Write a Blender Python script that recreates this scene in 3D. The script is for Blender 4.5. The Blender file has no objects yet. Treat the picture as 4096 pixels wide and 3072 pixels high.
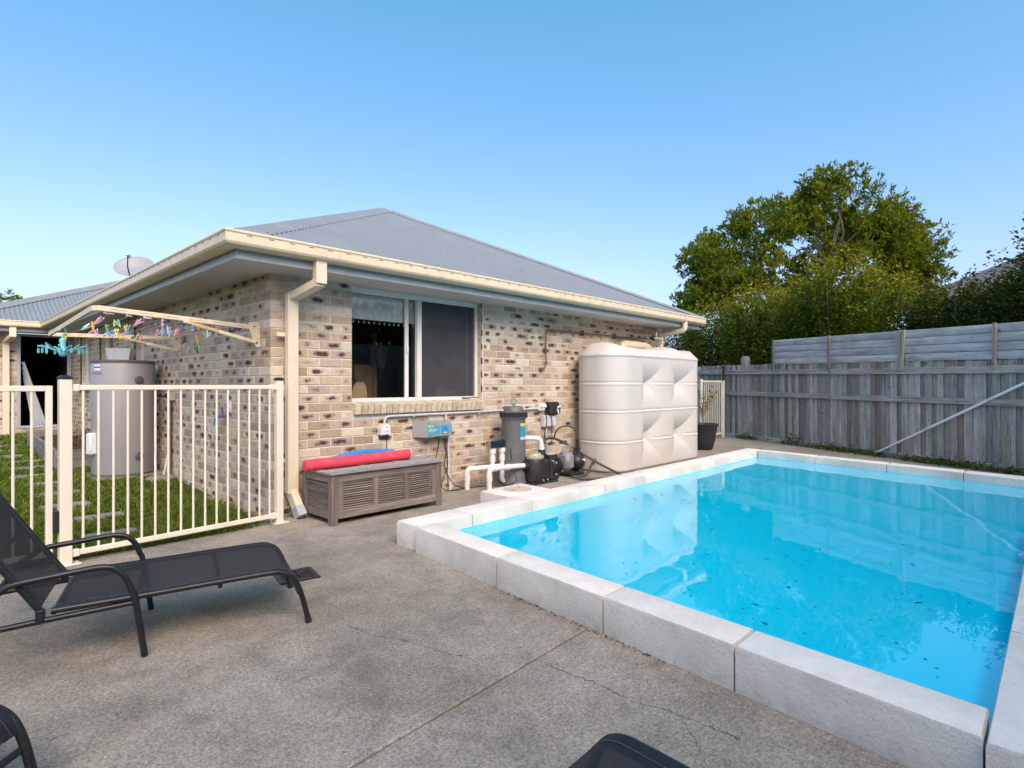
import bpy, bmesh, math, random
import numpy as np
from mathutils import Vector, Matrix

random.seed(11)
rng = np.random.default_rng(11)
SC = bpy.context.scene
COL = SC.collection
R = math.radians

# ---------------------------------------------------------------- camera
cam_data = bpy.data.cameras.new("camera")
cam = bpy.data.objects.new("camera", cam_data)
COL.objects.link(cam)
cam.location = (-2.2085, -5.1306, 1.205)
cam.rotation_euler = (R(90), 0, R(43.77 - 90))
cam_data.sensor_width = 36.0
cam_data.lens = 36.0 * 2283 / 4096
cam_data.shift_y = 4 / 4096
cam_data.clip_start = 0.05
cam_data.clip_end = 3000
SC.camera = cam

# ---------------------------------------------------------------- sky, sun, exposure
SUN_TO = Vector((-0.42, -1.0, 0.95)).normalized()          # from the yard towards the hazy evening sun behind the camera
elev = math.asin(SUN_TO.z)
world = bpy.data.worlds.new("World")
SC.world = world
world.use_nodes = True
wn = world.node_tree
wn.nodes.clear()
sky = wn.nodes.new("ShaderNodeTexSky")
sky.sky_type = 'NISHITA'
sky.sun_disc = False
sky.sun_elevation = elev
sky.sun_rotation = math.atan2(SUN_TO.x, SUN_TO.y)
sky.altitude = 0
sky.air_density = 0.9
sky.dust_density = 3.4
sky.ozone_density = 2.5
bg = wn.nodes.new("ShaderNodeBackground")
bg.inputs['Strength'].default_value = 0.15
wo = wn.nodes.new("ShaderNodeOutputWorld")
# colour response of the whole sky (deeper blue overhead, paler towards the horizon, warmer round the sun)
def w_math(op, a_, b_):
    nd = wn.nodes.new("ShaderNodeMath"); nd.operation = op
    for i_, x_ in enumerate((a_, b_)):
        if isinstance(x_, (int, float)): nd.inputs[i_].default_value = x_
        else: wn.links.new(x_, nd.inputs[i_])
    return nd.outputs[0]
sep_ = wn.nodes.new("ShaderNodeSeparateColor"); com_ = wn.nodes.new("ShaderNodeCombineColor")
wn.links.new(sky.outputs[0], sep_.inputs[0])
KS = 0.369
r_ = w_math('MULTIPLY', w_math('POWER', w_math('MULTIPLY', sep_.outputs[0], KS), 1.6), 1.08 / KS)
r_ = w_math('MINIMUM', r_, w_math('MULTIPLY', sep_.outputs[0], 0.89))
g_ = w_math('MULTIPLY', w_math('POWER', w_math('MULTIPLY', sep_.outputs[1], KS), 0.72), 0.795 / KS)
g_ = w_math('MAXIMUM', g_, w_math('MULTIPLY', sep_.outputs[1], 0.86))
b_ = w_math('MULTIPLY', sep_.outputs[2], 0.93)
for i_, c_ in enumerate((r_, g_, b_)): wn.links.new(c_, com_.inputs[i_])
wn.links.new(com_.outputs[0], bg.inputs[0])
wn.links.new(bg.outputs[0], wo.inputs[0])

sun_data = bpy.data.lights.new("sun", 'SUN')
sun_data.energy = 0.7
sun_data.angle = R(28)
sun_data.color = (1.0, 0.74, 0.42)
sun = bpy.data.objects.new("sun", sun_data)
COL.objects.link(sun)
sun.rotation_euler = (-SUN_TO).to_track_quat('-Z', 'Y').to_euler()
sun.location = (0, -20, 15)

SC.view_settings.view_transform = 'Standard'
SC.view_settings.look = 'None'
SC.view_settings.exposure = 1.24
SC.view_settings.gamma = 1.0
SC.view_settings.use_curve_mapping = False
SC.render.engine = 'CYCLES'
SC.cycles.use_denoising = True
SC.cycles.max_bounces = 8
SC.cycles.diffuse_bounces = 3
SC.cycles.glossy_bounces = 4
SC.cycles.transparent_max_bounces = 24
SC.cycles.sample_clamp_indirect = 6.0

# ---------------------------------------------------------------- object helpers
LOC = {}

def loc_of(o):
    return LOC.get(o.name, Vector((0, 0, 0)))

def tag(o, label=None, cat=None, group=None, kind=None):
    if label: o["label"] = label
    if cat: o["category"] = cat
    if group: o["group"] = group
    if kind: o["kind"] = kind
    return o

def thing(name, label, cat, loc=(0, 0, 0), group=None):
    o = bpy.data.objects.new(name, None)
    o.empty_display_size = 0.1
    COL.objects.link(o)
    o.location = loc
    LOC[o.name] = Vector(loc)
    return tag(o, label, cat, group)

def copy_tree(o, parent=None):
    c = o.copy()
    COL.objects.link(c)
    c.parent = parent
    for ch in o.children:
        copy_tree(ch, c)
    return c

class MB:
    """collects vertices and faces in world coordinates"""
    def __init__(self):
        self.v = []; self.f = []
    def add(self, vs, fs, M=None):
        n = len(self.v)
        if M is not None:
            vs = [M @ Vector(p) for p in vs]
        self.v.extend([tuple(p) for p in vs])
        self.f.extend([tuple(i + n for i in q) for q in fs])
        return self
    def box(self, c, s, b=0.0, M=None):
        hx, hy, hz = s[0] / 2, s[1] / 2, s[2] / 2
        if b <= 0:
            vs = [(c[0] + x * hx, c[1] + y * hy, c[2] + z * hz) for x in (-1, 1) for y in (-1, 1) for z in (-1, 1)]
            fs = [(0, 1, 3, 2), (4, 6, 7, 5), (0, 4, 5, 1), (2, 3, 7, 6), (0, 2, 6, 4), (1, 5, 7, 3)]
            return self.add(vs, fs, M)
        b = min(b, hx * .9, hy * .9, hz * .9)
        vs = []; idx = {}
        for x in (-1, 1):
            for y in (-1, 1):
                for z in (-1, 1):
                    for a in range(3):
                        d = [hx - b, hy - b, hz - b]; d[a] += b
                        idx[(x, y, z, a)] = len(vs)
                        vs.append((c[0] + x * d[0], c[1] + y * d[1], c[2] + z * d[2]))
        fs = []
        def q(l):
            fs.append(tuple(l))
        for a in range(3):
            u, w = (a + 1) % 3, (a + 2) % 3
            for s_ in (-1, 1):
                ring = []
                for (p, r) in ((-1, -1), (1, -1), (1, 1), (-1, 1)):
                    k = [0, 0, 0]; k[a] = s_; k[u] = p; k[w] = r
                    ring.append(idx[(k[0], k[1], k[2], a)])
                q(ring if s_ > 0 else ring[::-1])
        for a in range(3):
            u, w = (a + 1) % 3, (a + 2) % 3
            for p in (-1, 1):
                for r in (-1, 1):
                    k0 = [0, 0, 0]; k0[a] = -1; k0[u] = p; k0[w] = r
                    k1 = list(k0); k1[a] = 1
                    l = [idx[(*k0, u)], idx[(*k1, u)], idx[(*k1, w)], idx[(*k0, w)]]
                    q(l if p * r > 0 else l[::-1])
        for x in (-1, 1):
            for y in (-1, 1):
                for z in (-1, 1):
                    l = [idx[(x, y, z, 0)], idx[(x, y, z, 1)], idx[(x, y, z, 2)]]
                    q(l if x * y * z > 0 else l[::-1])
        return self.add(vs, fs, M)
    def bar(self, p0, p1, w, h, b=0.0, up=(0, 0, 1)):
        """rectangular bar from p0 to p1, w across, h along up"""
        p0 = Vector(p0); p1 = Vector(p1); d = p1 - p0; L = d.length; x = d.normalized()
        y = Vector(up).cross(x)
        if y.length < 1e-4: y = Vector((0, 1, 0)).cross(x)
        y.normalize(); z = x.cross(y)
        M = Matrix((x, y, z)).transposed().to_4x4(); M.translation = (p0 + p1) / 2
        return self.box((0, 0, 0), (L, w, h), b, M)
    def tube(self, pts, r, seg=10, caps=True, closed=False):
        P = [Vector(p) for p in pts]; n = len(P)
        rs = r if isinstance(r, (list, tuple)) else [r] * n
        T = []
        for i in range(n):
            if closed: t = P[(i + 1) % n] - P[i - 1]
            else: t = P[min(i + 1, n - 1)] - P[max(i - 1, 0)]
            T.append(t.normalized())
        u = T[0].orthogonal().normalized()
        base = len(self.v); vs = []
        for i in range(n):
            u = (u - T[i] * u.dot(T[i]))
            if u.length < 1e-6: u = T[i].orthogonal()
            u.normalize(); w = T[i].cross(u)
            for k in range(seg):
                a = 2 * math.pi * k / seg
                vs.append(P[i] + (u * math.cos(a) + w * math.sin(a)) * rs[i])
        fs = []
        for i in range(n if closed else n - 1):
            j = (i + 1) % n
            for k in range(seg):
                k2 = (k + 1) % seg
                fs.append((i * seg + k, i * seg + k2, j * seg + k2, j * seg + k))
        if caps and not closed:
            fs.append(tuple(range(seg))[::-1]); fs.append(tuple((n - 1) * seg + k for k in range(seg)))
        return self.add(vs, fs)
    def cyl(self, p0, p1, r0, r1=None, seg=16):
        return self.tube([p0, p1], [r0, r0 if r1 is None else r1], seg)
    def lathe(self, prof, c=(0, 0, 0), seg=24, M=None, cap0=True, cap1=True):
        vs = []; n = len(prof)
        for (r, z) in prof:
            for k in range(seg):
                a = 2 * math.pi * k / seg
                vs.append((c[0] + r * math.cos(a), c[1] + r * math.sin(a), c[2] + z))
        fs = []
        for i in range(n - 1):
            for k in range(seg):
                k2 = (k + 1) % seg
                fs.append((i * seg + k, i * seg + k2, (i + 1) * seg + k2, (i + 1) * seg + k))
        if cap0: fs.append(tuple(range(seg))[::-1])
        if cap1: fs.append(tuple((n - 1) * seg + k for k in range(seg)))
        return self.add(vs, fs, M)
    def prism(self, poly, a, b, axis='z', M=None):
        """extrude a 2-d polygon: axis z -> (x,y), axis x -> (y,z), axis y -> (x,z)"""
        def mk(p, t):
            return {'z': (p[0], p[1], t), 'x': (t, p[0], p[1]), 'y': (p[0], t, p[1])}[axis]
        n = len(poly)
        vs = [mk(p, a) for p in poly] + [mk(p, b) for p in poly]
        fs = [tuple(range(n))[::-1], tuple(range(n, 2 * n))]
        for i in range(n):
            j = (i + 1) % n
            fs.append((i, j, n + j, n + i))
        return self.add(vs, fs, M)
    def grid(self, fn, nu, nv, flip=False):
        vs = [fn(i / nu, j / nv) for j in range(nv + 1) for i in range(nu + 1)]
        fs = []
        for j in range(nv):
            for i in range(nu):
                a = j * (nu + 1) + i
                l = (a, a + 1, a + nu + 2, a + nu + 1)
                fs.append(l[::-1] if flip else l)
        return self.add(vs, fs)
    def build(self, name, mat, parent=None, smooth=None, origin=None, fix=True):
        return build(name, self.v, self.f, mat, parent, smooth, origin, fix)

def build(name, v, f, mat, parent=None, smooth=None, origin=None, fix=True):
    v = np.array([tuple(p) for p in v], dtype=float)
    pl = loc_of(parent) if parent is not None else Vector((0, 0, 0))
    if origin is None:
        if parent is not None: origin = pl
        else:
            lo = v.min(0); hi = v.max(0)
            origin = Vector(((lo[0] + hi[0]) / 2, (lo[1] + hi[1]) / 2, lo[2]))
    origin = Vector(origin)
    v = v - np.array(origin)
    me = bpy.data.meshes.new(name)
    me.from_pydata(v.tolist(), [], f)
    if fix:
        bm = bmesh.new(); bm.from_mesh(me)
        bmesh.ops.recalc_face_normals(bm, faces=bm.faces)
        bm.to_mesh(me); bm.free()
    if smooth is not None:
        me.polygons.foreach_set('use_smooth', [True] * len(me.polygons))
        if smooth < 179: me.set_sharp_from_angle(angle=R(smooth))
    me.materials.append(mat)
    o = bpy.data.objects.new(name, me)
    COL.objects.link(o)
    if parent is not None: o.parent = parent
    o.location = origin - pl
    LOC[o.name] = origin
    return o

# ---------------------------------------------------------------- material helpers
class NT:
    def __init__(self, name):
        self.m = bpy.data.materials.new(name)
        self.m.use_nodes = True
        self.t = self.m.node_tree
        self.t.nodes.clear()
        self.out = self.t.nodes.new('ShaderNodeOutputMaterial')
    def n(self, typ, **kw):
        nd = self.t.nodes.new(typ)
        for k, val in kw.items():
            if k.startswith('i_'):
                key = k[2:]
                key = int(key) if key.isdigit() else key.replace('_', ' ')
                nd.inputs[key].default_value = val
            else: setattr(nd, k, val)
        return nd
    def l(self, a, b):
        self.t.links.new(a, b)
    def math(self, op, a, b=None, c=None, clamp=False):
        nd = self.t.nodes.new('ShaderNodeMath'); nd.operation = op; nd.use_clamp = clamp
        for i, x in enumerate((a, b, c)):
            if x is None: continue
            if isinstance(x, (int, float)): nd.inputs[i].default_value = x
            else: self.l(x, nd.inputs[i])
        return nd.outputs[0]
    def mix(self, fac, a, b):
        nd = self.t.nodes.new('ShaderNodeMix'); nd.data_type = 'RGBA'
        for key, x in ((0, fac), (6, a), (7, b)):
            if isinstance(x, (int, float)): nd.inputs[key].default_value = x
            elif isinstance(x, tuple): nd.inputs[key].default_value = (*x, 1) if len(x) == 3 else x
            else: self.l(x, nd.inputs[key])
        return nd.outputs[2]
    def mul(self, fac, a, b):
        nd = self.t.nodes.new('ShaderNodeMix'); nd.data_type = 'RGBA'; nd.blend_type = 'MULTIPLY'
        for key, x in ((0, fac), (6, a), (7, b)):
            if isinstance(x, (int, float)): nd.inputs[key].default_value = x
            elif isinstance(x, tuple): nd.inputs[key].default_value = (*x, 1) if len(x) == 3 else x
            else: self.l(x, nd.inputs[key])
        return nd.outputs[2]
    def ramp(self, x, pts, interp='LINEAR'):
        nd = self.t.nodes.new('ShaderNodeValToRGB'); cr = nd.color_ramp; cr.interpolation = interp
        while len(cr.elements) < len(pts): cr.elements.new(0.5)
        for e, (p, c) in zip(cr.elements, pts):
            e.position = p; e.color = (*c, 1) if isinstance(c, tuple) else (c, c, c, 1)
        self.l(x, nd.inputs[0])
        return nd.outputs[0]
    def coords(self, kind='pos', scale=(1, 1, 1)):
        if kind == 'pos': o = self.n('ShaderNodeNewGeometry').outputs['Position']
        else: o = self.n('ShaderNodeTexCoord').outputs['Object']
        if tuple(scale) == (1, 1, 1): return o
        mp = self.n('ShaderNodeMapping'); mp.inputs['Scale'].default_value = scale
        self.l(o, mp.inputs[0]); return mp.outputs[0]
    def noise(self, vec, scale, detail=4, rough=0.55, dist=0.0):
        nd = self.n('ShaderNodeTexNoise'); nd.inputs['Scale'].default_value = scale
        nd.inputs['Detail'].default_value = detail; nd.inputs['Roughness'].default_value = rough
        nd.inputs['Distortion'].default_value = dist
        self.l(vec, nd.inputs['Vector']); return nd.outputs['Fac']
    def bump(self, h, strength, dist=0.002, normal=None):
        nd = self.n('ShaderNodeBump'); nd.inputs['Strength'].default_value = strength
        nd.inputs['Distance'].default_value = dist; self.l(h, nd.inputs['Height'])
        if normal is not None: self.l(normal, nd.inputs['Normal'])
        return nd.outputs[0]
    def principled(self, col, rough=0.6, metal=0.0, normal=None, spec=0.5, **kw):
        p = self.n('ShaderNodeBsdfPrincipled')
        for key, x in (('Base Color', col), ('Roughness', rough), ('Metallic', metal), ('Specular IOR Level', spec)):
            if isinstance(x, tuple): p.inputs[key].default_value = (*x, 1)
            elif isinstance(x, (int, float)): p.inputs[key].default_value = x
            else: self.l(x, p.inputs[key])
        if normal is not None: self.l(normal, p.inputs['Normal'])
        for k, x in kw.items(): p.inputs[k.replace('_', ' ')].default_value = x
        self.l(p.outputs[0], self.out.inputs[0])
        return p

def plain(name, col, rough=0.5, var=0.12, vscale=6.0, bump=0.0, bscale=60.0, metal=0.0, spec=0.5, dirt=None, obj_var=0.0, **kw):
    """paint, plastic or metal with a little dirt, unevenness and grain"""
    t = NT(name); pos = t.coords()
    n1 = t.noise(pos, vscale, 5, 0.6)
    c = t.mul(1.0, col, t.ramp(n1, [(0.25, 1 - var), (0.75, 1 + var * .5)]))
    if dirt:
        n2 = t.noise(pos, dirt[1], 6, 0.65)
        c = t.mix(t.math('MULTIPLY', t.ramp(n2, [(0.52, 0.0), (0.72, 1.0)]), dirt[2]), c, dirt[0])
    if obj_var:
        oi = t.n('ShaderNodeObjectInfo').outputs['Random']
        c = t.mul(1.0, c, t.ramp(oi, [(0, 1 - obj_var), (1, 1 + obj_var * .6)]))
    nrm = t.bump(t.noise(pos, bscale, 3), bump, 0.003) if bump else None
    rr = t.math('ADD', t.math('MULTIPLY', n1, 0.25), rough - 0.12)
    t.principled(c, rr, metal, nrm, spec, **kw)
    return t.m

# ---------------------------------------------------------------- materials
M = {}

def brick_material():
    t = NT('brick'); pos = t.coords()
    at = t.n('ShaderNodeAttribute', attribute_name='bk')
    sep = t.n('ShaderNodeSeparateXYZ'); t.l(at.outputs['Vector'], sep.inputs[0])
    u, v, rn = sep.outputs
    fr = lambda k: t.math('FRACT', t.math('MULTIPLY', rn, k))
    base = t.ramp(fr(7.31), [(0, (.36, .275, .185)), (.22, (.50, .41, .28)), (.45, (.62, .555, .43)), (.65, (.56, .47, .35)), (.82, (.42, .35, .285)), (1, (.53, .40, .28))])
    nz = t.noise(pos, 26, 6, .65)
    base = t.mul(.75, base, t.ramp(nz, [(.25, .68), (.5, 1.0), (.8, 1.15)]))
    fine = t.noise(pos, 230, 3, .7)
    base = t.mul(.6, base, t.ramp(fine, [(.3, .7), (.55, 1.05)]))
    uo = t.math('ADD', t.math('MULTIPLY', t.math('SUBTRACT', u, t.math('MULTIPLY', t.math('SUBTRACT', fr(17.9), .5), .7)), t.math('ADD', t.math('MULTIPLY', fr(43.1), .9), .75)), t.math('MULTIPLY', t.math('SUBTRACT', t.noise(pos, 14, 3), .5), 1.1))
    vo_ = t.math('ADD', v, t.math('MULTIPLY', t.math('SUBTRACT', t.noise(pos, 19, 3), .5), 1.2))
    edge = t.math('MULTIPLY', t.math('SUBTRACT', 1, t.math('POWER', t.math('ABSOLUTE', u), 6)), t.math('SUBTRACT', 1, t.math('POWER', t.math('ABSOLUTE', v), 6)))
    m = t.math('MULTIPLY', edge, t.math('MULTIPLY', t.math('SUBTRACT', 1, t.math('MINIMUM', t.math('POWER', t.math('ABSOLUTE', uo), 1.7), 1)), t.math('SUBTRACT', 1, t.math('MINIMUM', t.math('POWER', t.math('ABSOLUTE', vo_), 1.7), 1))))
    k = t.ramp(fr(31.7), [(0, 0.0), (.24, .10), (.40, .45), (.75, .72), (1, 1.05)])
    sp = t.noise(pos, 85, 4, .75, 0.6)
    sp2 = t.noise(pos, 22, 3, .6)
    x = t.math('ADD', t.math('MULTIPLY', m, k), t.math('MULTIPLY', t.math('SUBTRACT', sp, .5), 1.25))
    x = t.math('ADD', x, t.math('MULTIPLY', t.math('SUBTRACT', sp2, .5), 0.9))
    halo = t.ramp(x, [(.15, 0.0), (.62, .85)])
    hcol = t.ramp(fr(53.3), [(0, (.30, .18, .12)), (.5, (.36, .24, .16)), (1, (.26, .20, .19))])
    c = t.mix(halo, base, hcol)
    gate = t.math('MULTIPLY', t.ramp(x, [(.50, 0.0), (.66, .94)]), t.ramp(m, [(.12, 0.0), (.4, 1.0)]))
    dcol = t.ramp(fr(91.7), [(0, (.045, .032, .030)), (.5, (.05, .04, .045)), (1, (.04, .045, .065))])
    c = t.mix(gate, c, dcol)
    nb = t.bump(t.math('ADD', fine, t.math('MULTIPLY', nz, 1.2)), .35, .003)
    t.principled(c, .88, 0, nb, .25)
    return t.m
M['brick'] = brick_material()
M['mortar'] = plain('mortar', (.66, .62, .55), .95, .2, 9, .5, 180, spec=.15)
M['sill_brick'] = plain('sill_brick', (.60, .52, .38), .9, .3, 22, .4, 200, spec=.2, obj_var=.16, dirt=((.3, .22, .14), 30, .35))

def concrete():
    t = NT('concrete'); pos = t.coords()
    n1 = t.noise(pos, .9, 6, .62); n2 = t.noise(pos, 5.5, 6, .65, .4)
    base = t.ramp(n1, [(.3, (.25, .225, .178)), (.5, (.345, .312, .25)), (.68, (.405, .37, .30))])
    base = t.mul(.8, base, t.ramp(n2, [(.3, .72), (.55, 1.0), (.75, 1.14)]))
    g = t.noise(pos, 95, 3, .75)
    base = t.mul(.9, base, t.ramp(g, [(.34, .42), (.46, .86), (.58, 1.08), (.70, 1.5)]))
    g3 = t.noise(pos, 42, 4, .7)
    base = t.mul(.75, base, t.ramp(g3, [(.33, .76), (.5, 1.0), (.66, 1.18)]))
    g4 = t.noise(pos, 2.6, 6, .75, .8)
    base = t.mul(.8, base, t.ramp(g4, [(.34, .72), (.5, 1.0), (.7, 1.10)]))
    vo = t.n('ShaderNodeTexVoronoi'); vo.inputs['Scale'].default_value = 120; t.l(pos, vo.inputs['Vector'])
    base = t.mul(.55, base, t.ramp(vo.outputs['Color'], [(.0, .62), (.5, 1.0), (1.0, 1.25)]))
    pebb = t.n('ShaderNodeTexVoronoi'); pebb.inputs['Scale'].default_value = 33; t.l(pos, pebb.inputs['Vector'])
    base = t.mix(t.math('MULTIPLY', t.ramp(pebb.outputs['Distance'], [(.10, 1.0), (.16, 0.0)]), t.ramp(t.noise(pos, 13, 2), [(.55, 0.0), (.68, .7)])), base, (.10, .10, .10))
    # rust-brown and grey stains
    st = t.noise(pos, 2.3, 4, .6, .6)
    base = t.mix(t.ramp(st, [(.60, 0.0), (.74, .30)]), base, (.24, .15, .09))
    st2 = t.noise(t.coords('pos', (1, 1, 1)), 1.5, 5, .7, .3)
    base = t.mix(t.ramp(st2, [(.30, .42), (.46, 0.0)]), base, (.13, .13, .14))
    sp_ = t.n('ShaderNodeTexVoronoi'); sp_.inputs['Scale'].default_value = 1.7; t.l(t.coords('pos', (1, 1, 1)), sp_.inputs['Vector'])
    spot = t.math('MULTIPLY', t.ramp(t.math('ADD', sp_.outputs['Distance'], t.math('MULTIPLY', t.noise(pos, 22, 4, .7), .12)), [(.10, 1.0), (.17, 0.0)]), .55)
    base = t.mix(spot, base, (.20, .13, .075))
    def seg(a, b, w, wob, col, base, k=1.0):
        sx = t.n('ShaderNodeSeparateXYZ'); t.l(pos, sx.inputs[0])
        px = t.math('SUBTRACT', sx.outputs[0], a[0]); py = t.math('SUBTRACT', sx.outputs[1], a[1])
        L = math.hypot(b[0] - a[0], b[1] - a[1]); ux, uy = (b[0] - a[0]) / L, (b[1] - a[1]) / L
        tt = t.math('ADD', t.math('MULTIPLY', px, ux), t.math('MULTIPLY', py, uy))
        ss = t.math('ADD', t.math('MULTIPLY', px, -uy), t.math('MULTIPLY', py, ux))
        wb = t.math('ADD', t.math('MULTIPLY', t.math('SUBTRACT', t.noise(pos, 3.0, 2), .5), wob), t.math('MULTIPLY', t.math('SUBTRACT', t.noise(pos, 24, 3, .7), .5), wob * .28))
        dd = t.math('ABSOLUTE', t.math('ADD', ss, wb))
        wn_ = t.math('MULTIPLY', t.noise(pos, 7, 2), w * 2)
        mk = t.math('LESS_THAN', dd, wn_)
        mk = t.math('MULTIPLY', mk, t.math('MULTIPLY', t.math('GREATER_THAN', tt, 0), t.math('LESS_THAN', tt, L)))
        return t.mix(t.math('MULTIPLY', mk, k), base, col)
    base = seg((-.74, -2.55), (-.50, -3.30), .0028, .18, (.07, .062, .05), base, .75)
    base = seg((-.33, -3.53), (-.28, -4.35), .0036, .20, (.06, .055, .045), base, .75)
    base = seg((-.28, -4.1), (-.62, -4.5), .0022, .15, (.07, .06, .05), base, .6)
    base = seg((-1.9, -3.2), (-1.35, -2.75), .0016, .2, (.11, .10, .085), base, .7)
    base = seg((.1, -.95), (.5, -1.3), .0020, .15, (.10, .09, .08), base, .7)
    h = t.math('ADD', g, t.math('MULTIPLY', n2, .6))
    t.principled(base, t.ramp(n2, [(.3, .75), (.7, .95)]), 0, t.bump(h, .55, .006), .25)
    return t.m
M['concrete'] = concrete()

def coping():
    t = NT('coping_stone'); pos = t.coords()
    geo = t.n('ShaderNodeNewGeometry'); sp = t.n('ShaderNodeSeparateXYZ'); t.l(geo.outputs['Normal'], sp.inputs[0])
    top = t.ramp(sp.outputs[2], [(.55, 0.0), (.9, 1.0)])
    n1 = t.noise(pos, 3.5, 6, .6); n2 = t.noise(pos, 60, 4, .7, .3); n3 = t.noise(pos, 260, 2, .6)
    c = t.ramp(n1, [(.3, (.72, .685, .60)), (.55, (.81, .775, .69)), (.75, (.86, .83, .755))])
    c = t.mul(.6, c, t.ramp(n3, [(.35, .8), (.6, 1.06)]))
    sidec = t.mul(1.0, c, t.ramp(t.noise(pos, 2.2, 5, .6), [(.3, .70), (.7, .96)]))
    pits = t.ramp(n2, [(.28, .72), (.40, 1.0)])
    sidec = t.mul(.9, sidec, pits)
    px = t.n('ShaderNodeSeparateXYZ'); t.l(pos, px.inputs[0])
    low = t.ramp(px.outputs[2], [(.0, 1.0), (.09, 0.0)])
    rust = t.math('MULTIPLY', t.ramp(t.noise(t.coords('pos', (22, 22, 4)), 1.0, 2, .5), [(.73, 0.0), (.77, 1.0)]), low)
    grime = t.math('MULTIPLY', low, t.ramp(t.noise(pos, 14, 5, .7), [(.4, .0), (.65, .55)]))
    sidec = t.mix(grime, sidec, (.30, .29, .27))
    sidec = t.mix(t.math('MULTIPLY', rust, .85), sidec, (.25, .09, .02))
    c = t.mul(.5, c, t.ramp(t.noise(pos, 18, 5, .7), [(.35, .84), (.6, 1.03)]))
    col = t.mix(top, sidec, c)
    hb = t.math('MULTIPLY', n2, t.math('SUBTRACT', 1.15, top))
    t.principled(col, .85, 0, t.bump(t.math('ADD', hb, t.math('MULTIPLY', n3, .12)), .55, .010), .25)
    return t.m
M['coping'] = coping()

def wood(name, cols, grain=(26, 26, 1.6), green=0.0, objvar=.22, knots=True, rough=.85):
    """weathered timber; grain runs along the axis whose scale is small (object space)"""
    t = NT(name); oi = t.n('ShaderNodeObjectInfo').outputs['Random']
    off = t.n('ShaderNodeCombineXYZ'); t.l(t.math('MULTIPLY', oi, 37.0), off.inputs[0]); t.l(t.math('MULTIPLY', oi, 91.0), off.inputs[2])
    obj = t.n('ShaderNodeTexCoord').outputs['Object']
    va = t.n('ShaderNodeVectorMath'); va.operation = 'ADD'; t.l(obj, va.inputs[0]); t.l(off.outputs[0], va.inputs[1])
    mp = t.n('ShaderNodeMapping'); mp.inputs['Scale'].default_value = grain; t.l(va.outputs[0], mp.inputs[0])
    g = t.noise(mp.outputs[0], 2.2, 6, .68, .7)
    g2 = t.noise(mp.outputs[0], .5, 3, .6)
    big = t.noise(va.outputs[0], 3.0, 5, .6)
    c = t.ramp(g, [(.28, cols[0]), (.48, cols[1]), (.72, cols[2])])
    c = t.mul(.8, c, t.ramp(g2, [(.3, .74), (.7, 1.15)]))
    c = t.mul(.7, c, t.ramp(big, [(.3, .70), (.6, 1.08)]))
    c = t.mul(1.0, c, t.ramp(oi, [(0, 1 - objvar), (.5, 1.0), (1, 1 + objvar)]))
    if green:
        fr = t.math('FRACT', t.math('MULTIPLY', oi, 17.3))
        mk = t.math('MULTIPLY', t.ramp(fr, [(.72, 0.0), (.80, 1.0)]), t.ramp(t.noise(mp.outputs[0], .35, 3), [(.4, .3), (.6, 1.0)]))
        c = t.mix(t.math('MULTIPLY', mk, green), c, (.22, .30, .17))
        fb = t.math('FRACT', t.math('MULTIPLY', oi, 29.9))
        c = t.mix(t.math('MULTIPLY', t.ramp(fb, [(.84, 0.0), (.9, 1.0)]), .6), c, (.23, .16, .12))
    if knots:
        vo = t.n('ShaderNodeTexVoronoi'); vo.inputs['Scale'].default_value = 3.6; t.l(va.outputs[0], vo.inputs['Vector'])
        c = t.mix(t.ramp(vo.outputs['Distance'], [(.045, .85), (.085, 0.0)]), c, (.07, .055, .045))
    t.principled(c, rough, 0, t.bump(g, .5, .004), .25)
    return t.m
GREY = [(.13, .122, .11), (.33, .315, .29), (.53, .51, .475)]
M['paling'] = wood('weathered_paling', GREY, (26, 26, 1.3), green=.75, objvar=.42)
M['rail'] = wood('weathered_rail', GREY, (1.3, 26, 26), objvar=.12)
M['board'] = wood('weathered_board', [(.26, .255, .245), (.42, .415, .405), (.55, .55, .54)], (1.1, 14, 14), objvar=.10)
M['sleeper'] = wood('garden_sleeper', [(.10, .09, .075), (.19, .175, .15), (.28, .26, .23)], (1.3, 22, 22), objvar=.12)
M['box_top'] = wood('silvered_teak', [(.20, .19, .18), (.33, .32, .305), (.46, .45, .435)], (1.6, 40, 40), objvar=.14, knots=False)
M['box_wood'] = wood('brown_teak', [(.11, .09, .075), (.20, .17, .145), (.31, .275, .24)], (1.6, 40, 40), objvar=.16, knots=False)
M['box_post'] = wood('brown_teak_post', [(.10, .08, .065), (.18, .15, .125), (.27, .235, .20)], (40, 40, 1.6), objvar=.12, knots=False)
M['inner_wood'] = plain('interior_timber', (.33, .22, .11), .6, .3, 9)

M['roof'] = plain('roof_sheet', (.205, .235, .25), .5, .12, 2.2, .05, 30, spec=.5, dirt=((.22, .24, .26), 5, .4))
M['cap'] = plain('roof_capping', (.23, .25, .26), .45, .10, 3.0, spec=.5, dirt=((.36, .34, .31), 4, .5))
M['screw'] = plain('screw_head', (.10, .11, .12), .5)
M['gutter'] = plain('gutter_cream', (.70, .60, .41), .42, .08, 4, .04, 20, dirt=((.40, .33, .24), 7, .45))
M['fascia'] = plain('fascia_grey', (.47, .49, .48), .42, .12, 5, dirt=((.28, .27, .25), 9, .5))
M['soffit'] = plain('soffit_paint', (.55, .52, .48), .8, .08, 2, .1, 60, dirt=((.42, .38, .34), 3, .4))
M['downpipe'] = plain('downpipe_cream', (.70, .62, .46), .45, .06, 3, .03, 12, dirt=((.48, .40, .30), 8, .25))
M['galv'] = plain('galvanised', (.55, .60, .66), .4, .12, 12, metal=.4)
M['alu'] = plain('window_aluminium', (.72, .71, .66), .4, .06, 4)
M['slot'] = plain('dark_slot', (.07, .06, .05), .8)
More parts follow.
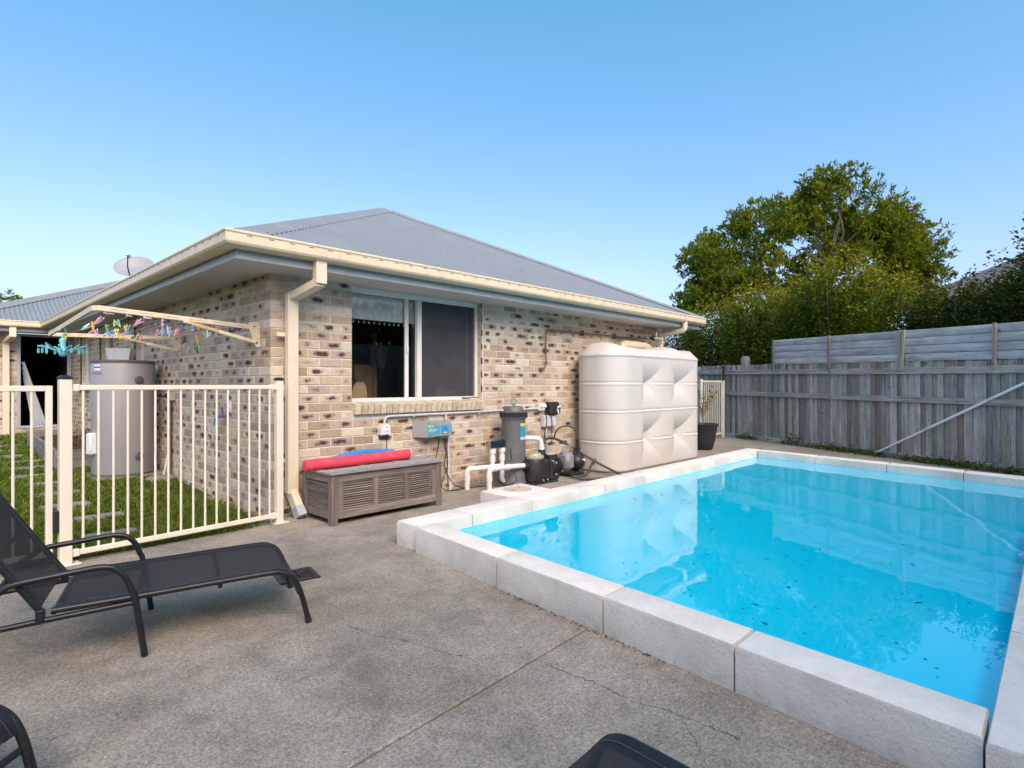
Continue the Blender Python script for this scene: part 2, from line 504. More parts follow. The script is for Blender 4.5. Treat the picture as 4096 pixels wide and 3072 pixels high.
M['fence_paint'] = plain('fence_cream', (.745, .69, .565), .38, .06, 3, .02, 20, dirt=((.55, .46, .34), 10, .18))
M['cap_black'] = plain('black_plastic', (.018, .019, .022), .45, .3, 20)
M['black_soft'] = plain('black_rubber', (.022, .021, .021), .6, .3, 20, .1, 120)
M['pump_black'] = plain('pump_black', (.020, .021, .025), .5, .35, 10, .15, 90, dirt=((.10, .095, .085), 6, .5))
M['pump_grey'] = plain('pump_grey', (.24, .245, .25), .5, .15, 10)
M['filter_grey'] = plain('filter_grey', (.115, .125, .125), .5, .12, 5, .04, 40, dirt=((.19, .18, .16), 5, .35))
M['pvc'] = plain('pvc_white', (.76, .75, .70), .35, .06, 6, dirt=((.55, .50, .42), 9, .35))
M['conduit'] = plain('conduit_grey', (.52, .54, .54), .45, .08, 6)
M['outlet'] = plain('outlet_white', (.66, .66, .60), .45, .07, 8)
M['jbox'] = plain('junction_box', (.55, .57, .58), .5, .06, 8)
M['ctl_grey'] = plain('controller_grey', (.30, .305, .30), .5, .08, 10)
M['teal'] = plain('teal_panel', (.02, .33, .50), .4, .06, 10)
M['yellow'] = plain('yellow_label', (.78, .58, .05), .5, .06, 20)
M['white'] = plain('white_paint', (.78, .78, .77), .5, .05, 10)
M['brass'] = plain('old_copper', (.17, .115, .075), .5, .3, 20, metal=.5)
M['chrome'] = plain('chrome', (.6, .6, .6), .25, .1, 10, metal=1.0)
M['tank'] = plain('tank_cream', (.59, .565, .505), .5, .05, 1.6, .03, 25, dirt=((.50, .43, .35), 2.3, .30))
M['tank_pipe'] = plain('pipe_cream', (.62, .53, .37), .45, .07, 4)
M['heater'] = plain('heater_grey', (.30, .295, .295), .45, .05, 2)
M['heater_dark'] = plain('heater_cap', (.10, .10, .105), .5, .1, 10)
M['dish'] = plain('dish_grey', (.30, .31, .32), .5, .1, 5)
M['noodle'] = plain('red_foam', (.70, .055, .085), .75, .12, 14, .25, 160, dirt=((.75, .25, .22), 9, .35))
M['blue_foam'] = plain('blue_foam', (.03, .22, .62), .7, .08, 10)
M['pot'] = plain('black_pot', (.018, .021, .027), .55, .25, 6, .05, 60)
M['soil'] = plain('soil', (.07, .05, .035), .95, .4, 30, .8, 60, spec=.1)
M['turq'] = plain('turquoise_plastic', (.16, .52, .58), .45, .06, 20)
M['sling'] = plain('lounger_frame', (.009, .010, .014), .42, .2, 12, dirt=((.05, .035, .03), 22, .3))
M['bark'] = plain('bark', (.19, .165, .135), .9, .35, 14, .6, 40, spec=.1)
M['twig'] = plain('twig', (.20, .15, .11), .85, .3, 20)
M['stone'] = plain('paver_stone', (.27, .255, .225), .9, .3, 7, .5, 60, spec=.2, dirt=((.15, .14, .125), 5, .6), obj_var=.1)
M['paving'] = plain('small_paver', (.22, .22, .20), .9, .3, 9, .5, 60, spec=.2, obj_var=.25, dirt=((.10, .12, .06), 8, .5))
M['lidcol'] = plain('skimmer_lid', (.60, .50, .37), .6, .1, 10)
M['room'] = plain('room_wall', (.35, .29, .22), .9, .1, 2)
M['room_floor'] = plain('room_floor', (.16, .11, .07), .7, .2, 4)
M['curtain'] = plain('curtain_white', (.78, .77, .72), .9, .1, 20)
M['tan'] = plain('tan_leather', (.50, .36, .18), .7, .12, 10)
M['darkcloth'] = plain('dark_cloth', (.02, .022, .03), .9, .2, 20)
M['paper'] = plain('paper_blue', (.55, .66, .70), .8, .06, 10)
M['foil'] = plain('hammered_silver', (.62, .63, .64), .35, .2, 40, 1.0, 55, metal=.55, dirt=((.2, .2, .21), 45, .6))
M['rust'] = plain('rust', (.62, .42, .20), .8, .2, 20, dirt=((.48, .20, .04), 26, .8))
M['earth'] = plain('ground_earth', (.12, .13, .06), .95, .4, .8, spec=.1)
M['lawn_soil'] = plain('lawn_soil', (.075, .085, .025), .95, .45, 3, .6, 30, spec=.1, dirt=((.13, .095, .06), 1.3, .8))
M['tile_roof'] = plain('neighbour_tiles', (.23, .20, .185), .8, .3, 9, .5, 8)
M['nb_wall'] = plain('neighbour_wall', (.50, .42, .30), .8, .1, 3)
M['pole'] = plain('pole_white', (.80, .81, .84), .35, .06, 4)
M['pole_grip'] = plain('pole_grip', (.66, .60, .42), .5, .08, 10)
M['door_blue'] = plain('door_frame_grey', (.36, .40, .46), .45, .08, 3)
M['black_void'] = plain('interior_shade', (.012, .011, .011), .9, .1, 3)  # near-black colour stands in for the shade inside openings
M['cloth_line'] = plain('line_cord', (.48, .48, .49), .7)
PEG = {'pink': (.62, .33, .48), 'blue': (.09, .25, .52), 'navy': (.03, .07, .14), 'yellow': (.80, .52, .05), 'green': (.30, .55, .30),
       'mint': (.35, .68, .50), 'white': (.60, .63, .68), 'red': (.60, .16, .15), 'lightblue': (.38, .58, .68)}
for k_, c_ in PEG.items(): M['peg_' + k_] = plain('peg_' + k_, c_, .5, .12, 60)

def schlick(t, f0, normal=None, k=1.0):
    lw = t.n('ShaderNodeLayerWeight'); lw.inputs['Blend'].default_value = .5
    if normal is not None: t.l(normal, lw.inputs['Normal'])
    return t.math('MULTIPLY', t.math('ADD', f0, t.math('MULTIPLY', t.math('POWER', lw.outputs['Facing'], 5.0), 1 - f0)), k)

def water():
    t = NT('pool_water'); pos = t.coords()
    n1 = t.noise(t.coords('pos', (1.0, 1.0, 1)), 2.0, 2, .5); n2 = t.noise(pos, 9.0, 2, .5)
    nb = t.bump(t.math('ADD', n1, t.math('MULTIPLY', n2, .12)), .045, .05)
    fr = schlick(t, .065, nb)
    tr = t.n('ShaderNodeBsdfTransparent'); tr.inputs[0].default_value = (.72, .99, 1.0, 1)
    gl = t.n('ShaderNodeBsdfGlossy'); gl.inputs['Roughness'].default_value = 0.0; gl.inputs[0].default_value = (1, 1, 1, 1); t.l(nb, gl.inputs['Normal'])
    mx = t.n('ShaderNodeMixShader'); t.l(fr, mx.inputs[0]); t.l(gl.outputs[0], mx.inputs[2])
    df = t.n('ShaderNodeBsdfDiffuse'); df.inputs[0].default_value = (.0, .70, .95, 1)          # light scattered back by the water itself
    m0 = t.n('ShaderNodeMixShader'); m0.inputs[0].default_value = .86; t.l(tr.outputs[0], m0.inputs[1]); t.l(df.outputs[0], m0.inputs[2]); t.l(m0.outputs[0], mx.inputs[1])
    t.l(mx.outputs[0], t.out.inputs[0])
    return t.m
M['water'] = water()

def pool_shell():
    t = NT('pool_shell'); pos = t.coords()
    n = t.noise(pos, 1.2, 4, .5); n2 = t.noise(pos, 40, 3, .6)
    c = t.ramp(n, [(.3, (.03, .70, .92)), (.7, (.05, .75, .95))])
    c = t.mul(.3, c, t.ramp(n2, [(.35, .85), (.6, 1.05)]))
    t.principled(c, .6, 0, None, .3)
    return t.m
M['shell'] = pool_shell()

def glass(name, tint, refl=1.0, rough=0.0):
    t = NT(name)
    fr = schlick(t, .075, None, refl)
    tr = t.n('ShaderNodeBsdfTransparent'); tr.inputs[0].default_value = (*tint, 1)
    gl = t.n('ShaderNodeBsdfGlossy'); gl.inputs['Roughness'].default_value = rough
    mx = t.n('ShaderNodeMixShader'); t.l(fr, mx.inputs[0]); t.l(tr.outputs[0], mx.inputs[1]); t.l(gl.outputs[0], mx.inputs[2])
    t.l(mx.outputs[0], t.out.inputs[0])
    return t.m
M['glass'] = glass('window_glass', (.80, .84, .84))
M['clear'] = glass('clear_plastic', (.72, .74, .78), .8, .05)
M['lens'] = plain('amber_lid', (.42, .38, .27), .25, .1, 12)

def mesh_fabric(name, col, open_, scale, rough=.55):
    """woven see-through cloth"""
    t = NT(name); pos = t.coords('obj')
    p = t.n('ShaderNodeBsdfPrincipled'); n = t.noise(pos, 6, 4)
    t.l(t.mul(1.0, col, t.ramp(n, [(.3, .8), (.7, 1.2)])), p.inputs['Base Color']); p.inputs['Roughness'].default_value = rough
    w1 = t.n('ShaderNodeTexWave'); w1.bands_direction = 'X'; w1.inputs['Scale'].default_value = scale; t.l(pos, w1.inputs['Vector'])
    w2 = t.n('ShaderNodeTexWave'); w2.bands_direction = 'Y'; w2.inputs['Scale'].default_value = scale; t.l(pos, w2.inputs['Vector'])
    hole = t.math('MULTIPLY', t.math('MULTIPLY', w1.outputs['Fac'], w2.outputs['Fac']), open_, clamp=True)
    hb = t.bump(t.math('MAXIMUM', w1.outputs['Fac'], w2.outputs['Fac']), .15, .002); t.l(hb, p.inputs['Normal'])
    tr = t.n('ShaderNodeBsdfTransparent')
    mx = t.n('ShaderNodeMixShader'); t.l(hole, mx.inputs[0]); t.l(p.outputs[0], mx.inputs[1]); t.l(tr.outputs[0], mx.inputs[2])
    t.l(mx.outputs[0], t.out.inputs[0])
    return t.m
M['fabric'] = mesh_fabric('sling_fabric', (.008, .009, .013), .20, 170, .7)
M['stitch'] = plain('stitching', (.10, .11, .13), .9)
M['flyscreen'] = mesh_fabric('fly_screen', (.05, .05, .055), 1.6, 160, .8)

def leaf(name, cols, trans=.45, tip=None, tipz=(0, 1)):
    """leaf with colour varying from leaf to leaf and in drifts through the crown; tip colour is new growth on shrubs, painted sunlight on trees"""
    t = NT(name); pos = t.coords()
    isl = t.n('ShaderNodeNewGeometry').outputs['Random Per Island']
    dr = t.noise(pos, 1.1, 3, .6)
    f = t.math('ADD', t.math('MULTIPLY', isl, .55), t.math('MULTIPLY', dr, .55))
    c = t.ramp(f, [(.15, cols[0]), (.5, cols[1]), (.85, cols[2])])
    if tip:
        a = t.n('ShaderNodeAttribute', attribute_name='tip')
        c = t.mix(t.math('MULTIPLY', a.outputs['Fac'], t.ramp(isl, [(.2, .3), (.8, 1.0)])), c, tip)
    p = t.n('ShaderNodeBsdfPrincipled'); t.l(c, p.inputs['Base Color']); p.inputs['Roughness'].default_value = .55; p.inputs['Specular IOR Level'].default_value = .22
    tl = t.n('ShaderNodeBsdfTranslucent'); t.l(t.mul(1.0, c, (1.5, 1.35, .55)), tl.inputs[0])
    mx = t.n('ShaderNodeMixShader'); mx.inputs[0].default_value = trans
    t.l(p.outputs[0], mx.inputs[1]); t.l(tl.outputs[0], mx.inputs[2]); t.l(mx.outputs[0], t.out.inputs[0])
    return t.m
M['leaf_tree'] = leaf('leaf_tree', [(.035, .080, .006), (.095, .160, .012), (.24, .26, .02)], .42, (.32, .29, .02))  # yellow-green sunlit look put into the leaf and tip colours
M['leaf_hedge'] = leaf('leaf_hedge', [(.022, .060, .008), (.070, .135, .012), (.18, .22, .02)], .36, (.40, .32, .035))
M['leaf_dark'] = leaf('leaf_dark', [(.014, .040, .010), (.034, .070, .014), (.085, .11, .02)], .25, (.26, .20, .035))
M['leaf_citrus'] = leaf('leaf_citrus', [(.10, .15, .02), (.20, .24, .03), (.30, .28, .04)], .35)
M['grass'] = leaf('grass_blade', [(.060, .105, .012), (.105, .165, .018), (.17, .21, .03)], .3)
M['weed'] = leaf('weed_leaf', [(.035, .07, .015), (.06, .11, .02), (.12, .15, .03)], .3)
M['debris'] = plain('floating_debris', (.03, .045, .04), .8, .5, 30)

# ================================================================ SETTING
def zl(y):                      # the lawn climbs gently towards the far wing
    return 0.027 * max(y, 0.0)

m = MB()                                                       # one sheet out to the horizon, open where the pool is sunk
gx = [-400, -60, -8, .02, 7.0, 9, 60, 400]; gy = [-400, -60, -9, -5.12, -1.60, 3, 60, 400]
for i in range(7):
    for j in range(7):
        if i == 3 and j == 3: continue
        x0, x1, y0, y1 = gx[i], gx[i + 1], gy[j], gy[j + 1]
        m.add([(x0, y0, -.16), (x1, y0, -.16), (x1, y1, -.16), (x0, y1, -.16)], [(0, 1, 2, 3)])
tag(m.build('ground', M['earth'], fix=False), kind='structure')

PA, PB, PC, PD = (.305, -1.52), (7.10, -1.48), (6.30, -5.25), (-.095, -5.23)      # outer edge of the pool surround
IA, IB, IC, ID = (.47, -1.78), (6.87, -1.73), (6.07, -5.00), (.146, -4.98)         # inner edge
def lerp(a, b, t): return tuple(a[i] + (b[i] - a[i]) * t for i in range(len(a)))

# ---- patio: slabs with an open joint between them
def slab(name, poly, ztop=0.0, thick=.12):
    n = len(poly); c = (sum(p[0] for p in poly) / n, sum(p[1] for p in poly) / n)
    b = .006
    def inset(p):
        dx, dy = c[0] - p[0], c[1] - p[1]; L = math.hypot(dx, dy)
        return (p[0] + dx / L * b * 1.4, p[1] + dy / L * b * 1.4)
    vs = [(p[0], p[1], ztop - thick) for p in poly] + [(p[0], p[1], ztop - b) for p in poly] + [(*inset(p), ztop) for p in poly]
    fs = [tuple(range(2 * n, 3 * n))]
    for k in (0, 1):
        for i in range(n):
            j = (i + 1) % n
            fs.append((k * n + i, k * n + j, (k + 1) * n + j, (k + 1) * n + i))
    return vs, fs
patio = thing('patio', None, None, (0, -3, 0)); patio["kind"] = 'structure'
def psl(poly, z=0.0):
    v, f = slab('slab', poly, z); return build('slab', v, f, M['concrete'], patio)
xe = lambda y: PA[0] + (PD[0] - PA[0]) * (y - PA[1]) / (PD[1] - PA[1])
psl([(-7, -3.53), (-1.275, -3.509), (xe(-3.435) + .05, -3.434), (PA[0] + .05, PA[1] - .05), (1.50, -1.56), (1.56, .02), (.02, .02), (-.02, -.10), (-7, -.26)])
psl([(-7, -9), (xe(-5.2), -9), (xe(-5.2) + .05, -5.25), (xe(-3.447) + .05, -3.447), (-1.275, -3.521), (-7, -3.542)])
psl([(xe(-5.2) + .012, -9), (9.9, -9), (8.2, -5.6), (6.4, -5.22), (PD[0] + .02, -5.20)])
psl([(1.513, -1.56), (4.3, -1.54), (4.3, .02), (1.573, .02)])
psl([(4.312, -1.54), (7.05, -1.51), (7.6, .02), (4.312, .02)])
psl([(7.08, -1.52), (9.3, -3.05), (11.2, .35), (11.4, 1.6), (7.6, 1.6), (7.612, .02)], -.002)
psl([(6.28, -5.22), (8.2, -5.55), (9.32, -3.062), (7.05, -1.53)], -.002)

m = MB()                                                       # dark strip laid along the floor of the open joints
for (a, b) in (((-7, -3.536), (.12, -3.44)), ((1.507, -1.5), (1.567, .0)), ((4.306, -1.5), (4.306, .0))):
    m.bar((*a, -.035), (*b, -.035), .03, .02)
m.build('joint_strip', M['soil'], patio)

# ---- lawn
m = MB()
def lawn(u, v):
    x = -8 + 8.1 * u; y = -.3 + 10.2 * v
    return (x, y, zl(y) - .03)
m.grid(lawn, 20, 24)
tag(m.build('lawn', M['lawn_soil'], origin=(-4, 4, 0)), kind='structure')

def blades():
    N = 95000
    u = rng.random(N); v = rng.random(N)
    y = -.22 + 9.6 * v ** 1.6
    x = -.06 - (.25 + y * .33 + 1.9) * u
    # bare strip along the wall, worn patches, stones and slabs
    keep = rng.random(N) < np.clip((-x - .12 + .15 * np.sin(y * 3)) / .35, .06, 1)
    wear = np.sin(x * 2.3 + 1) * np.cos(y * 1.7 + .5) + .4 * np.sin(x * 7 + y * 5)
    keep &= rng.random(N) < np.clip(1.15 - .55 * np.maximum(wear, 0), .3, 1)
    keep &= ~((x > -.72) & (x < 0) & (y > 3.0) & (y < 3.72))
    keep &= ~((x > -.97) & (x < 0) & (y > 4.16) & (y < 8))
    for (sx, sy, sw, sd) in STEPS:
        keep &= ~((np.abs(x - sx) < sw / 2 - .012) & (np.abs(y - sy) < sd / 2 - .015))
    x = x[keep]; y = y[keep]; n = len(x)
    z = .027 * np.maximum(y, 0) - .03
    h = rng.uniform(.03, .085, n); w = rng.uniform(.004, .009, n) * (1 + y * .12)
    a = rng.uniform(0, 2 * np.pi, n); la = rng.uniform(0, 2 * np.pi, n); lean = h * rng.uniform(.2, 1.3, n)
    p0 = np.stack([x - np.cos(a) * w, y - np.sin(a) * w, z], 1); p1 = np.stack([x + np.cos(a) * w, y + np.sin(a) * w, z], 1)
    mx = x + np.cos(la) * lean * .4; my = y + np.sin(la) * lean * .4
    p2 = np.stack([mx + np.cos(a) * w * .8, my + np.sin(a) * w * .8, z + h * .65], 1)
    p3 = np.stack([mx - np.cos(a) * w * .8, my - np.sin(a) * w * .8, z + h * .65], 1)
    p4 = np.stack([x + np.cos(la) * lean, y + np.sin(la) * lean, z + h], 1)
    V = np.stack([p0, p1, p2, p3, p4], 1).reshape(-1, 3)
    b = np.arange(n) * 5
    F = [f for i in b.tolist() for f in ((i, i + 1, i + 2, i + 3), (i + 3, i + 2, i + 4))]
    return V, F
# stepping stones: centre x, y, width, depth (measured along the sloping lawn)
STEPS = []
for i in range(12):
    yy = .34 + i * .70
    STEPS.append((-1.13 + .07 * math.sin(i * 2.1) - .012 * i, yy, .41, .26 + .03 * math.sin(i * 3.3)))
V_, F_ = blades()
tag(build('grass', V_, F_, M['grass'], fix=False), 'short green lawn grass growing beyond the cream pool fence', 'grass', kind='stuff')
ORD = ['nearest the cream fence', 'second from the fence', 'third from the fence', 'fourth from the fence', 'fifth from the fence', 'sixth from the fence', 'seventh from the fence',
       'eighth from the fence', 'ninth from the fence', 'tenth from the fence', 'eleventh from the fence', 'farthest along the lawn']
for i, (sx, sy, sw, sd) in enumerate(STEPS):
    rr = random.Random(i); m = MB(); z0 = zl(sy)
    ring = []
    for k in range(14):
        a = 2 * math.pi * k / 14
        cx_ = math.copysign(abs(math.cos(a)) ** .35, math.cos(a)); cy_ = math.copysign(abs(math.sin(a)) ** .35, math.sin(a))
        ring.append((sx + sw / 2 * cx_ * rr.uniform(.95, 1.03), sy + sd / 2 * cy_ * rr.uniform(.94, 1.05)))
    vs = [(p[0], p[1], zl(p[1]) - .05) for p in ring] + [(p[0], p[1], zl(p[1]) - .002) for p in ring] + [(sx + (p[0] - sx) * .95, sy + (p[1] - sy) * .93, zl(p[1]) + .006) for p in ring]
    fs = [tuple(range(28, 42))] + [(k * 14 + q, k * 14 + (q + 1) % 14, (k + 1) * 14 + (q + 1) % 14, (k + 1) * 14 + q) for k in (0, 1) for q in range(14)]
    m.add(vs, fs)
    tag(m.build('stepping_stone', M['stone']), 'flat grey stepping stone set in the lawn, ' + ORD[i], 'stone', 'stepping stones across the lawn')

# ---- pool
pool = thing('swimming_pool', 'raised in-ground swimming pool with cream stone coping and blue shell', 'pool', (3.3, -3.3, 0))
def quad_block(q, z0, z1, b=.016):
    """stone from four plan corners, rounded along the top"""
    cx_ = sum(p[0] for p in q) / 4; cy_ = sum(p[1] for p in q) / 4
    def ins(d):
        out = []
        for i in range(4):
            p = Vector(q[i]); a = (Vector(q[i - 1]) - p).normalized(); c = (Vector(q[(i + 1) % 4]) - p).normalized()
            s = max(.3, abs(a.x * c.y - a.y * c.x)); out.append(p + (a + c) * d / s)
        return out
    lv = [(0, z0), (0, z1 - b), (b * .3, z1 - b * .3), (b, z1)]
    vs = []; fs = []
    for d, z in lv:
        vs += [(p.x, p.y, z) for p in ins(d)]
    for k in range(3):
        for i in range(4):
            j = (i + 1) % 4; fs.append((k * 4 + i, k * 4 + j, k * 4 + 4 + j, k * 4 + 4 + i))
    fs += [(3, 2, 1, 0), (12, 13, 14, 15)]
    return vs, fs
ZC = .185
g = .004
def on(a, b, axis, val):
    t = (val - a[axis]) / (b[axis] - a[axis]); return lerp(a, b, t)
def stones(oa, ob, ia, ib, axis, cuts, z0, wall_z):
    for a, b in zip(cuts[:-1], cuts[1:]):
        s = 1 if b > a else -1
        q = []
        for (p, r, first) in ((oa, ob, a + s * g), (oa, ob, b - s * g), (ia, ib, b - s * g), (ia, ib, a + s * g)):
            q.append(on(p, r, axis, first))
        v, f = quad_block(q, z0, ZC + random.uniform(-.0015, .0015))
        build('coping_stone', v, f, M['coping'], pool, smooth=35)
# house side, near side, camera side, far side
stones(PA, PB, IA, IB, 0, [.30, .84, 1.555, 2.70, 3.46, 4.65, 5.73, 6.86], -.02, .09)
stones(PA, PD, IA, ID, 1, [-1.79, -2.72, -3.54, -4.21, -4.975], -.02, .09)
stones(PD, PC, ID, IC, 0, [-.09, .95, 1.95, 2.95, 3.95, 4.95, 5.9], -.02, .09)
stones(PB, PC, IB, IC, 1, [-1.74, -2.62, -3.53, -4.33, -4.985], -.02, .09)
v, f = quad_block([(6.868, -1.484), (7.098, -1.482), (7.04, -1.735), (6.868, -1.727)], -.02, ZC); build('coping_stone', v, f, M['coping'], pool, smooth=35)
v, f = quad_block([(5.908, -5.248), (6.298, -5.25), (6.355, -4.995), (5.908, -4.995)], -.02, ZC); build('coping_stone', v, f, M['coping'], pool, smooth=35)
# skimmer surround with its lid
v, f = quad_block([(1.56, -1.10), (2.16, -1.08), (2.12, -1.517), (1.545, -1.517)], -.02, ZC - .001); blk = build('skimmer_surround', v, f, M['coping'], pool, smooth=35)
m = MB(); m.lathe([(.0, .0), (.135, .0), (.14, .004), (.135, .009), (.0, .010)], (1.855, -1.315, ZC - .002), 40, cap0=False, cap1=False)
lid = m.build('skimmer_lid', M['lidcol'], pool, smooth=40); lid["label"] = 'round beige skimmer lid'
for a in (.6, 3.4):
    m = MB(); m.box((1.855 + .09 * math.cos(a), -1.315 + .09 * math.sin(a), ZC + .0085), (.035, .012, .002)); m.build('finger_slot', M['slot'], lid)
# shell: walls and floor with a step ledge at the far end
WI = [(IA[0] + .004, IA[1] - .004), (IB[0] - .004, IB[1] - .004), (IC[0] - .004, IC[1] + .004), (ID[0] + .004, ID[1] + .004)]
m = MB(); ZF = -.85
vs = [(*p, .0865) for p in WI] + [(*p, ZF) for p in WI]
m.add(vs, [(0, 1, 5, 4), (1, 2, 6, 5), (2, 3, 7, 6), (3, 0, 4, 7), (4, 5, 6, 7)])
m.build('shell', M['shell'], pool, fix=False)
m = MB()
e0 = lerp(WI[1], WI[2], .02); e1 = lerp(WI[1], WI[2], .52)
m.prism([(e0[0] - .01, e0[1]), (e1[0] - .01, e1[1]), (e1[0] - .55, e1[1]), (e1[0] - .75, e1[1] + .25), (e0[0] - .75, e0[1])], -.84, -.12)
m.build('step', M['shell'], pool)
m = MB(); m.lathe([(.0, .0), (.05, .0), (.06, .012), (.03, .03), (0, .032)], (0, 0, 0), 20, Matrix.Translation((3.95, WI[0][1] + .0, -.03)) @ Matrix.Rotation(R(90), 4, 'X'))
m.build('return_jet', M['white'], pool, smooth=40)
# water, its edge tucked under the coping
m = MB(); m.add([(WI[0][0] - .01, WI[0][1] + .01, .082), (WI[1][0] + .01, WI[1][1] + .01, .082), (WI[2][0] + .01, WI[2][1] - .01, .082), (WI[3][0] - .01, WI[3][1] - .01, .082)], [(0, 3, 2, 1)])
wo_ = m.build('water', M['water'], fix=False); tag(wo_, kind='structure')
# leaf bits floating
m = MB()
for i in range(620):
    if i < 330:                                             # drift line from the skimmer side towards the step
        t = random.random(); x = 2.6 + 3.2 * t; y = -2.25 - .55 * t * t + random.gauss(0, .16) - .2 * (1 - t)
    elif i < 480: x = random.uniform(.5, 2.4); y = random.gauss(-4.1, .5)
    else: x = random.uniform(.5, 6.0); y = random.uniform(-4.8, -1.9)
    if not (-4.85 < y < -1.9 and x > .45): continue
    s = random.uniform(.004, .013) * (1 if random.random() < .93 else 2.0); a = random.random() * 6.28; k = random.uniform(.25, .5)
    ca, sa = math.cos(a) * s, math.sin(a) * s
    m.add([(x - ca, y - sa, .0835), (x + sa * k, y - ca * k, .0838), (x + ca, y + sa, .0835), (x - sa * k, y + ca * k, .0842)], [(0, 1, 2, 3)])
tag(m.build('floating_leaf_bits', M['debris'], fix=False), 'scattered dark leaf bits floating on the pool', 'leaf bits', kind='stuff')

# ================================================================ HOUSE
house = thing('brick_house', 'cream flecked brick house with grey corrugated hip roof', 'house', (3.4, 4.0, 0))
ZS = 2.207                                                      # soffit
YW = 9.4                                                        # wing wall
BR = []                                                         # every brick: (u0,u1,z0,z1,thick,wall)
def lay(wall, u0, u1, zmax, holes, corner):
    c = 0; z = 0.0
    while z < zmax - .02:
        za, zb = z + .005, min(z + .081, zmax)
        odd = c % 2
        if corner == 'front':
            if odd == 0: u = u0; first = .23
            else: u = u0 + .12; first = .23
        elif corner == 'side':
            if odd == 0: u = u0 + .12; first = .23
            else: u = u0; first = .23
        else: u = u0 - (.12 if odd else 0); first = .23
        k = 0
        while u < u1 - .02:
            a, b = max(u, u0), min(u + .23, u1)
            spans = [(a, b)]
            for (h0, h1, hz0, hz1) in holes:
                if zb <= hz0 + .01 or za >= hz1 - .01: continue
                ns = []
                for (p, q) in spans:
                    if q <= h0 or p >= h1: ns.append((p, q)); continue
                    if p < h0 - .012: ns.append((p, h0))
                    if q > h1 + .012: ns.append((h1, q))
                spans = ns
            for (p, q) in spans:
                if q - p > .015: BR.append((p, q, za, zb, .11 if (k == 0 and corner and abs(p - u0) < .005) else .03, wall))
            u += .24; k += 1
        z += .086; c += 1
HOLE_F = [(.823, 2.62, .93, 2.3)]
HOLE_S = [(4.15, 4.68, .95, 2.12), (5.93, 6.96, .95, 2.12), (7.76, 8.65, 1.21, 2.12)]
HOLE_W = [(-.86, -.03, .36, 2.3)]
lay('front', 0, 6.82, 2.236, HOLE_F, 'front')
lay('side', 0, YW - .03, 2.236, HOLE_S, 'side')
lay('wing', -1.42, -.003, 2.236, HOLE_W, None)
def wpt(wall, u, o, z):                                          # o = distance behind the face
    if wall == 'front': return (u, o, z)
    if wall == 'side': return (o, u, z)
    return (u, YW + o, z)
def brick_geo(b):
    u0, u1, z0, z1, th, wall = b; c = .004; j = lambda: random.uniform(-.0012, .0012)
    pr = random.uniform(-.0015, .0015)
    vs = []
    for (o, k) in ((pr, c), (pr + c, 0), (th, 0)):
        vs += [wpt(wall, u0 + k, o, z0 + k), wpt(wall, u1 - k, o, z0 + k), wpt(wall, u1 - k, o, z1 - k), wpt(wall, u0 + k, o, z1 - k)]
    fs = [(0, 1, 2, 3)] + [(r * 4 + i, r * 4 + 4 + i, r * 4 + 4 + (i + 1) % 4, r * 4 + (i + 1) % 4) for r in (0, 1) for i in range(4)]
    if wall == 'side': fs = [q[::-1] for q in fs]
    rn = random.random()
    at = [(s * k, t * k, rn) for k in (.94, 1, 1) for (s, t) in ((-1, -1), (1, -1), (1, 1), (-1, 1))]
    return vs, fs, at
camv = Vector((-2.2085, -5.1306, 1.205))
fwd = Vector((math.cos(R(43.77)), math.sin(R(43.77)), 0)); rgt = Vector((math.sin(R(43.77)), -math.cos(R(43.77)), 0))
def shown(b):
    p0 = Vector(wpt(b[5], b[0], 0, b[2])); p1 = Vector(wpt(b[5], b[1], 0, b[3]))
    def pr(p): d = p - camv; f_ = d.dot(fwd); return d.dot(rgt) / f_, d.z / f_
    x0, y0 = pr(p0); x1, y1 = pr(p1)
    cx_ = (x0 + x1) / 2
    hid = cx_ < -.85
    c = (p0 + p1) / 2
    if b[5] == 'front' and 4.35 < c.x: hid = hid or c.z < 1.75
    if b[5] == 'front' and .3 < c.x < 1.4 and c.z < .42: hid = True
    return 0 if hid else abs((x1 - x0) * (y1 - y0))
BR.sort(key=shown, reverse=True)
def mark(me, at):
    a = me.attributes.new('bk', 'FLOAT_VECTOR', 'POINT'); a.data.foreach_set('vector', np.array(at, dtype=np.float32).ravel())
for b in BR[:300]:
    v, f, at = brick_geo(b)
    o = build('brick', v, f, M['brick'], house, origin=wpt(b[5], b[0], 0, b[2]), fix=False); mark(o.data, at)
V_, F_, A_ = [], [], []
for b in BR[300:]:
    v, f, at = brick_geo(b); n = len(V_)
    V_ += v; F_ += [tuple(i + n for i in q) for q in f]; A_ += at
o = build('brickwork', V_, F_, M['brick'], house, fix=False); mark(o.data, A_); o["kind"] = 'stuff'
# mortar backing, split round the openings
def backing(wall, u0, u1, z1, holes, th=.2):
    us = sorted({u0, u1, *[h[0] for h in holes], *[h[1] for h in holes]}); zs = sorted({-.12, z1, *[h[2] for h in holes], *[min(h[3], z1) for h in holes]})
    m = MB()
    for a, b in zip(us[:-1], us[1:]):
        for c, d in zip(zs[:-1], zs[1:]):
            if any(a >= h[0] - 1e-6 and b <= h[1] + 1e-6 and c >= h[2] - 1e-6 and d <= h[3] + 1e-6 for h in holes): continue
            p = [wpt(wall, uu, oo, zz) for uu in (a, b) for oo in (.006, th) for zz in (c, d)]
            m.add(p, [(0, 1, 3, 2), (4, 6, 7, 5), (0, 4, 5, 1), (2, 3, 7, 6), (0, 2, 6, 4), (1, 5, 7, 3)])
    return m
backing('front', .007, 6.815, 2.26, HOLE_F).build('wall', M['mortar'], house)
backing('side', .2, YW + .2, 2.26, HOLE_S).build('wall', M['mortar'], house)
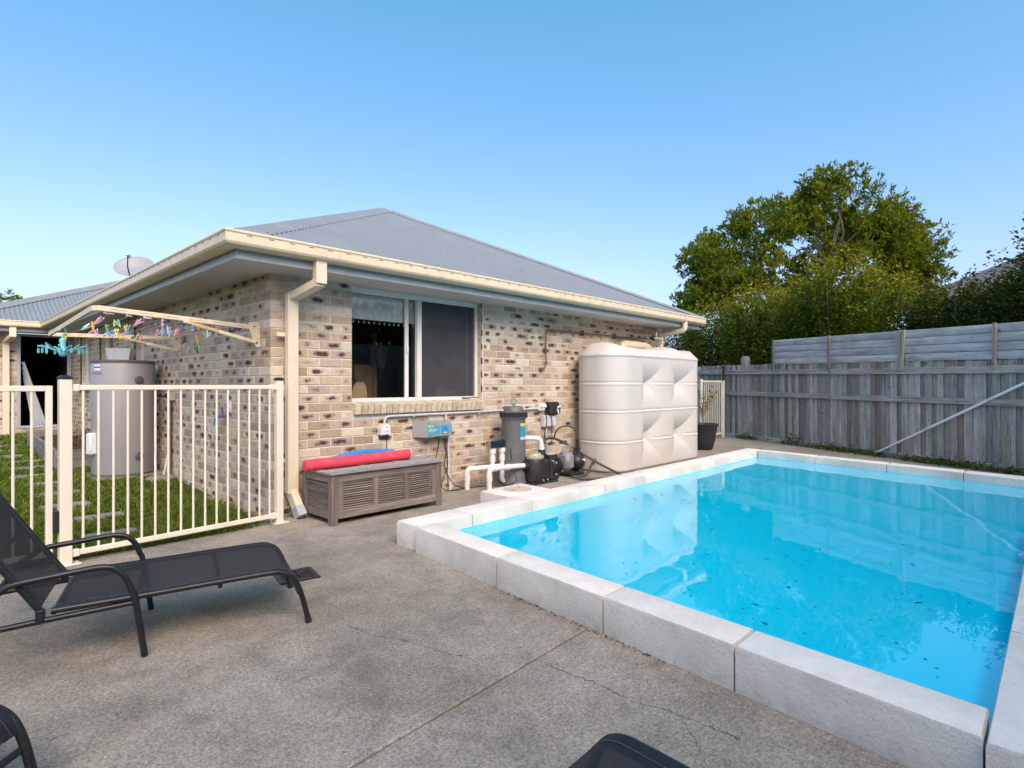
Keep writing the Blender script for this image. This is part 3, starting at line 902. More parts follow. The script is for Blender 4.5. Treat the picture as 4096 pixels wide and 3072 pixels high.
backing('wing', -1.42, -.001, 2.26, HOLE_W).build('wall', M['mortar'], house)
m = MB(); m.box((6.72, 3.1, 1.07), (.18, 5.8, 2.38)); m.build('wall', M['mortar'], house)
m = MB(); m.box((-.03, 4.5, -.06), (.10, 8.9, .14)); m.build('footing', M['concrete'], house)
# window reveals: bricks returning into the openings
def reveal(wall, u, z0, z1, side, depth=.10):
    z = math.ceil((z0 - .001) / .086) * .086
    while z < z1 - .04:
        za, zb = z + .005, min(z + .081, z1)
        p = [wpt(wall, uu, oo, zz) for uu in (u, u + side * .02) for oo in (.034, depth) for zz in (za, zb)]
        bb = MB(); bb.add(p, [(0, 1, 3, 2), (4, 6, 7, 5), (0, 4, 5, 1), (2, 3, 7, 6), (0, 2, 6, 4), (1, 5, 7, 3)])
        o = bb.build('reveal_brick', M['sill_brick'], house, origin=p[0]); z += .086
reveal('front', 2.616, 1.0, 2.2, 1)
for h in HOLE_S: reveal('side', h[1] - .004, h[2], h[3], 1)

# ---- front window
win = MB(); win.box((1.7215, .115, 1.045), (1.79, .07, .045), .004)
win.box((1.7215, .115, 2.185), (1.79, .07, .05), .004); win.box((.846, .115, 1.61), (.035, .07, 1.10), .004); win.box((2.597, .115, 1.61), (.035, .07, 1.10), .004)
win.box((1.7215, .085, 1.022), (1.79, .03, .012))
wf = win.build('window', M['alu'], house)
m = MB(); m.box((1.72, .10, 1.615), (.062, .05, 1.09), .003); m.build('mullion', M['alu'], wf)
m = MB(); m.box((1.575, .128, 1.615), (.045, .03, 1.09), .003); m.box((1.575, .108, 1.60), (.03, .02, .07), .003); m.build('sliding_sash', M['alu'], wf)
m = MB(); m.box((2.485, .138, 1.615), (.014, .02, 1.09)); m.build('sash_stile', M['alu'], wf)
for (xa, xb, yy) in ((.86, 1.69, .130), (1.75, 2.58, .138)):
    m = MB(); m.add([(xa, yy, 1.07), (xb, yy, 1.07), (xb, yy, 2.16), (xa, yy, 2.16)], [(0, 1, 2, 3)]); m.build('pane', M['glass'], wf, fix=False)
m = MB(); m.add([(1.752, .112, 1.07), (2.58, .112, 1.07), (2.58, .112, 2.16), (1.752, .112, 2.16)], [(0, 1, 2, 3)]); m.build('fly_screen', M['flyscreen'], wf, fix=False)
m = MB(); m.box((1.7215, .20, 2.26), (1.80, .36, .10)); m.build('lintel_lining', M['soffit'], house)
# brick sill
x = .83
while x < 2.60:
    w = .0745; m = MB()
    Mx = Matrix.Translation((x + w / 2, -.003, .965)) @ Matrix.Rotation(R(10), 4, 'X')
    m.box((0, .035, 0), (w - .009, .17, .105), .005, Mx)
    m.build('sill_brick', M['sill_brick'], house, origin=(x, -.05, .91)); x += w
m = MB(); m.box((1.72, .055, .95), (1.78, .10, .075)); m.build('sill_mortar', M['mortar'], house)
# ---- side windows
for h in HOLE_S:
    c = (h[0] + h[1]) / 2; w = h[1] - h[0]; zc = (h[2] + h[3]) / 2; hh = h[3] - h[2]
    m = MB()
    m.box((.12, h[0] + .02, zc), (.05, .04, hh), .003); m.box((.12, h[1] - .02, zc), (.05, .04, hh), .003)
    m.box((.12, c, h[2] + .02), (.05, w - .081, .04), .003); m.box((.12, c, h[3] - .02), (.05, w - .081, .04), .003)
    fr_ = m.build('window', M['alu'], house)
    m = MB(); m.add([(.125, c + a * (w / 2 - .035), zc + b * (hh / 2 - .035)) for a, b in ((1, -1), (-1, -1), (-1, 1), (1, 1))], [(0, 1, 2, 3)]); m.build('pane', M['glass'], fr_, fix=False)
    m = MB()
    for k in range(9):
        m.bar((.19 + .012 * (k % 2), h[0] + w * k / 9, zc), (.19 + .012 * ((k + 1) % 2), h[0] + w * (k + 1) / 9, zc), .004, hh)
    m.build('curtain', M['curtain'], fr_)
    m = MB(); m.box((-.005, c, h[2] - .06), (.15, w + .06, .075), .004); m.build('window_sill', M['sill_brick'], house)
# ---- room behind the glass
m = MB()
m.add([(.22, .21, .3), (6.6, .21, .3), (6.6, 3.6, .3), (.22, 3.6, .3), (.22, .21, 2.30), (6.6, .21, 2.30), (6.6, 3.6, 2.30), (.22, 3.6, 2.30)], [(0, 3, 7, 4), (1, 2, 6, 5), (2, 3, 7, 6), (4, 5, 6, 7)])
m.build('room_wall', M['room'], house, fix=False)
m = MB(); m.box((3.4, 1.9, .26), (6.4, 3.4, .08)); m.build('room_floor', M['room_floor'], house)
m = MB()
m.add([(.21, 4.0, -.05), (.9, 4.0, -.05), (.9, 9.2, -.05), (.21, 9.2, -.05), (.21, 4.0, 2.25), (.9, 4.0, 2.25), (.9, 9.2, 2.25), (.21, 9.2, 2.25)], [(0, 1, 5, 4), (1, 2, 6, 5), (2, 3, 7, 6), (4, 5, 6, 7), (0, 1, 2, 3)])
m.build('room_wall', M['room'], house, fix=False)

# ---- soffit, fascia, gutter
def path_off(d):
    return [(7.62, -.55 + d), (-.58 + d, -.55 + d), (-.58 + d, 8.85 + d), (-2.0 + d, 8.85 + d)]
def sweep(prof, closed=True):
    vs = []; n = len(prof)
    for (d, z) in prof:
        pass
    pts = [[(*path_off(d)[k], z) for (d, z) in prof] for k in range(4)]
    m = MB(); vs = [p for ring in pts for p in ring]
    fs = []
    for k in range(3):
        for i in range(n if closed else n - 1):
            j = (i + 1) % n; fs.append((k * n + i, k * n + j, (k + 1) * n + j, (k + 1) * n + i))
    if closed: fs += [tuple(range(n))[::-1], tuple(range(3 * n, 4 * n))]
    m.add(vs, fs); return m
gut = sweep([(.0, 2.315), (.0, 2.382), (-.007, 2.387), (-.009, 2.398), (-.003, 2.407), (.008, 2.405), (.012, 2.392), (.012, 2.33), (.10, 2.31), (.105, 2.395), (.115, 2.395), (.115, 2.283), (.03, 2.288), (.010, 2.298)]).build('gutter', M['gutter'], house, smooth=30)
m = MB()
for k in range(46): m.box((-.40 + k * .172, -.5505, 2.372), (.042, .003, .005))
for k in range(52): m.box((-.5805, -.40 + k * .175, 2.372), (.003, .042, .005))
o = m.build('overflow_slot', M['slot'], gut); o["kind"] = 'stuff'
m = MB()
for xx in (2.35, 5.05, 6.9): m.box((xx, -.5495, 2.345), (.004, .006, .075))
m.build('gutter_seam', M['gutter'], gut)
zz = [2.207, 2.222, 2.226, 2.244, 2.248, 2.266, 2.270, 2.30, 2.40]
prof = [(.128, zz[0]), (.120, zz[0] + .004), (.120, zz[1]), (.127, zz[2]), (.127, zz[3]), (.132, zz[4]), (.132, zz[5]), (.137, zz[6]), (.137, zz[8]), (.155, zz[8]), (.155, zz[0])]
fas = sweep(prof).build('fascia', M['fascia'], house)
m = MB()
d0, z0 = .15, ZS + .006
po = path_off(d0)
m.add([(po[0][0], po[0][1], z0), (*po[1], z0), (*po[2], z0), (*po[3], z0), (-2.0 + d0, YW + .01, z0), (.01, YW + .01, z0), (.01, .01, z0), (po[0][0], .01, z0),
       (po[0][0], po[0][1], z0 + .01), (*po[1], z0 + .01), (*po[2], z0 + .01), (*po[3], z0 + .01), (-2.0 + d0, YW + .01, z0 + .01), (.01, YW + .01, z0 + .01), (.01, .01, z0 + .01), (po[0][0], .01, z0 + .01)],
      [(0, 1, 6, 7), (1, 2, 5, 6), (2, 3, 4, 5), (8, 9, 14, 15), (9, 10, 13, 14), (10, 11, 12, 13)])
m.build('soffit', M['soffit'], house)
m = MB()
for xx in (.9, 2.7, 4.5, 6.3): m.box((xx, -.20, ZS + .004), (.006, .38, .004))
for yy in (1.0, 2.8, 4.6, 6.4): m.box((-.21, yy, ZS + .004), (.40, .006, .004))
m.build('soffit_joint', M['soffit'], house)
m = MB(); m.box((7.30, .55, 2.30), (.6, 1.9, .18)); m.build('fascia', M['fascia'], house)

# ---- roof: corrugated planes meeting on hips
EX, EY, EZ = -.47, -.44, 2.412
EXR = 7.63
AX = (EX + EXR) / 2; RUN = AX - EX; AY = EY + RUN; AZ = 4.35; SL = (AZ - EZ) / RUN
PIT = .076
def corr(s): return 0.0105 * math.cos(2 * math.pi * s / PIT)
m = MB(); vs = []; fs = []
st = PIT / 8; n = int((EXR - EX) / st)
for i in range(n + 1):
    x = EX + i * st; d = RUN - abs(x - AX); h = corr(x)
    vs.append((x, EY - .02, EZ - .02 * SL + h)); vs.append((x, EY + d, EZ + d * SL + h))
    if i: fs.append((2 * i - 2, 2 * i, 2 * i + 1, 2 * i - 1))
m.add(vs, fs)
rf = m.build('roof', M['roof'], house, smooth=60)
YR = 14.0
m = MB(); vs = []; fs = []; n = int((YR - EY) / st)
VY = 8.97                                                        # valley start
for i in range(n + 1):
    y = EY + i * st; h = corr(y); d1 = min(RUN, y - EY); d0 = max(0, y - VY)
    d0 = min(d0, RUN)
    vs.append((EX + d0 - .02, y, EZ + d0 * SL + h)); vs.append((EX + d1, y, EZ + d1 * SL + h))
    if i: fs.append((2 * i - 2, 2 * i - 1, 2 * i + 1, 2 * i))
m.add(vs, fs); m.build('roof_sheet', M['roof'], rf, smooth=60)
WX = -1.875                                                      # left eave of the wing; its hip climbs from here
m = MB(); vs = []; fs = []; i = 0; x = WX
while x < 1.6:                                                   # wing slope rises away from the camera between hip and valley
    h = corr(x); s0 = max(0, x - EX); s1 = .90 * (x - WX)
    vs.append((x, VY - .02 + s0, EZ + s0 * SL + h)); vs.append((x, VY + max(s1, s0), EZ + max(s1, s0) * SL + h))
    if i: fs.append((2 * i - 2, 2 * i, 2 * i + 1, 2 * i - 1))
    i += 1; x += st
m.add(vs, fs); m.build('roof_sheet', M['roof'], rf, smooth=60)
WH = .90 * (1.6 - WX)
m = MB(); m.add([(WX, VY, EZ), (WX, 16, EZ), (1.6, 16, EZ + WH * SL), (1.6, VY + WH, EZ + WH * SL)], [(0, 1, 2, 3)]); m.build('roof_sheet', M['roof'], rf)
m = MB(); m.box((-1.46, YW + 2.6, 1.05), (.10, 5.2, 2.3)); m.build('wall', M['mortar'], house)
m = MB()
m.add([(EXR, EY, EZ), (EXR, YR, EZ), (AX, YR, AZ), (AX, AY, AZ), (AX, YR, AZ)], [(0, 1, 2, 3)]); m.build('roof_sheet', M['roof'], rf)
# hip, ridge and wing ridge cappings
def capping(p0, p1, w=.15, lift=.02):
    p0 = Vector(p0); p1 = Vector(p1); d = (p1 - p0).normalized(); s = d.cross(Vector((0, 0, 1))).normalized()
    m = MB(); pr = [(-w, -w * SL * .707 + .012), (-w * .96, -w * SL * .707 + .018), (-.035, lift - .006), (-.02, lift + .012), (0, lift + .018), (.02, lift + .012), (.035, lift - .006), (w * .96, -w * SL * .707 + .018), (w, -w * SL * .707 + .012)]
    vs = [p + s * a + Vector((0, 0, b)) for p in (p0, p1) for (a, b) in pr]
    n = len(pr); m.add(vs, [(i, i + 1, n + i + 1, n + i) for i in range(n - 1)])
    return m.build('capping', M['cap'], rf, smooth=50)
capping((EX - .01, EY - .01, EZ - .012), (AX, AY, AZ))
capping((EXR + .02, EY - .02, EZ), (AX, AY, AZ))
capping((AX, AY, AZ), (AX, YR, AZ))
capping((WX + .03, VY + .03, EZ + .02), (1.6, VY + WH, EZ + WH * SL), .16)
m = MB()
for r_ in range(9):
    d = .14 + r_ * .75
    if d > RUN - .2: break
    x = EX + d + .15
    while x < EXR - d - .1:
        xs = round(x / PIT) * PIT
        m.box((xs, EY + d, EZ + d * SL + .013), (.009, .009, .008)); x += PIT * 6
o = m.build('roof_screw', M['screw'], rf); o["kind"] = 'stuff'

# ---- downpipes
def pipe_bar(m, a, b, w=.1, h=.06, up=(0, -1, 0)): m.bar(a, b, w, h, .004, up)
m = MB()
m.box((.232, -.468, 2.195), (.10, .075, .215), .004)
m.bar((.232, -.475, 2.10), (.165, -.085, 2.005), .095, .07, .004)
m.box((.158, -.085, 1.13), (.10, .07, 1.82), .004)
m.bar((.158, -.085, .235), (.175, -.19, .07), .10, .07, .004, up=(1, 0, 0))
dp = m.build('downpipe', M['downpipe'], house)
m = MB(); m.box((.135, -.05, 1.665), (.20, .012, .035)); m.box((.135, -.05, .52), (.20, .012, .03)); m.box((.158, -.085, .50), (.104, .074, .006)); m.build('pipe_strap', M['downpipe'], dp)
m = MB(); m.bar((.172, -.165, .105), (.184, -.215, .022), .108, .076, .003, up=(1, 0, 0)); m.build('spreader', M['galv'], dp)
m = MB(); m.cyl((.232, -.468, 2.29), (.232, -.468, 2.318), .035, .035, 12); m.build('outlet', M['gutter'], dp)
# far corner: round elbow from the gutter into the pipe behind the tank
m = MB()
pts = [(6.93, -.49, 2.30), (6.93, -.49, 2.20)] + [(6.93, -.49 + .06 * (1 - math.cos(a)), 2.20 - .06 * math.sin(a)) for a in (.4, .8, 1.2, 1.5)] + [(6.90, -.10, 2.10), (6.90, -.02, 2.05)]
m.tube(pts, .045, 16); m.build('downpipe', M['downpipe'], house, smooth=40)
m = MB(); m.box((6.86, -.05, 1.2), (.09, .07, 2.02), .004); m.build('downpipe', M['downpipe'], house)
# wing downpipe
m = MB(); m.box((-.965, 8.93, 2.20), (.10, .08, .20), .004); m.bar((-.965, 8.93, 2.12), (-1.03, 9.30, 2.03), .095, .07, .004); m.box((-1.03, 9.31, 1.13), (.10, .07, 1.82), .004)
m.build('downpipe', M['downpipe'], house)
# wing doorway, dark inside, with a raised threshold
m = MB(); zc = (.36 + 2.2) / 2
m.box((-.835, YW + .03, zc), (.055, .08, 1.84), .004); m.box((-.055, YW + .03, zc), (.055, .08, 1.84), .004); m.box((-.445, YW + .03, 2.175), (.724, .08, .05), .004); m.box((-.445, YW + .03, .385), (.724, .10, .05), .004)
m.build('door_frame', M['door_blue'], house)
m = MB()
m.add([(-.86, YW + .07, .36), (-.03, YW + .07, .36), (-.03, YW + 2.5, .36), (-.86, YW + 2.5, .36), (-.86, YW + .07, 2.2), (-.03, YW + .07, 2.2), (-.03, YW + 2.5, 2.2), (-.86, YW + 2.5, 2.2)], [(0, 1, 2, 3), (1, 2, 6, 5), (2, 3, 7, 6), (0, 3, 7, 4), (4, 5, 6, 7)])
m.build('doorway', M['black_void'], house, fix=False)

# ================================================================ AGAINST THE HOUSE
# ---- slimline rainwater tank
TX0, TX1, TY0, TY1, TR, TH = 4.27, 6.90, -.86, -.06, .34, 1.63
tank = thing('rainwater_tank', 'tall cream moulded plastic rainwater tank against the brick wall', 'water tank', ((TX0 + TX1) / 2, -.46, 0))
def circ(d, r): return math.sqrt(max(0, 1 - (d / r) ** 2)) if abs(d) < r else 0.0
def tank_c(x):
    if x < 4.86 or x > 6.58: return 1.0
    return max(circ(max(0, x - 4.86), .30), circ(max(0, abs(x - 5.63) - .07), .41), circ(6.58 - x, .46))
def tank_b(z):
    return max(1.0 if z > 1.55 else circ(1.55 - z, .36), circ(max(0, abs(z - .85) - .02), .37), 1.0 if z < .05 else circ(z - .05, .40))
def tank_ring():
    pts = []
    def arc(cx, cy, a0, a1, n):
        for i in range(n): 
            a = a0 + (a1 - a0) * i / n; pts.append((cx + TR * math.cos(a), cy + TR * math.sin(a), math.cos(a), math.sin(a)))
    def line(x0, y0, x1, y1, nx, ny, n):
        for i in range(n): pts.append((x0 + (x1 - x0) * i / n, y0 + (y1 - y0) * i / n, nx, ny))
    arc(TX0 + TR, TY0 + TR, math.pi, 1.5 * math.pi, 14)
    line(TX0 + TR, TY0, TX1 - TR, TY0, 0, -1, 170)
    arc(TX1 - TR, TY0 + TR, 1.5 * math.pi, 2 * math.pi, 14)
    line(TX1, TY0 + TR, TX1, TY1 - TR, 1, 0, 3)
    arc(TX1 - TR, TY1 - TR, 0, .5 * math.pi, 8)
    line(TX1 - TR, TY1, TX0 + TR, TY1, 0, 1, 6)
    arc(TX0 + TR, TY1 - TR, .5 * math.pi, math.pi, 8)
    line(TX0, TY1 - TR, TX0, TY0 + TR, -1, 0, 3)
    return pts
ring = tank_ring(); NZ = 150; n = len(ring); vs = []; fs = []
for k in range(NZ + 1):
    z = TH * k / NZ
    rib = 0
    for zr in (1.235, .85, .425): rib += -.009 * math.exp(-((z - zr) / .010) ** 2) + .007 * math.exp(-((z - zr + .024) / .012) ** 2)
    rim = .012 * math.exp(-((z - TH + .02) / .016) ** 2) - .03 * max(0, (.035 - z) / .035) ** 2
    for (x, y, nx, ny) in ring:
        o = rib + rim
        if ny < -.99: 
            dep = .27 * (1 - max(tank_c(x), tank_b(z))); o = o * (1 if dep < .06 else .2) - dep
        vs.append((x + nx * o, y + ny * o, z + .004))
for k in range(NZ):
    for i in range(n):
        j = (i + 1) % n; fs.append((k * n + i, k * n + j, (k + 1) * n + j, (k + 1) * n + i))
build('body', vs, fs, M['tank'], tank, smooth=42, fix=False)
# lid with vaulted ridges
def hump(x):
    h = 0
    for c, w, a in ((4.40, .22, .125), (6.02, .26, .125), (6.66, .20, .10)):
        h = max(h, a * max(0, 1 - ((x - c) / w) ** 2) ** .6)
    saddle = .105 - .045 * math.sin(math.pi * min(1, max(0, (x - 4.4) / 1.6)))
    if 4.4 < x < 6.0: h = max(h, saddle)
    elif x >= 6.0: h = max(h, .06)
    return h
cx_, cy_ = (TX0 + TX1) / 2, (TY0 + TY1) / 2
vs = []; fs = []; NR = 16
for k in range(NR + 1):
    s = 1 - k / NR
    for (x, y, nx, ny) in ring:
        X_ = cx_ + (x - cx_) * (s if k else 1.004); Y_ = cy_ + (y - cy_) * (s if k else 1.004)
        e = 1 - s
        yy = (Y_ - cy_) / ((TY1 - TY0) / 2)
        z = TH + .004 + .05 * min(1, e * 7) + (hump(X_) * max(0, 1 - abs(yy) ** 3) ** .7 if k else 0) * min(1, e * 9)
        vs.append((X_, Y_, z))
for k in range(NR):
    for i in range(n):
        j = (i + 1) % n; fs.append((k * n + i, k * n + j, (k + 1) * n + j, (k + 1) * n + i))
build('lid', vs, fs, M['tank'], tank, smooth=50, fix=False)
m = MB(); pts = [(5.46, -.16, 1.70), (5.47, -.16, 1.78), (5.50, -.16, 1.825), (5.56, -.16, 1.85), (6.18, -.16, 1.85), (6.25, -.16, 1.83), (6.30, -.16, 1.78), (6.31, -.16, 1.70)]
m.tube(pts, .065, 16); m.build('inlet_pipe', M['tank_pipe'], tank, smooth=45)
m = MB(); m.tube([(6.42, -.2, 2.0), (6.66, -.2, 2.0)], .016, 8); m.tube([(6.66, -.2, 2.02), (6.68, -.2, 1.9), (6.60, -.2, 1.78)], .02, 8); m.build('overflow_arm', M['tank_pipe'], tank, smooth=40)

m = MB(); m.lathe([(.03, -.02), (.045, 0), (.045, .02), (.03, .03)], (0, 0, 0), 14, Matrix.Translation((6.44, -.16, 2.0)) @ Matrix.Rotation(R(90), 4, 'Y')); m.cyl((6.36, -.16, 2.0), (6.44, -.16, 2.0), .022)
mv = m.build('float_valve', M['cap_black']); tag(mv, 'small dark float valve on the pipe above the cream tank', 'valve')
m = MB(); m.lathe([(0, -.012), (.028, -.01), (.034, 0), (.028, .01), (0, .012)], (6.49, -.16, 2.0), 12); m.build('knob', plain('lilac_plastic', (.55, .40, .62), .5), mv, smooth=40)

# small paver strip the tank stands beside
pv = thing('paver_strip', 'mossy strip of small grey pavers along the tank foot', 'paving', (6, -1.1, 0))
for i in range(13):
    for r_ in range(2):
        m = MB(); m.box((4.7 + i * .205 + (r_ % 2) * .1 + random.uniform(-.004, .004), -.99 - r_ * .205 + .0, .010 + random.uniform(-.004, .004)), (.195, .195, .03), .006)
        m.build('paver', M['paving'], pv, origin=(4.7 + i * .205, -1 - r_ * .2, 0))

# ---- copper supply pipe high on the wall
sp = thing('supply_pipe', 'thin old copper water pipe with tap high on the brick wall', 'pipe', (3.78, -.03, 1.4))
m = MB(); m.tube([(6.40, -.05, 1.985), (5.0, -.04, 1.975), (4.0, -.04, 1.970), (3.82, -.04, 1.968), (3.79, -.04, 1.962), (3.778, -.04, 1.945), (3.776, -.04, 1.72), (3.775, -.045, 1.64), (3.765, -.06, 1.56), (3.755, -.06, 1.48), (3.735, -.05, 1.43), (3.715, -.03, 1.415)], .011, 8)
m.build('pipe', M['brass'], sp, smooth=40)
m = MB(); m.lathe([(.016, -.03), (.02, -.01), (.016, .01), (.02, .03)], (3.776, -.04, 1.68), 10); m.box((3.80, -.05, 1.685), (.05, .014, .02)); m.build('stop_tap', M['brass'], sp, smooth=40)
m = MB(); m.lathe([(.0, 0), (.032, 0), (.034, .006), (0, .012)], (0, 0, 0), 16, Matrix.Translation((3.712, -.006, 1.412)) @ Matrix.Rotation(R(90), 4, 'X')); m.build('wall_plate', M['brass'], sp, smooth=40)
for xx in (4.62, 5.46):
    m = MB(); m.box((xx, -.03, 1.974), (.014, .06, .075)); m.build('pipe_clip', M['brass'], sp)
m = MB(); m.box((3.69, -.02, 1.855), (.05, .05, .022)); m.build('pipe_clip', M['brass'], sp)

# ---- conduit run and power outlets
cd = thing('conduit_run', 'pale grey electrical conduit fixed along the bricks under the window', 'conduit', (2.4, -.03, .87))
pts = [(1.185, -.03, .79), (1.186, -.03, .82)] + [(1.186 + .055 * (1 - math.cos(a)), -.03, .82 + .055 * math.sin(a)) for a in (.35, .7, 1.05, 1.4)] + [(1.27, -.03, .876), (1.98, -.03, .878)]
m = MB(); m.tube(pts, .013, 10); m.build('conduit', M['conduit'], cd, smooth=40)
m = MB(); m.tube([(2.04, -.03, .878), (3.62, -.03, .886)], .0115, 10); m.build('conduit', M['conduit'], cd, smooth=40)
m = MB(); m.tube([(1.98, -.03, .878), (2.05, -.03, .878)], .0165, 10); m.tube([(2.015, -.03, .878), (2.015, -.03, .80)], .0145, 10); m.build('tee_joint', plain('faded_fitting', (.52, .47, .44), .6), cd, smooth=40)
for xx in (1.56, 2.54):
    m = MB(); m.box((xx, -.022, .873), (.02, .044, .034)); m.box((xx, -.01, .848), (.016, .02, .024)); m.build('saddle', M['galv'], cd)
m = MB(); m.tube([(2.055, -.03, .62), (2.055, -.03, .18), (2.06, -.05, .12), (2.03, -.09, .03), (2.01, -.10, -.02)], .014, 10); m.tube([(2.55, -.006, .86), (2.55, -.006, .0)], .005, 6); m.build('conduit', M['conduit'], cd, smooth=40)

def outlet_cover(name, label, x, z, w, h, d, hood=True):
    t = thing(name, label, 'power outlet', (x, 0, z))
    prof = [(-w / 2, -h / 2), (w / 2, -h / 2), (w / 2 * .95, h * .1), (w / 2 * .6, h / 2), (-w / 2 * .6, h / 2), (-w / 2 * .95, h * .1)]
    m = MB(); m.prism([(x + a, z + b) for a, b in prof], -d, -.001, 'y'); m.build('cover', M['outlet'], t)
    m = MB(); m.box((x + .01, -d - .004, z + .005), (w * .5, .008, h * .45), .003); m.build('switch_plate', M['white'], t)
    m = MB(); m.box((x + .012, -d - .01, z + .02), (.016, .006, .012)); m.build('switch', M['ctl_grey'], t)
    return t
outlet_cover('power_outlet', 'weatherproof grey power outlet above the red pool noodle', 1.18, .745, .125, .115, .06)
m = MB(); m.tube([(1.20, -.05, .68), (1.198, -.055, .62), (1.19, -.06, .52), (1.185, -.07, .45), (1.18, -.10, .40)], .0045, 6); m.tube([(1.20, -.05, .69), (1.20, -.05, .655)], [.016, .008], 8)
tag(m.build('power_lead', M['cap_black'], smooth=40), 'black lead with plug hanging from the outlet behind the red noodle', 'power lead')
t2 = thing('power_outlet', 'double weatherproof power outlet at the conduit end beside the filter', 'power outlet', (3.70, 0, .90))
m = MB(); m.box((3.685, -.03, .905), (.13, .06, .10), .008); m.build('cover', M['outlet'], t2)
for dx in (-.03, .03):
    m = MB(); m.box((3.70 + dx, -.068, .925), (.05, .016, .05), .006, Matrix.Translation((3.70 + dx, -.068, .925)) @ Matrix.Rotation(R(-18), 4, 'X') @ Matrix.Translation((-3.70 - dx, .068, -.925))); m.build('switch_plate', M['white'], t2)
t3 = thing('timer_box', 'black timer box with a white tag on the wall above the grey junction box', 'timer', (3.86, 0, .87))
m = MB(); m.box((3.88, -.065, .885), (.20, .12, .175), .02); m.build('case', M['cap_black'], t3, smooth=35)
m = MB(); m.box((3.955, -.130, .905), (.075, .01, .022), .003, Matrix.Translation((3.955, -.13, .905)) @ Matrix.Rotation(R(-12), 4, 'Y') @ Matrix.Translation((-3.955, .13, -.905))); m.box((3.935, -.128, .845), (.025, .006, .07), 0, Matrix.Translation((3.935, -.128, .845)) @ Matrix.Rotation(R(-25), 4, 'Y') @ Matrix.Translation((-3.935, .128, -.845))); m.build('tag', M['white'], t3)
m = MB(); m.box((3.955, -.127, .86), (.06, .006, .075)); m.build('dial', plain('timer_face', (.03, .06, .08), .3), t3)
t4 = thing('junction_box', 'pale grey junction box low on the brick wall with conduit below', 'junction box', (3.84, 0, .70))
m = MB(); m.box((3.842, -.035, .712), (.265, .07, .165), .008); m.build('case', M['jbox'], t4)
m = MB(); m.box((3.842, -.073, .712), (.24, .006, .14), .003); m.build('cover', M['jbox'], t4)
m = MB(); m.tube([(3.80, -.03, .63), (3.80, -.03, .06)], .014, 10); m.build('conduit', M['conduit'], t4, smooth=40)

# ---- salt chlorinator controller
ch = thing('pool_controller', 'grey and teal pool controller box with blue display on the wall', 'controller', (1.80, 0, .71))
def ctl_body(m):
    x0, x1 = 1.565, 2.045; fy, by = -.13, -.001
    # front face is lower and shorter at the right; top slopes
    vs = [(x0, by, .812), (x1, by, .800), (x1 + .0, by, .640), (x0, by, .630), (1.66, fy, .795), (2.02, fy, .772), (2.02, fy, .640), (1.66, fy, .628)]
    m.add(vs, [(0, 1, 2, 3), (4, 7, 6, 5), (0, 4, 5, 1), (3, 2, 6, 7), (0, 3, 7, 4), (1, 5, 6, 2)])
m = MB(); ctl_body(m); m.build('case', M['ctl_grey'], ch)
m = MB(); m.prism([(1.675, .632), (1.845, .668), (1.845, .742), (1.675, .788)], -.133, -.129, 'y'); m.build('panel', M['teal'], ch)
m = MB(); m.box((1.918, -.131, .705), (.115, .008, .100), .004); pn = m.build('panel', M['teal'], ch); pn["label"] = 'square teal display panel'
m = MB(); m.box((2.008, -.131, .705), (.018, .006, .075), 0); m.build('panel', M['teal'], ch)
t = NT('blue_display'); t.principled((.02, .02, .3), .3, Emission_Color=(.10, .10, 1.0, 1), Emission_Strength=.55)
m = MB(); m.box((1.918, -.1365, .722), (.048, .004, .034)); m.build('display', t.m, pn)
m = MB(); m.box((1.918, -.1365, .670), (.05, .004, .014)); m.build('label', M['yellow'], pn)
m = MB(); m.box((1.718, -.1345, .748), (.075, .004, .026)); wl = m.build('warning_label', M['yellow'], ch)
m = MB(); m.box((1.718, -.1370, .748), (.05, .002, .005)); m.build('print', M['slot'], wl)
for i, (xx, r_) in enumerate(((1.695, .013), (1.727, .011), (1.752, .009), (1.773, .006))):
    m = MB(); m.lathe([(0, -.003), (r_, -.003), (r_, .003), (0, .004)], (0, 0, 0), 16, Matrix.Translation((xx, -.134, .668 + i * .003)) @ Matrix.Rotation(R(90), 4, 'X')); m.build('button', M['ctl_grey'], ch, smooth=40)
def text(name, body, loc, size, mat, parent, rot=(R(90), 0, 0), ext=.0004):
    cu = bpy.data.curves.new(name, 'FONT'); cu.body = body; cu.size = size; cu.extrude = ext; cu.align_x = 'LEFT'
    o = bpy.data.objects.new(name, cu); COL.objects.link(o)
    dg = bpy.context.evaluated_depsgraph_get(); me = bpy.data.meshes.new_from_object(o.evaluated_get(dg)); bpy.data.objects.remove(o)
    me.materials.clear(); me.materials.append(mat)
    o = bpy.data.objects.new(name, me); COL.objects.link(o); o.parent = parent
    o.location = Vector(loc) - loc_of(parent); o.rotation_euler = rot
    return o
M['pale_print'] = plain('pale_print', (.70, .85, .88), .5)
text('lettering', 'saltmaster', (1.682, -.1345, .703), .032, M['pale_print'], ch)
m = MB(); m.box((1.735, -.1345, .694), (.10, .002, .004)); m.build('print', M['pale_print'], ch)
m = MB(); m.box((1.93, -.06, .622), (.16, .07, .03), .004); m.build('cable_entry', M['ctl_grey'], ch)
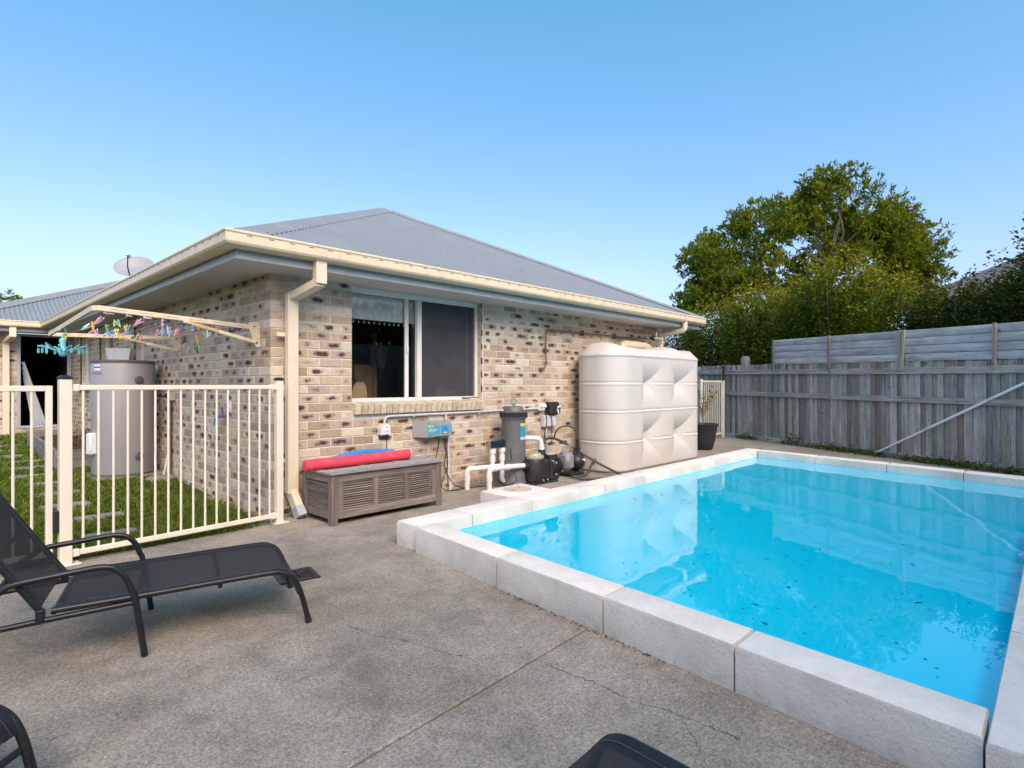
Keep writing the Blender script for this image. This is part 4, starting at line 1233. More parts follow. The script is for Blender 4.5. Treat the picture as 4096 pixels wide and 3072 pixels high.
for i, pts in enumerate([[(1.885, -.07, .61), (1.87, -.07, .50), (1.85, -.06, .40), (1.83, -.07, .32)],
            [(1.935, -.08, .61), (1.955, -.085, .48), (2.0, -.08, .36), (2.0, -.07, .26), (1.94, -.07, .14), (1.90, -.09, .05), (1.93, -.14, .012), (2.05, -.18, .01), (2.2, -.16, .01)],
            [(1.975, -.07, .61), (1.985, -.07, .42), (1.955, -.07, .28), (2.0, -.09, .16), (2.06, -.12, .06), (2.16, -.16, .015), (2.35, -.22, .015), (2.48, -.30, .02), (2.62, -.42, .012), (2.75, -.46, .06), (2.72, -.42, .22), (2.70, -.40, .45)]]):
    m = MB(); m.tube(pts, .006, 6); tag(m.build('cable', M['cap_black'], smooth=60), ['short black cable dropping from the pool controller', 'black cable looping from the controller down to the concrete', 'long black cable running from controller along ground to the chlorinator cell'][i], 'cable', 'cables below the pool controller')

# ---- cartridge filter
FX, FY = 2.83, -.33
fl = thing('cartridge_filter', 'tall dark grey cylindrical pool filter with black locking ring', 'pool filter', (FX, FY, 0))
m = MB(); m.lathe([(.0, 0), (.155, 0), (.165, .02), (.150, .05), (.148, .30), (.150, .302), (.150, .312), (.147, .314), (.147, .55), (.149, .552), (.149, .56), (.146, .562), (.145, .78), (.150, .80)], (FX, FY, 0), 40); m.build('body', M['filter_grey'], fl, smooth=40)
m = MB(); rp = []
for k in range(80):
    a = 2 * math.pi * k / 80; r_ = .172 if (k // 2) % 2 else .163; rp.append((FX + r_ * math.cos(a), FY + r_ * math.sin(a)))
m.prism(rp, .815, .875); m.build('locking_ring', M['cap_black'], fl)
m = MB(); m.lathe([(.162, .80), (.166, .805), (.166, .815), (.160, .816)], (FX, FY, 0), 40); m.build('flange', M['filter_grey'], fl, smooth=40)
m = MB(); m.lathe([(.15, .876), (.125, .885), (.112, .94), (.105, .946), (0, .948)], (FX, FY, 0), 36); m.build('lid', M['filter_grey'], fl, smooth=40)
m = MB(); m.cyl((FX, FY, .945), (FX, FY, .985), .018, .014, 12); m.lathe([(0, -.012), (.036, -.012), (.04, 0), (.036, .014), (.033, .014)], (0, 0, 0), 20, Matrix.Translation((FX - .01, FY - .01, 1.005)) @ Matrix.Rotation(R(55), 4, 'Z') @ Matrix.Rotation(R(-90), 4, 'Y')); ga = m.build('pressure_gauge', M['chrome'], fl, smooth=40)
m = MB(); m.lathe([(0, 0), (.033, 0), (.033, .002), (0, .002)], (0, 0, 0), 20, Matrix.Translation((FX - .01 - .0082, FY - .01 - .0116, 1.005)) @ Matrix.Rotation(R(55), 4, 'Z') @ Matrix.Rotation(R(-90), 4, 'Y')); m.build('dial', plain('gauge_face', (.28, .32, .24), .4), ga)
def curved(m, a0, a1, z0, z1, r): m.grid(lambda u, v: (FX + r * math.cos(a0 + (a1 - a0) * u), FY + r * math.sin(a0 + (a1 - a0) * u), z0 + (z1 - z0) * v), 8, 1)
A0, A1 = R(258), R(303)
m = MB(); curved(m, A0, A1, .575, .715, .1485); lb = m.build('label', M['teal'], fl)
m = MB(); curved(m, A0, A1, .715, .745, .1486); m.build('label_band', M['yellow'], lb)
m = MB(); curved(m, A0, A1, .545, .575, .1486); m.build('label_band', M['white'], lb)
m = MB()
for k in range(6): curved(m, A0 + .06, A1 - .06 - .08 * (k % 3), .59 + k * .02, .594 + k * .02, .1492)
o = m.build('print', plain('teal_print', (.03, .17, .20), .5), lb); o["kind"] = 'stuff'

# ---- pool pump
pp = thing('pool_pump', 'black pool pump with clear strainer lid beside the filter', 'pump', (3.08, -.42, 0))
PX, PY = 3.02, -.50
m = MB(); m.lathe([(.10, .02), (.125, .06), (.128, .27), (.11, .31), (.10, .31)], (PX, PY, 0), 28); m.box((PX + .05, PY + .02, .16), (.30, .22, .26), .03); m.box((PX + .24, PY + .04, .15), (.06, .27, .27), .04); body = m.build('body', M['pump_black'], pp, smooth=35)
m = MB(); m.lathe([(.0, .31), (.112, .31), (.118, .325), (.112, .345), (.09, .35), (.08, .375), (0, .378)], (PX, PY, 0), 28); m.build('strainer_lid', M['lens'], pp, smooth=40)
m = MB(); m.box((PX, PY, .385), (.12, .022, .016), .004); m.box((PX, PY, .384), (.022, .12, .016), .004); m.build('lid_handle', M['lens'], pp)
m = MB(); m.cyl((PX - .19, PY - .0, .235), (PX - .10, PY, .235), .052, .052, 18); m.cyl((PX - .15, PY, .235), (PX - .13, PY, .235), .065, .065, 12); m.build('inlet_union', M['pump_black'], pp, smooth=40)
m = MB(); m.cyl((PX + .17, PY + .03, .28), (PX + .17, PY + .03, .40), .05, .046, 18); m.cyl((PX + .17, PY + .03, .335), (PX + .17, PY + .03, .355), .062, .062, 12); m.build('outlet_union', M['pump_black'], pp, smooth=40)
MX = PX + .30
m = MB()
for k in range(10): m.cyl((MX + k * .026, PY + .10, .16), (MX + .015 + k * .026, PY + .10, .16), .105, .105, 22)
m.cyl((MX, PY + .10, .16), (MX + .27, PY + .10, .16), .095, .095, 22); m.build('motor', M['pump_black'], pp, smooth=30)
m = MB(); m.box((MX + .12, PY + .10, .285), (.17, .13, .06), .008)
m.build('terminal_box', M['pump_black'], pp)
m = MB(); m.box((MX + .12, PY + .10, .318), (.14, .10, .006)); m.build('rating_plate', M['jbox'], pp)
m = MB(); m.box((PX + .10, PY + .03, .012), (.46, .28, .02), .004); m.box((MX + .1, PY + .10, .03), (.16, .2, .05), .004); m.build('foot', M['pump_black'], pp)
for k, (dx, dz) in enumerate(((.03, .05), (.11, .05), (.26, .10), (.26, .24), (.20, .27))):
    m = MB(); m.cyl((PX + dx, PY - .115 - .01 * (k > 1), dz), (PX + dx, PY - .13 - .01 * (k > 1), dz), .011, .011, 6); m.build('bolt', M['galv'], pp)

# ---- PVC plumbing
pv_ = thing('pvc_pipework', 'white PVC pool pipes rising from the concrete to the pump', 'pipework', (2.4, -.35, 0))
def elbow(c, d0, d1, r, n=5):
    c = Vector(c); a = Vector(d0); b = Vector(d1)
    return [c + a * r * (1 - math.sin(t * math.pi / 2)) + b * r * (1 - math.cos(t * math.pi / 2)) for t in [i / n for i in range(n + 1)]]
RP = .03
m = MB(); m.tube([(2.19, -.20, 0), (2.19, -.20, .17)] + elbow((2.19, -.20, .235), (0, 0, -1), (.93, -.36, 0), .05) + [(2.55, -.335, .24), (2.60, -.34, .24)], RP, 14); m.build('pipe', M['pvc'], pv_, smooth=40)
m = MB(); m.tube([(2.255, -.50, 0), (2.255, -.50, .18)] + elbow((2.255, -.50, .255), (0, 0, -1), (1, 0, 0), .05) + [(2.60, -.50, .25), (2.83, -.50, .238)], RP, 14); m.build('pipe', M['pvc'], pv_, smooth=40)
for (a, b) in (((2.19, -.20, .10), (2.19, -.20, .175)), ((2.255, -.50, .12), (2.255, -.50, .19)), ((2.31, -.50, .2545), (2.37, -.50, .2535)), ((2.53, -.50, .2505), (2.58, -.50, .2495))):
    m = MB(); m.cyl(a, b, RP + .006, RP + .006, 14); m.build('coupling', M['pvc'], pv_, smooth=40)
for xx in (2.50, 2.66):
    m = MB(); m.cyl((xx, -.30, .26 if xx < 2.6 else .10), (xx, -.30, .44), .029, .029, 14); m.cyl((xx, -.30, .40), (xx, -.30, .455), .042, .042, 12); m.cyl((xx, -.30, .30), (xx, -.30, .37), .036, .036, 14); m.build('riser', M['pvc'], pv_, smooth=40)
m = MB(); m.tube([(2.66, -.30, .12)] + elbow((2.66, -.30, .045), (0, 0, 1), (1, -.2, 0), .05) + [(2.74, -.32, .045), (2.86, -.34, .05)], RP, 14); m.build('pipe', M['pvc'], pv_, smooth=40)
m = MB(); m.tube([(2.98, -.32, .30), (2.98, -.32, .47)] + elbow((2.99, -.32, .545), (0, 0, -1), (.9, -.45, 0), .045) + [(3.10, -.40, .545)] + elbow((3.185, -.465, .54), (-.75, .6, 0), (0, 0, -1), .055) + [(3.19, -.47, .44), (3.19, -.47, .39)], RP, 14); m.build('pipe', M['pvc'], pv_, smooth=40)
for p in ((3.19, -.47, .40),):
    m = MB(); m.cyl(p, (p[0], p[1], p[2] + .06), RP + .006, RP + .006, 14); m.build('coupling', M['pvc'], pv_, smooth=40)
# chlorinator cell on the risers
cc = thing('chlorinator_cell', 'clear plastic chlorinator cell mounted on white pipe risers', 'chlorinator cell', (2.58, -.30, .44))
m = MB(); m.box((2.58, -.30, .50), (.31, .085, .095), .012); m.build('housing', M['clear'], cc)
m = MB(); m.box((2.585, -.30, .50), (.18, .06, .07), .006); m.build('electrode', M['cap_black'], cc)
m = MB(); m.box((2.75, -.30, .505), (.04, .06, .06), .008); m.build('end_cap', M['cap_black'], cc)
for k, (c_, dz) in enumerate((('red', .0), ('blue', .012))):
    m = MB(); m.tube([(2.74, -.31, .50 - dz), (2.78, -.33, .50 - dz), (2.81, -.335, .485 - dz), (2.80, -.35, .45)], .004, 6); m.build('wire', M['peg_' + c_], cc, smooth=60)

# ---- small garden pump and its hose
gp = thing('garden_pump', 'small grey and black portable pump with carry handle by the tank', 'pump', (3.78, -.42, 0))
GX, GY = 3.86, -.44
m = MB(); m.box((GX - .12, GY + .02, .20), (.17, .20, .24), .045); m.build('motor_housing', M['pump_grey'], gp, smooth=40)
m = MB(); m.lathe([(0, -.10), (.06, -.10), (.105, -.06), (.12, 0), (.105, .07), (.06, .10), (0, .105)], (0, 0, 0), 24, Matrix.Translation((GX + .07, GY, .175)) @ Matrix.Rotation(R(90), 4, 'Y')); m.build('pump_head', M['cap_black'], gp, smooth=50)
m = MB(); m.tube([(GX - .19, GY + .02, .30), (GX - .17, GY + .02, .375), (GX - .13, GY + .02, .39), (GX - .02, GY + .02, .39), (GX + .0, GY + .02, .36), (GX + .0, GY + .02, .26)], .014, 8); m.build('handle', M['pump_grey'], gp, smooth=50)
m = MB(); m.box((GX - .03, GY, .04), (.30, .22, .03), .006); m.box((GX - .03, GY, .015), (.24, .26, .02), .004); m.build('base', M['pump_black'], gp)
m = MB(); m.cyl((GX + .11, GY, .25), (GX + .11, GY, .40), .032, .026, 14); m.cyl((GX + .11, GY, .34), (GX + .11, GY, .36), .038, .038, 12); m.cyl((GX + .11, GY, .40), (GX + .11, GY, .47), .024, .022, 12); m.build('outlet', M['cap_black'], gp, smooth=40)
m = MB(); m.box((GX + .08, GY - .121, .215), (.05, .003, .018), 0, None); m.box((GX + .105, GY - .118, .20), (.02, .003, .03)); m.build('maker_mark', M['white'], gp)
def smooth_pts(pts, n=6):
    P = [Vector(p) for p in pts]; out = []
    for i in range(len(P) - 1):
        p0 = P[max(i - 1, 0)]; p1 = P[i]; p2 = P[i + 1]; p3 = P[min(i + 2, len(P) - 1)]
        for k in range(n):
            t = k / n
            out.append(.5 * ((2 * p1) + (-p0 + p2) * t + (2 * p0 - 5 * p1 + 4 * p2 - p3) * t * t + (-p0 + 3 * p1 - 3 * p2 + p3) * t ** 3))
    out.append(P[-1]); return out
M['hose'] = plain('grey_hose', (.065, .060, .055), .6, .2, 15, .6, 140)
m = MB(); m.tube(smooth_pts([(3.97, -.44, .46), (3.965, -.43, .56), (3.92, -.40, .63), (3.80, -.36, .655), (3.70, -.33, .63), (3.66, -.30, .55), (3.66, -.28, .48)]), .011, 8)
tag(m.build('hose', M['hose'], smooth=60), 'thin brown hose arching up from the portable pump', 'hose')
m = MB(); m.tube(smooth_pts([(3.43, -.30, .25), (3.45, -.26, .38), (3.53, -.24, .48), (3.65, -.25, .50), (3.80, -.32, .44), (3.96, -.42, .33), (4.10, -.58, .20), (4.20, -.74, .10), (4.25, -.90, .03), (4.15, -1.0, .022), (3.95, -1.0, .022), (3.75, -.92, .022), (3.6, -.80, .022), (3.55, -.70, .04)], 7), .017, 8)
tag(m.build('hose', M['hose'], smooth=60), 'thick grey ribbed hose looping over and onto the concrete by the tank', 'hose')
m = MB(); m.tube(smooth_pts([(3.60, -.62, .03), (3.75, -.66, .025), (3.9, -.66, .05), (4.02, -.62, .12), (4.12, -.60, .17)]), .016, 8); m.tube([(4.08, -.61, .15), (4.15, -.59, .19)], .026, 10)
tag(m.build('hose', M['hose'], smooth=60), 'short dark hose with screw coupling joining tank and portable pump', 'hose')
for i, pts in enumerate([[(3.735, -.06, .87), (3.74, -.08, .80), (3.73, -.10, .70), (3.69, -.11, .60), (3.67, -.10, .50), (3.70, -.09, .43), (3.78, -.09, .40)], [(3.77, -.06, .86), (3.82, -.09, .80), (3.84, -.10, .68), (3.83, -.10, .56), (3.84, -.10, .47), (3.82, -.10, .41), (3.76, -.10, .40)]]):
    m = MB(); m.tube(smooth_pts(pts), .006, 6); tag(m.build('power_lead', M['cap_black'], smooth=60), ['black lead hanging in a loop left of the junction box', 'black lead crossing the face of the junction box'][i], 'power lead')

# ---- slatted storage box
bx = thing('storage_box', 'weathered timber storage box with louvred sides below the window', 'storage box', (.83, -.41, 0))
BX0, BX1, BY0, BY1, BH = .235, 1.435, -.665, -.135, .435
PW = .062
for (px_, py_) in ((BX0, BY0), (BX1, BY0), (BX0, BY1), (BX1, BY1)):
    m = MB(); cxp = px_ + (PW / 2 if px_ == BX0 else -PW / 2); cyp = py_ + (PW / 2 if py_ == BY0 else -PW / 2)
    m.box((cxp, cyp, BH / 2), (PW, PW, BH), .004); m.build('leg', M['box_post'], bx, origin=(cxp, cyp, 0))
for yy in (BY0 + .024, BY1 - .024):
    for zc, hh in ((BH - .035, .07), (.085, .07)):
        m = MB(); m.box(((BX0 + BX1) / 2, yy, zc), (BX1 - BX0 - 2 * PW, .03, hh), .003); m.build('rail', M['box_wood'], bx, origin=(BX0, yy, zc))
Mr = Matrix.Rotation(R(90), 4, 'Z')
for xx in (BX0 + .024, BX1 - .024):
    for zc, hh in ((BH - .035, .07), (.085, .07)):
        m = MB(); m.box((0, 0, 0), (BY1 - BY0 - 2 * PW, .03, hh), .003); o = m.build('rail', M['box_wood'], bx, origin=(0, 0, 0)); o.matrix_local = Matrix.Translation(Vector((xx, (BY0 + BY1) / 2, zc)) - loc_of(bx)) @ Mr
    
fr_x = [BX0 + PW, BX0 + PW + .055]
span = BX1 - BX0 - 2 * PW
st_x = [BX0 + PW + .0275, BX0 + PW + span * .355, BX0 + PW + span * .67, BX1 - PW - .0275]
for xx in st_x:
    m = MB(); m.box((xx, BY0 + .024, (BH - .07 + .12) / 2), (.055, .028, BH - .07 - .12), .003); m.build('stile', M['box_post'], bx, origin=(xx, BY0 + .024, .12))
sl = MB(); sl.box((0, 0, 0), (1, .026, .007), .002)
NS = 12
for a, b in zip(st_x[:-1], st_x[1:]):
    for k in range(NS):
        z = .132 + k * (BH - .07 - .12 - .02) / (NS - 1)
        m = MB(); m.box((0, 0, 0), (b - a - .055, .020, .006), .002); o = m.build('slat', M['box_wood'], bx, origin=(0, 0, 0))
        o.matrix_local = Matrix.Translation(Vector(((a + b) / 2, BY0 + .026, z)) - loc_of(bx)) @ Matrix.Rotation(R(32), 4, 'X')
for k in range(NS):
    z = .132 + k * (BH - .07 - .12 - .02) / (NS - 1)
    m = MB(); m.box((0, 0, 0), (BY1 - BY0 - 2 * PW, .020, .006), .002); o = m.build('slat', M['box_wood'], bx, origin=(0, 0, 0))
    o.matrix_local = Matrix.Translation(Vector((BX0 + .026, (BY0 + BY1) / 2, z)) - loc_of(bx)) @ Mr @ Matrix.Rotation(R(-32), 4, 'X')
m = MB(); m.box(((BX0 + BX1) / 2, (BY0 + BY1) / 2 + .02, .24), (BX1 - BX0 - .14, BY1 - BY0 - .17, .30)); m.build('shade_core', M['black_void'], bx)  # near-black core painted for the shade between the slats
# lid: frame and three planked fields
LX0, LX1, LY0, LY1, LZ = BX0 - .02, BX1 + .02, BY0 - .02, BY1 + .02, BH + .012
for yy in (LY0 + .035, LY1 - .035):
    m = MB(); m.box(((LX0 + LX1) / 2, yy, LZ), (LX1 - LX0, .07, .024), .004); m.build('lid_frame', M['box_top'], bx, origin=(LX0, yy, LZ))
lx = [LX0 + .035, LX0 + (LX1 - LX0) * .36, LX0 + (LX1 - LX0) * .67, LX1 - .035]
for xx in lx:
    m = MB(); m.box((0, 0, 0), (LY1 - LY0 - .142, .065, .023), .003); o = m.build('lid_frame', M['box_top'], bx, origin=(0, 0, 0)); o.matrix_local = Matrix.Translation(Vector((xx, (LY0 + LY1) / 2, LZ)) - loc_of(bx)) @ Mr
for a, b in zip(lx[:-1], lx[1:]):
    for k in range(7):
        w = (LY1 - LY0 - .142) / 7; yy = LY0 + .071 + w * (k + .5)
        m = MB(); m.box(((a + b) / 2, yy, LZ - .001), (b - a - .069, w - .006, .018), .003); m.build('lid_plank', M['box_top'], bx, origin=(a, yy, LZ))
# noodles and leaf on the lid
m = MB(); p0 = Vector((.115, -.43, LZ + .060)); p1 = Vector((1.22, -.40, LZ + .061)); pts = [p0.lerp(p1, i / 14) + Vector((0, 0, 0)) for i in range(15)]
m.tube(pts, .049, 28, caps=False)
for (p, d) in ((p0, -1), (p1, 1)):
    ax_ = (p1 - p0).normalized(); u_ = ax_.orthogonal().normalized(); w_ = ax_.cross(u_); vs = []
    for r_, off in ((.049, 0), (.044, .004), (.012, .004), (.011, -.03)):
        for k in range(28):
            a = 2 * math.pi * k / 28; vs.append(p + (u_ * math.cos(a) + w_ * math.sin(a)) * r_ + ax_ * d * off)
    m.add(vs, [(q * 28 + k, q * 28 + (k + 1) % 28, q * 28 + 28 + (k + 1) % 28, q * 28 + 28 + k) for q in range(3) for k in range(28)])
nd = tag(m.build('pool_noodle', M['noodle'], smooth=50), 'thick red foam pool noodle lying across the storage box lid', 'pool noodle')
m = MB(); m.tube(smooth_pts([(.48, -.21, LZ + .05), (.70, -.19, LZ + .085), (.95, -.18, LZ + .09), (1.18, -.19, LZ + .07)]), .030, 16)
tag(m.build('pool_noodle', M['blue_foam'], smooth=50), 'blue foam pool noodle half hidden behind the red one', 'pool noodle')
m = MB(); c_ = Vector((.70, -.52, LZ + .013))
for k in range(3):
    a = k * 2.0 + .3; d = Vector((math.cos(a), math.sin(a), .25)) * .028; s_ = Vector((-math.sin(a), math.cos(a), .3)) * .009
    m.add([c_, c_ + d * .5 + s_, c_ + d, c_ + d * .5 - s_], [(0, 1, 2, 3)])
tag(m.build('dry_leaf', plain('dry_leaf', (.55, .46, .22), .8), fix=False), 'small dry yellow leaf on the storage box lid', 'leaf')
m = MB(); m.box((2.33, -.02, 1.048), (.12, .03, .018), .006); m.tube([(2.38, -.02, 1.05), (2.50, .02, 1.055), (2.58, .04, 1.05)], .007, 6)
tag(m.build('window_tool', M['cap_black'], smooth=40), 'small black tool left on the brick window sill', 'tool')

# ---- inside the room
m = MB(); nF = 44
for k in range(nF):
    xa = .86 + (2.56 - .86) * k / nF; xb = .86 + (2.56 - .86) * (k + 1) / nF
    m.add([(xa, .175 + .012 * (k % 2), 1.90), (xb, .175 + .012 * ((k + 1) % 2), 1.90), (xb, .175 + .012 * ((k + 1) % 2), 2.16), (xa, .175 + .012 * (k % 2), 2.16)], [(0, 1, 2, 3)])
vl = tag(m.build('curtain_valance', M['curtain'], fix=False), 'white curtain valance with hanging beads inside the window', 'curtain')
for k in range(27):
    x = .88 + k * .063
    m = MB(); m.lathe([(0, -.016), (.007, -.010), (.008, -.004), (.003, .004), (.002, .02)], (x, .18, 1.872), 8); m.build('bead', M['white'], vl, smooth=60)
m = MB(); m.lathe([(0, -.16), (.05, -.14), (.085, -.05), (.09, .05), (.06, .14), (0, .17)], (0, 0, 0), 20, Matrix.Translation((1.64, .72, 1.56)) @ Matrix.Scale(.6, 4, (0, 1, 0)))
tag(m.build('hanging_hat', M['darkcloth'], smooth=60), 'dark hat hanging inside the window', 'hat')
m = MB(); m.box((1.72, 1.0, 1.05), (.05, .05, 1.6)); m.box((1.60, 1.02, .95), (.30, .03, 1.0))
tag(m.build('timber_post', M['inner_wood']), 'pale timber upright standing inside the window', 'post')
bk = thing('backpack', 'tan rounded bag with black strap inside the window', 'bag', (1.18, .65, 1.0))
m = MB(); m.grid(lambda u, v: (1.10 + .22 * v, .62 + .10 * math.cos(math.pi * u) , 1.00 + .24 * math.sin(math.pi * u) ** .6), 16, 6); m.build('flap', M['tan'], bk, smooth=60)
m = MB(); m.box((1.21, .62, 1.08), (.20, .17, .24), .04); m.build('body', M['darkcloth'], bk, smooth=40)
m = MB(); m.tube(smooth_pts([(1.10, .52, 1.02), (1.13, .53, 1.18), (1.19, .56, 1.25), (1.22, .6, 1.26)]), .016, 8); m.build('strap', M['darkcloth'], bk, smooth=50)
m = MB(); m.box((2.33, .30, 1.10), (.16, .05, .08), .004); tag(m.build('paper_box', M['paper']), 'pale blue carton on the inner window ledge', 'carton')
m = MB(); m.add([(2.16, .30, 1.06), (2.20, .30, 1.06), (2.19, .30, 1.15), (2.145, .30, 1.16)], [(0, 1, 2, 3)]); m.add([(2.18, .305, 1.06), (2.205, .305, 1.06), (2.205, .305, 1.14), (2.18, .305, 1.15)], [(0, 1, 2, 3)])
tag(m.build('paper', M['paper'], fix=False), 'folded sheet of pale paper propped in the window corner', 'paper')
m = MB(); m.box((1.7, .48, 1.02), (1.7, .5, .03)); m.build('desk_top', M['inner_wood']); o = bpy.data.objects['desk_top']; o.name = 'desk'; tag(o, 'timber desk top just inside the window', 'desk')

# ================================================================ LEFT SIDE
# ---- pool fence panel, its posts, and the gate
FL = Vector((-1.522, -.345, 0)); FR = Vector((-.023, -.225, 0)); fd = (FR - FL).normalized(); fn = Vector((-fd.y, fd.x, 0))
def fbox(m, c, s, b=.003):
    Mx = Matrix((fd, fn, Vector((0, 0, 1)))).transposed().to_4x4(); Mx.translation = c
    m.box((0, 0, 0), s, b, Mx)
def fence_post(p, w, h, parent, plate=True):
    m = MB(); fbox(m, p + Vector((0, 0, h / 2)), (w, w, h), .004); po = m.build('post', M['fence_paint'], parent)
    m = MB(); hw = w / 2 + .003
    c4 = [p + fd * a * hw + fn * b * hw for a, b in ((-1, -1), (1, -1), (1, 1), (-1, 1))]
    vs = [(q.x, q.y, h) for q in c4] + [(q.x, q.y, h + .012) for q in c4] + [(p.x + (q.x - p.x) * .45, p.y + (q.y - p.y) * .45, h + .026) for q in c4]
    m.add(vs, [(3, 2, 1, 0), (8, 9, 10, 11)] + [(k * 4 + i, k * 4 + (i + 1) % 4, k * 4 + 4 + (i + 1) % 4, k * 4 + 4 + i) for k in (0, 1) for i in range(4)]); m.build('post_cap', M['cap_black'], po)
    if plate:
        m = MB(); fbox(m, p + fd * .012 + Vector((0, 0, .006)), (w + .07, w + .035, .009), .002); m.build('base_plate', M['fence_paint'], po)
        for a in (-1, 1):
            m = MB(); q = p + fd * (.012 + a * (w / 2 + .02)); m.cyl((q.x, q.y - .01, .010), (q.x, q.y - .01, .02), .008, .008, 8); m.build('bolt', M['rust'], po)
    return po
pf = thing('pool_fence', 'cream tubular metal pool fence panel with two capped posts', 'fence', tuple((FL + FR) / 2))
fence_post(FL, .068, 1.245, pf); fence_post(FR, .058, 1.245, pf)
L_ = (FR - FL).length
for zc in (1.187, .075):
    m = MB(); fbox(m, (FL + FR) / 2 + Vector((0, 0, zc)), (L_ - .14, .028, .036), .004); m.build('rail', M['fence_paint'], pf)
    for s_, p in ((1, FL), (-1, FR)):
        m = MB(); fbox(m, p + fd * s_ * .052 + Vector((0, 0, zc)), (.05, .044, .048), .004); m.build('rail_bracket', M['fence_paint'], pf)
NB = 16
for k in range(NB):
    t = .10 + (L_ - .185) * k / (NB - 1); q = FL + fd * t
    m = MB(); m.cyl((q.x, q.y, .09), (q.x, q.y, 1.172), .0085, .0085, 10); m.build('baluster', M['fence_paint'], pf, smooth=40)
m = MB(); fbox(m, FL - fd * .03 - fn * .022 + Vector((0, 0, .014)), (.012, .05, .012), 0); m.build('rust_patch', M['rust'], pf)
gt = thing('pool_gate', 'cream tubular metal pool gate at the far left', 'gate', tuple(FL - fd * .6))
G0 = FL - fd * .086; GW = .92
for t in (.0, GW):
    m = MB(); q = G0 - fd * t; fbox(m, q + Vector((0, 0, .64)), (.036, .03, 1.12), .003); m.build('stile', M['fence_paint'], gt)
for zc in (1.182, .098):
    m = MB(); q = G0 - fd * GW / 2; fbox(m, q + Vector((0, 0, zc)), (GW - .037, .028, .036), .003); m.build('rail', M['fence_paint'], gt)
for k in range(1, 10):
    q = G0 - fd * (GW * k / 10 - .005); m = MB(); m.cyl((q.x, q.y, .11), (q.x, q.y, 1.17), .0085, .0085, 10); m.build('baluster', M['fence_paint'], gt, smooth=40)
m = MB(); fbox(m, FL - fd * .05 + fn * .0 + Vector((0, 0, .30)), (.030, .04, .15), .006); m.build('hinge', M['cap_black'], gt)

fence_post(G0 - fd * (GW + .075), .068, 1.245, gt)

# ---- folding clothesline on the side wall
cl = thing('clothesline', 'cream fold-down clothesline frame fixed to the brick side wall', 'clothesline', (0, 1.37, 1.55))
CN, CF = .235, 2.51
A_n = Vector((-.03, CN, 1.735)); O_n = Vector((-1.26, CN, 1.802)); O_f = Vector((-1.245, CF, 1.735)); A_f = Vector((-.03, CF, 1.765))
for (a, b) in ((A_n, O_n), (A_f, O_f)):
    m = MB(); d = (b - a).normalized(); m.bar(a, b - d * .02, .022, .042, .004); m.build('side_arm', M['gutter'], cl)
m = MB(); arc = [O_n + Vector((.07, 0, -.003)), O_n + Vector((.025, .012, 0)), O_n + Vector((.005, .045, 0)), O_n + Vector((0, .10, -.002)), O_f + Vector((0, -.02, 0))]
for a, b in zip(arc[:-1], arc[1:]): m.bar(a, b, .020, .040, 0)
m.build('front_bar', M['gutter'], cl)
for yy, zt in ((CN, 1.79), (CF, 1.807)):
    m = MB(); m.prism([(-.002, zt), (-.002, zt - .235), (-.03, zt - .235), (-.055, zt - .20), (-.105, zt - .045), (-.09, zt - .01)], yy - .012, yy + .012, 'y'); m.build('wall_bracket', M['gutter'], cl)
    m = MB()
    for dz in (-.045, -.195): m.cyl((-.055 if dz > -.1 else -.03, yy - .018, zt + dz), (-.055 if dz > -.1 else -.03, yy - .01, zt + dz), .008, .008, 8)
    o = m.build('bracket_bolt', M['brass'], cl); o["kind"] = 'stuff'
    a = Vector((-.04, yy - .016, zt - .19)); b = Vector((-.62, yy - .016, 1.74 if yy == CN else 1.742)); mid = a.lerp(b, .56)
    m = MB(); m.bar(a, mid, .018, .032, .003); m.build('strut', M['gutter'], cl)
    m = MB(); m.bar(mid + (b - a) * .005, b, .014, .026, .003); m.build('strut', M['rust'] if yy == CN else plain('aged_cream', (.50, .38, .20), .6), cl)
    m = MB(); m.box((b.x, yy - .016, b.z + .015), (.05, .02, .05), .004); m.build('knuckle', M['gutter'], cl)
LINES = []
for k in range(8):
    x = -1.13 + k * .135; f_ = (x - A_n.x) / (O_n.x - A_n.x)
    zn = A_n.z + (O_n.z - A_n.z) * f_; zf = A_f.z + (O_f.z - A_f.z) * f_
    sag = .02 + .02 * random.random() + (.14 if k == 7 else .07 if k == 6 else 0)
    pts = [Vector((x, CN + (CF - CN) * t, zn + (zf - zn) * t - 4 * sag * t * (1 - t))) for t in [i / 12 for i in range(13)]]
    LINES.append(pts); m = MB(); m.tube(pts, .0022, 5); m.build('line', M['cloth_line'], cl)
m = MB()
for k in range(6): m.tube([(-1.16 + k * .19, CN - .012, 1.80 - k * .011), (-1.05 + k * .19, CN - .012, 1.793 - k * .011)], .002, 5)
o = m.build('line_end', M['cloth_line'], cl); o["kind"] = 'stuff'
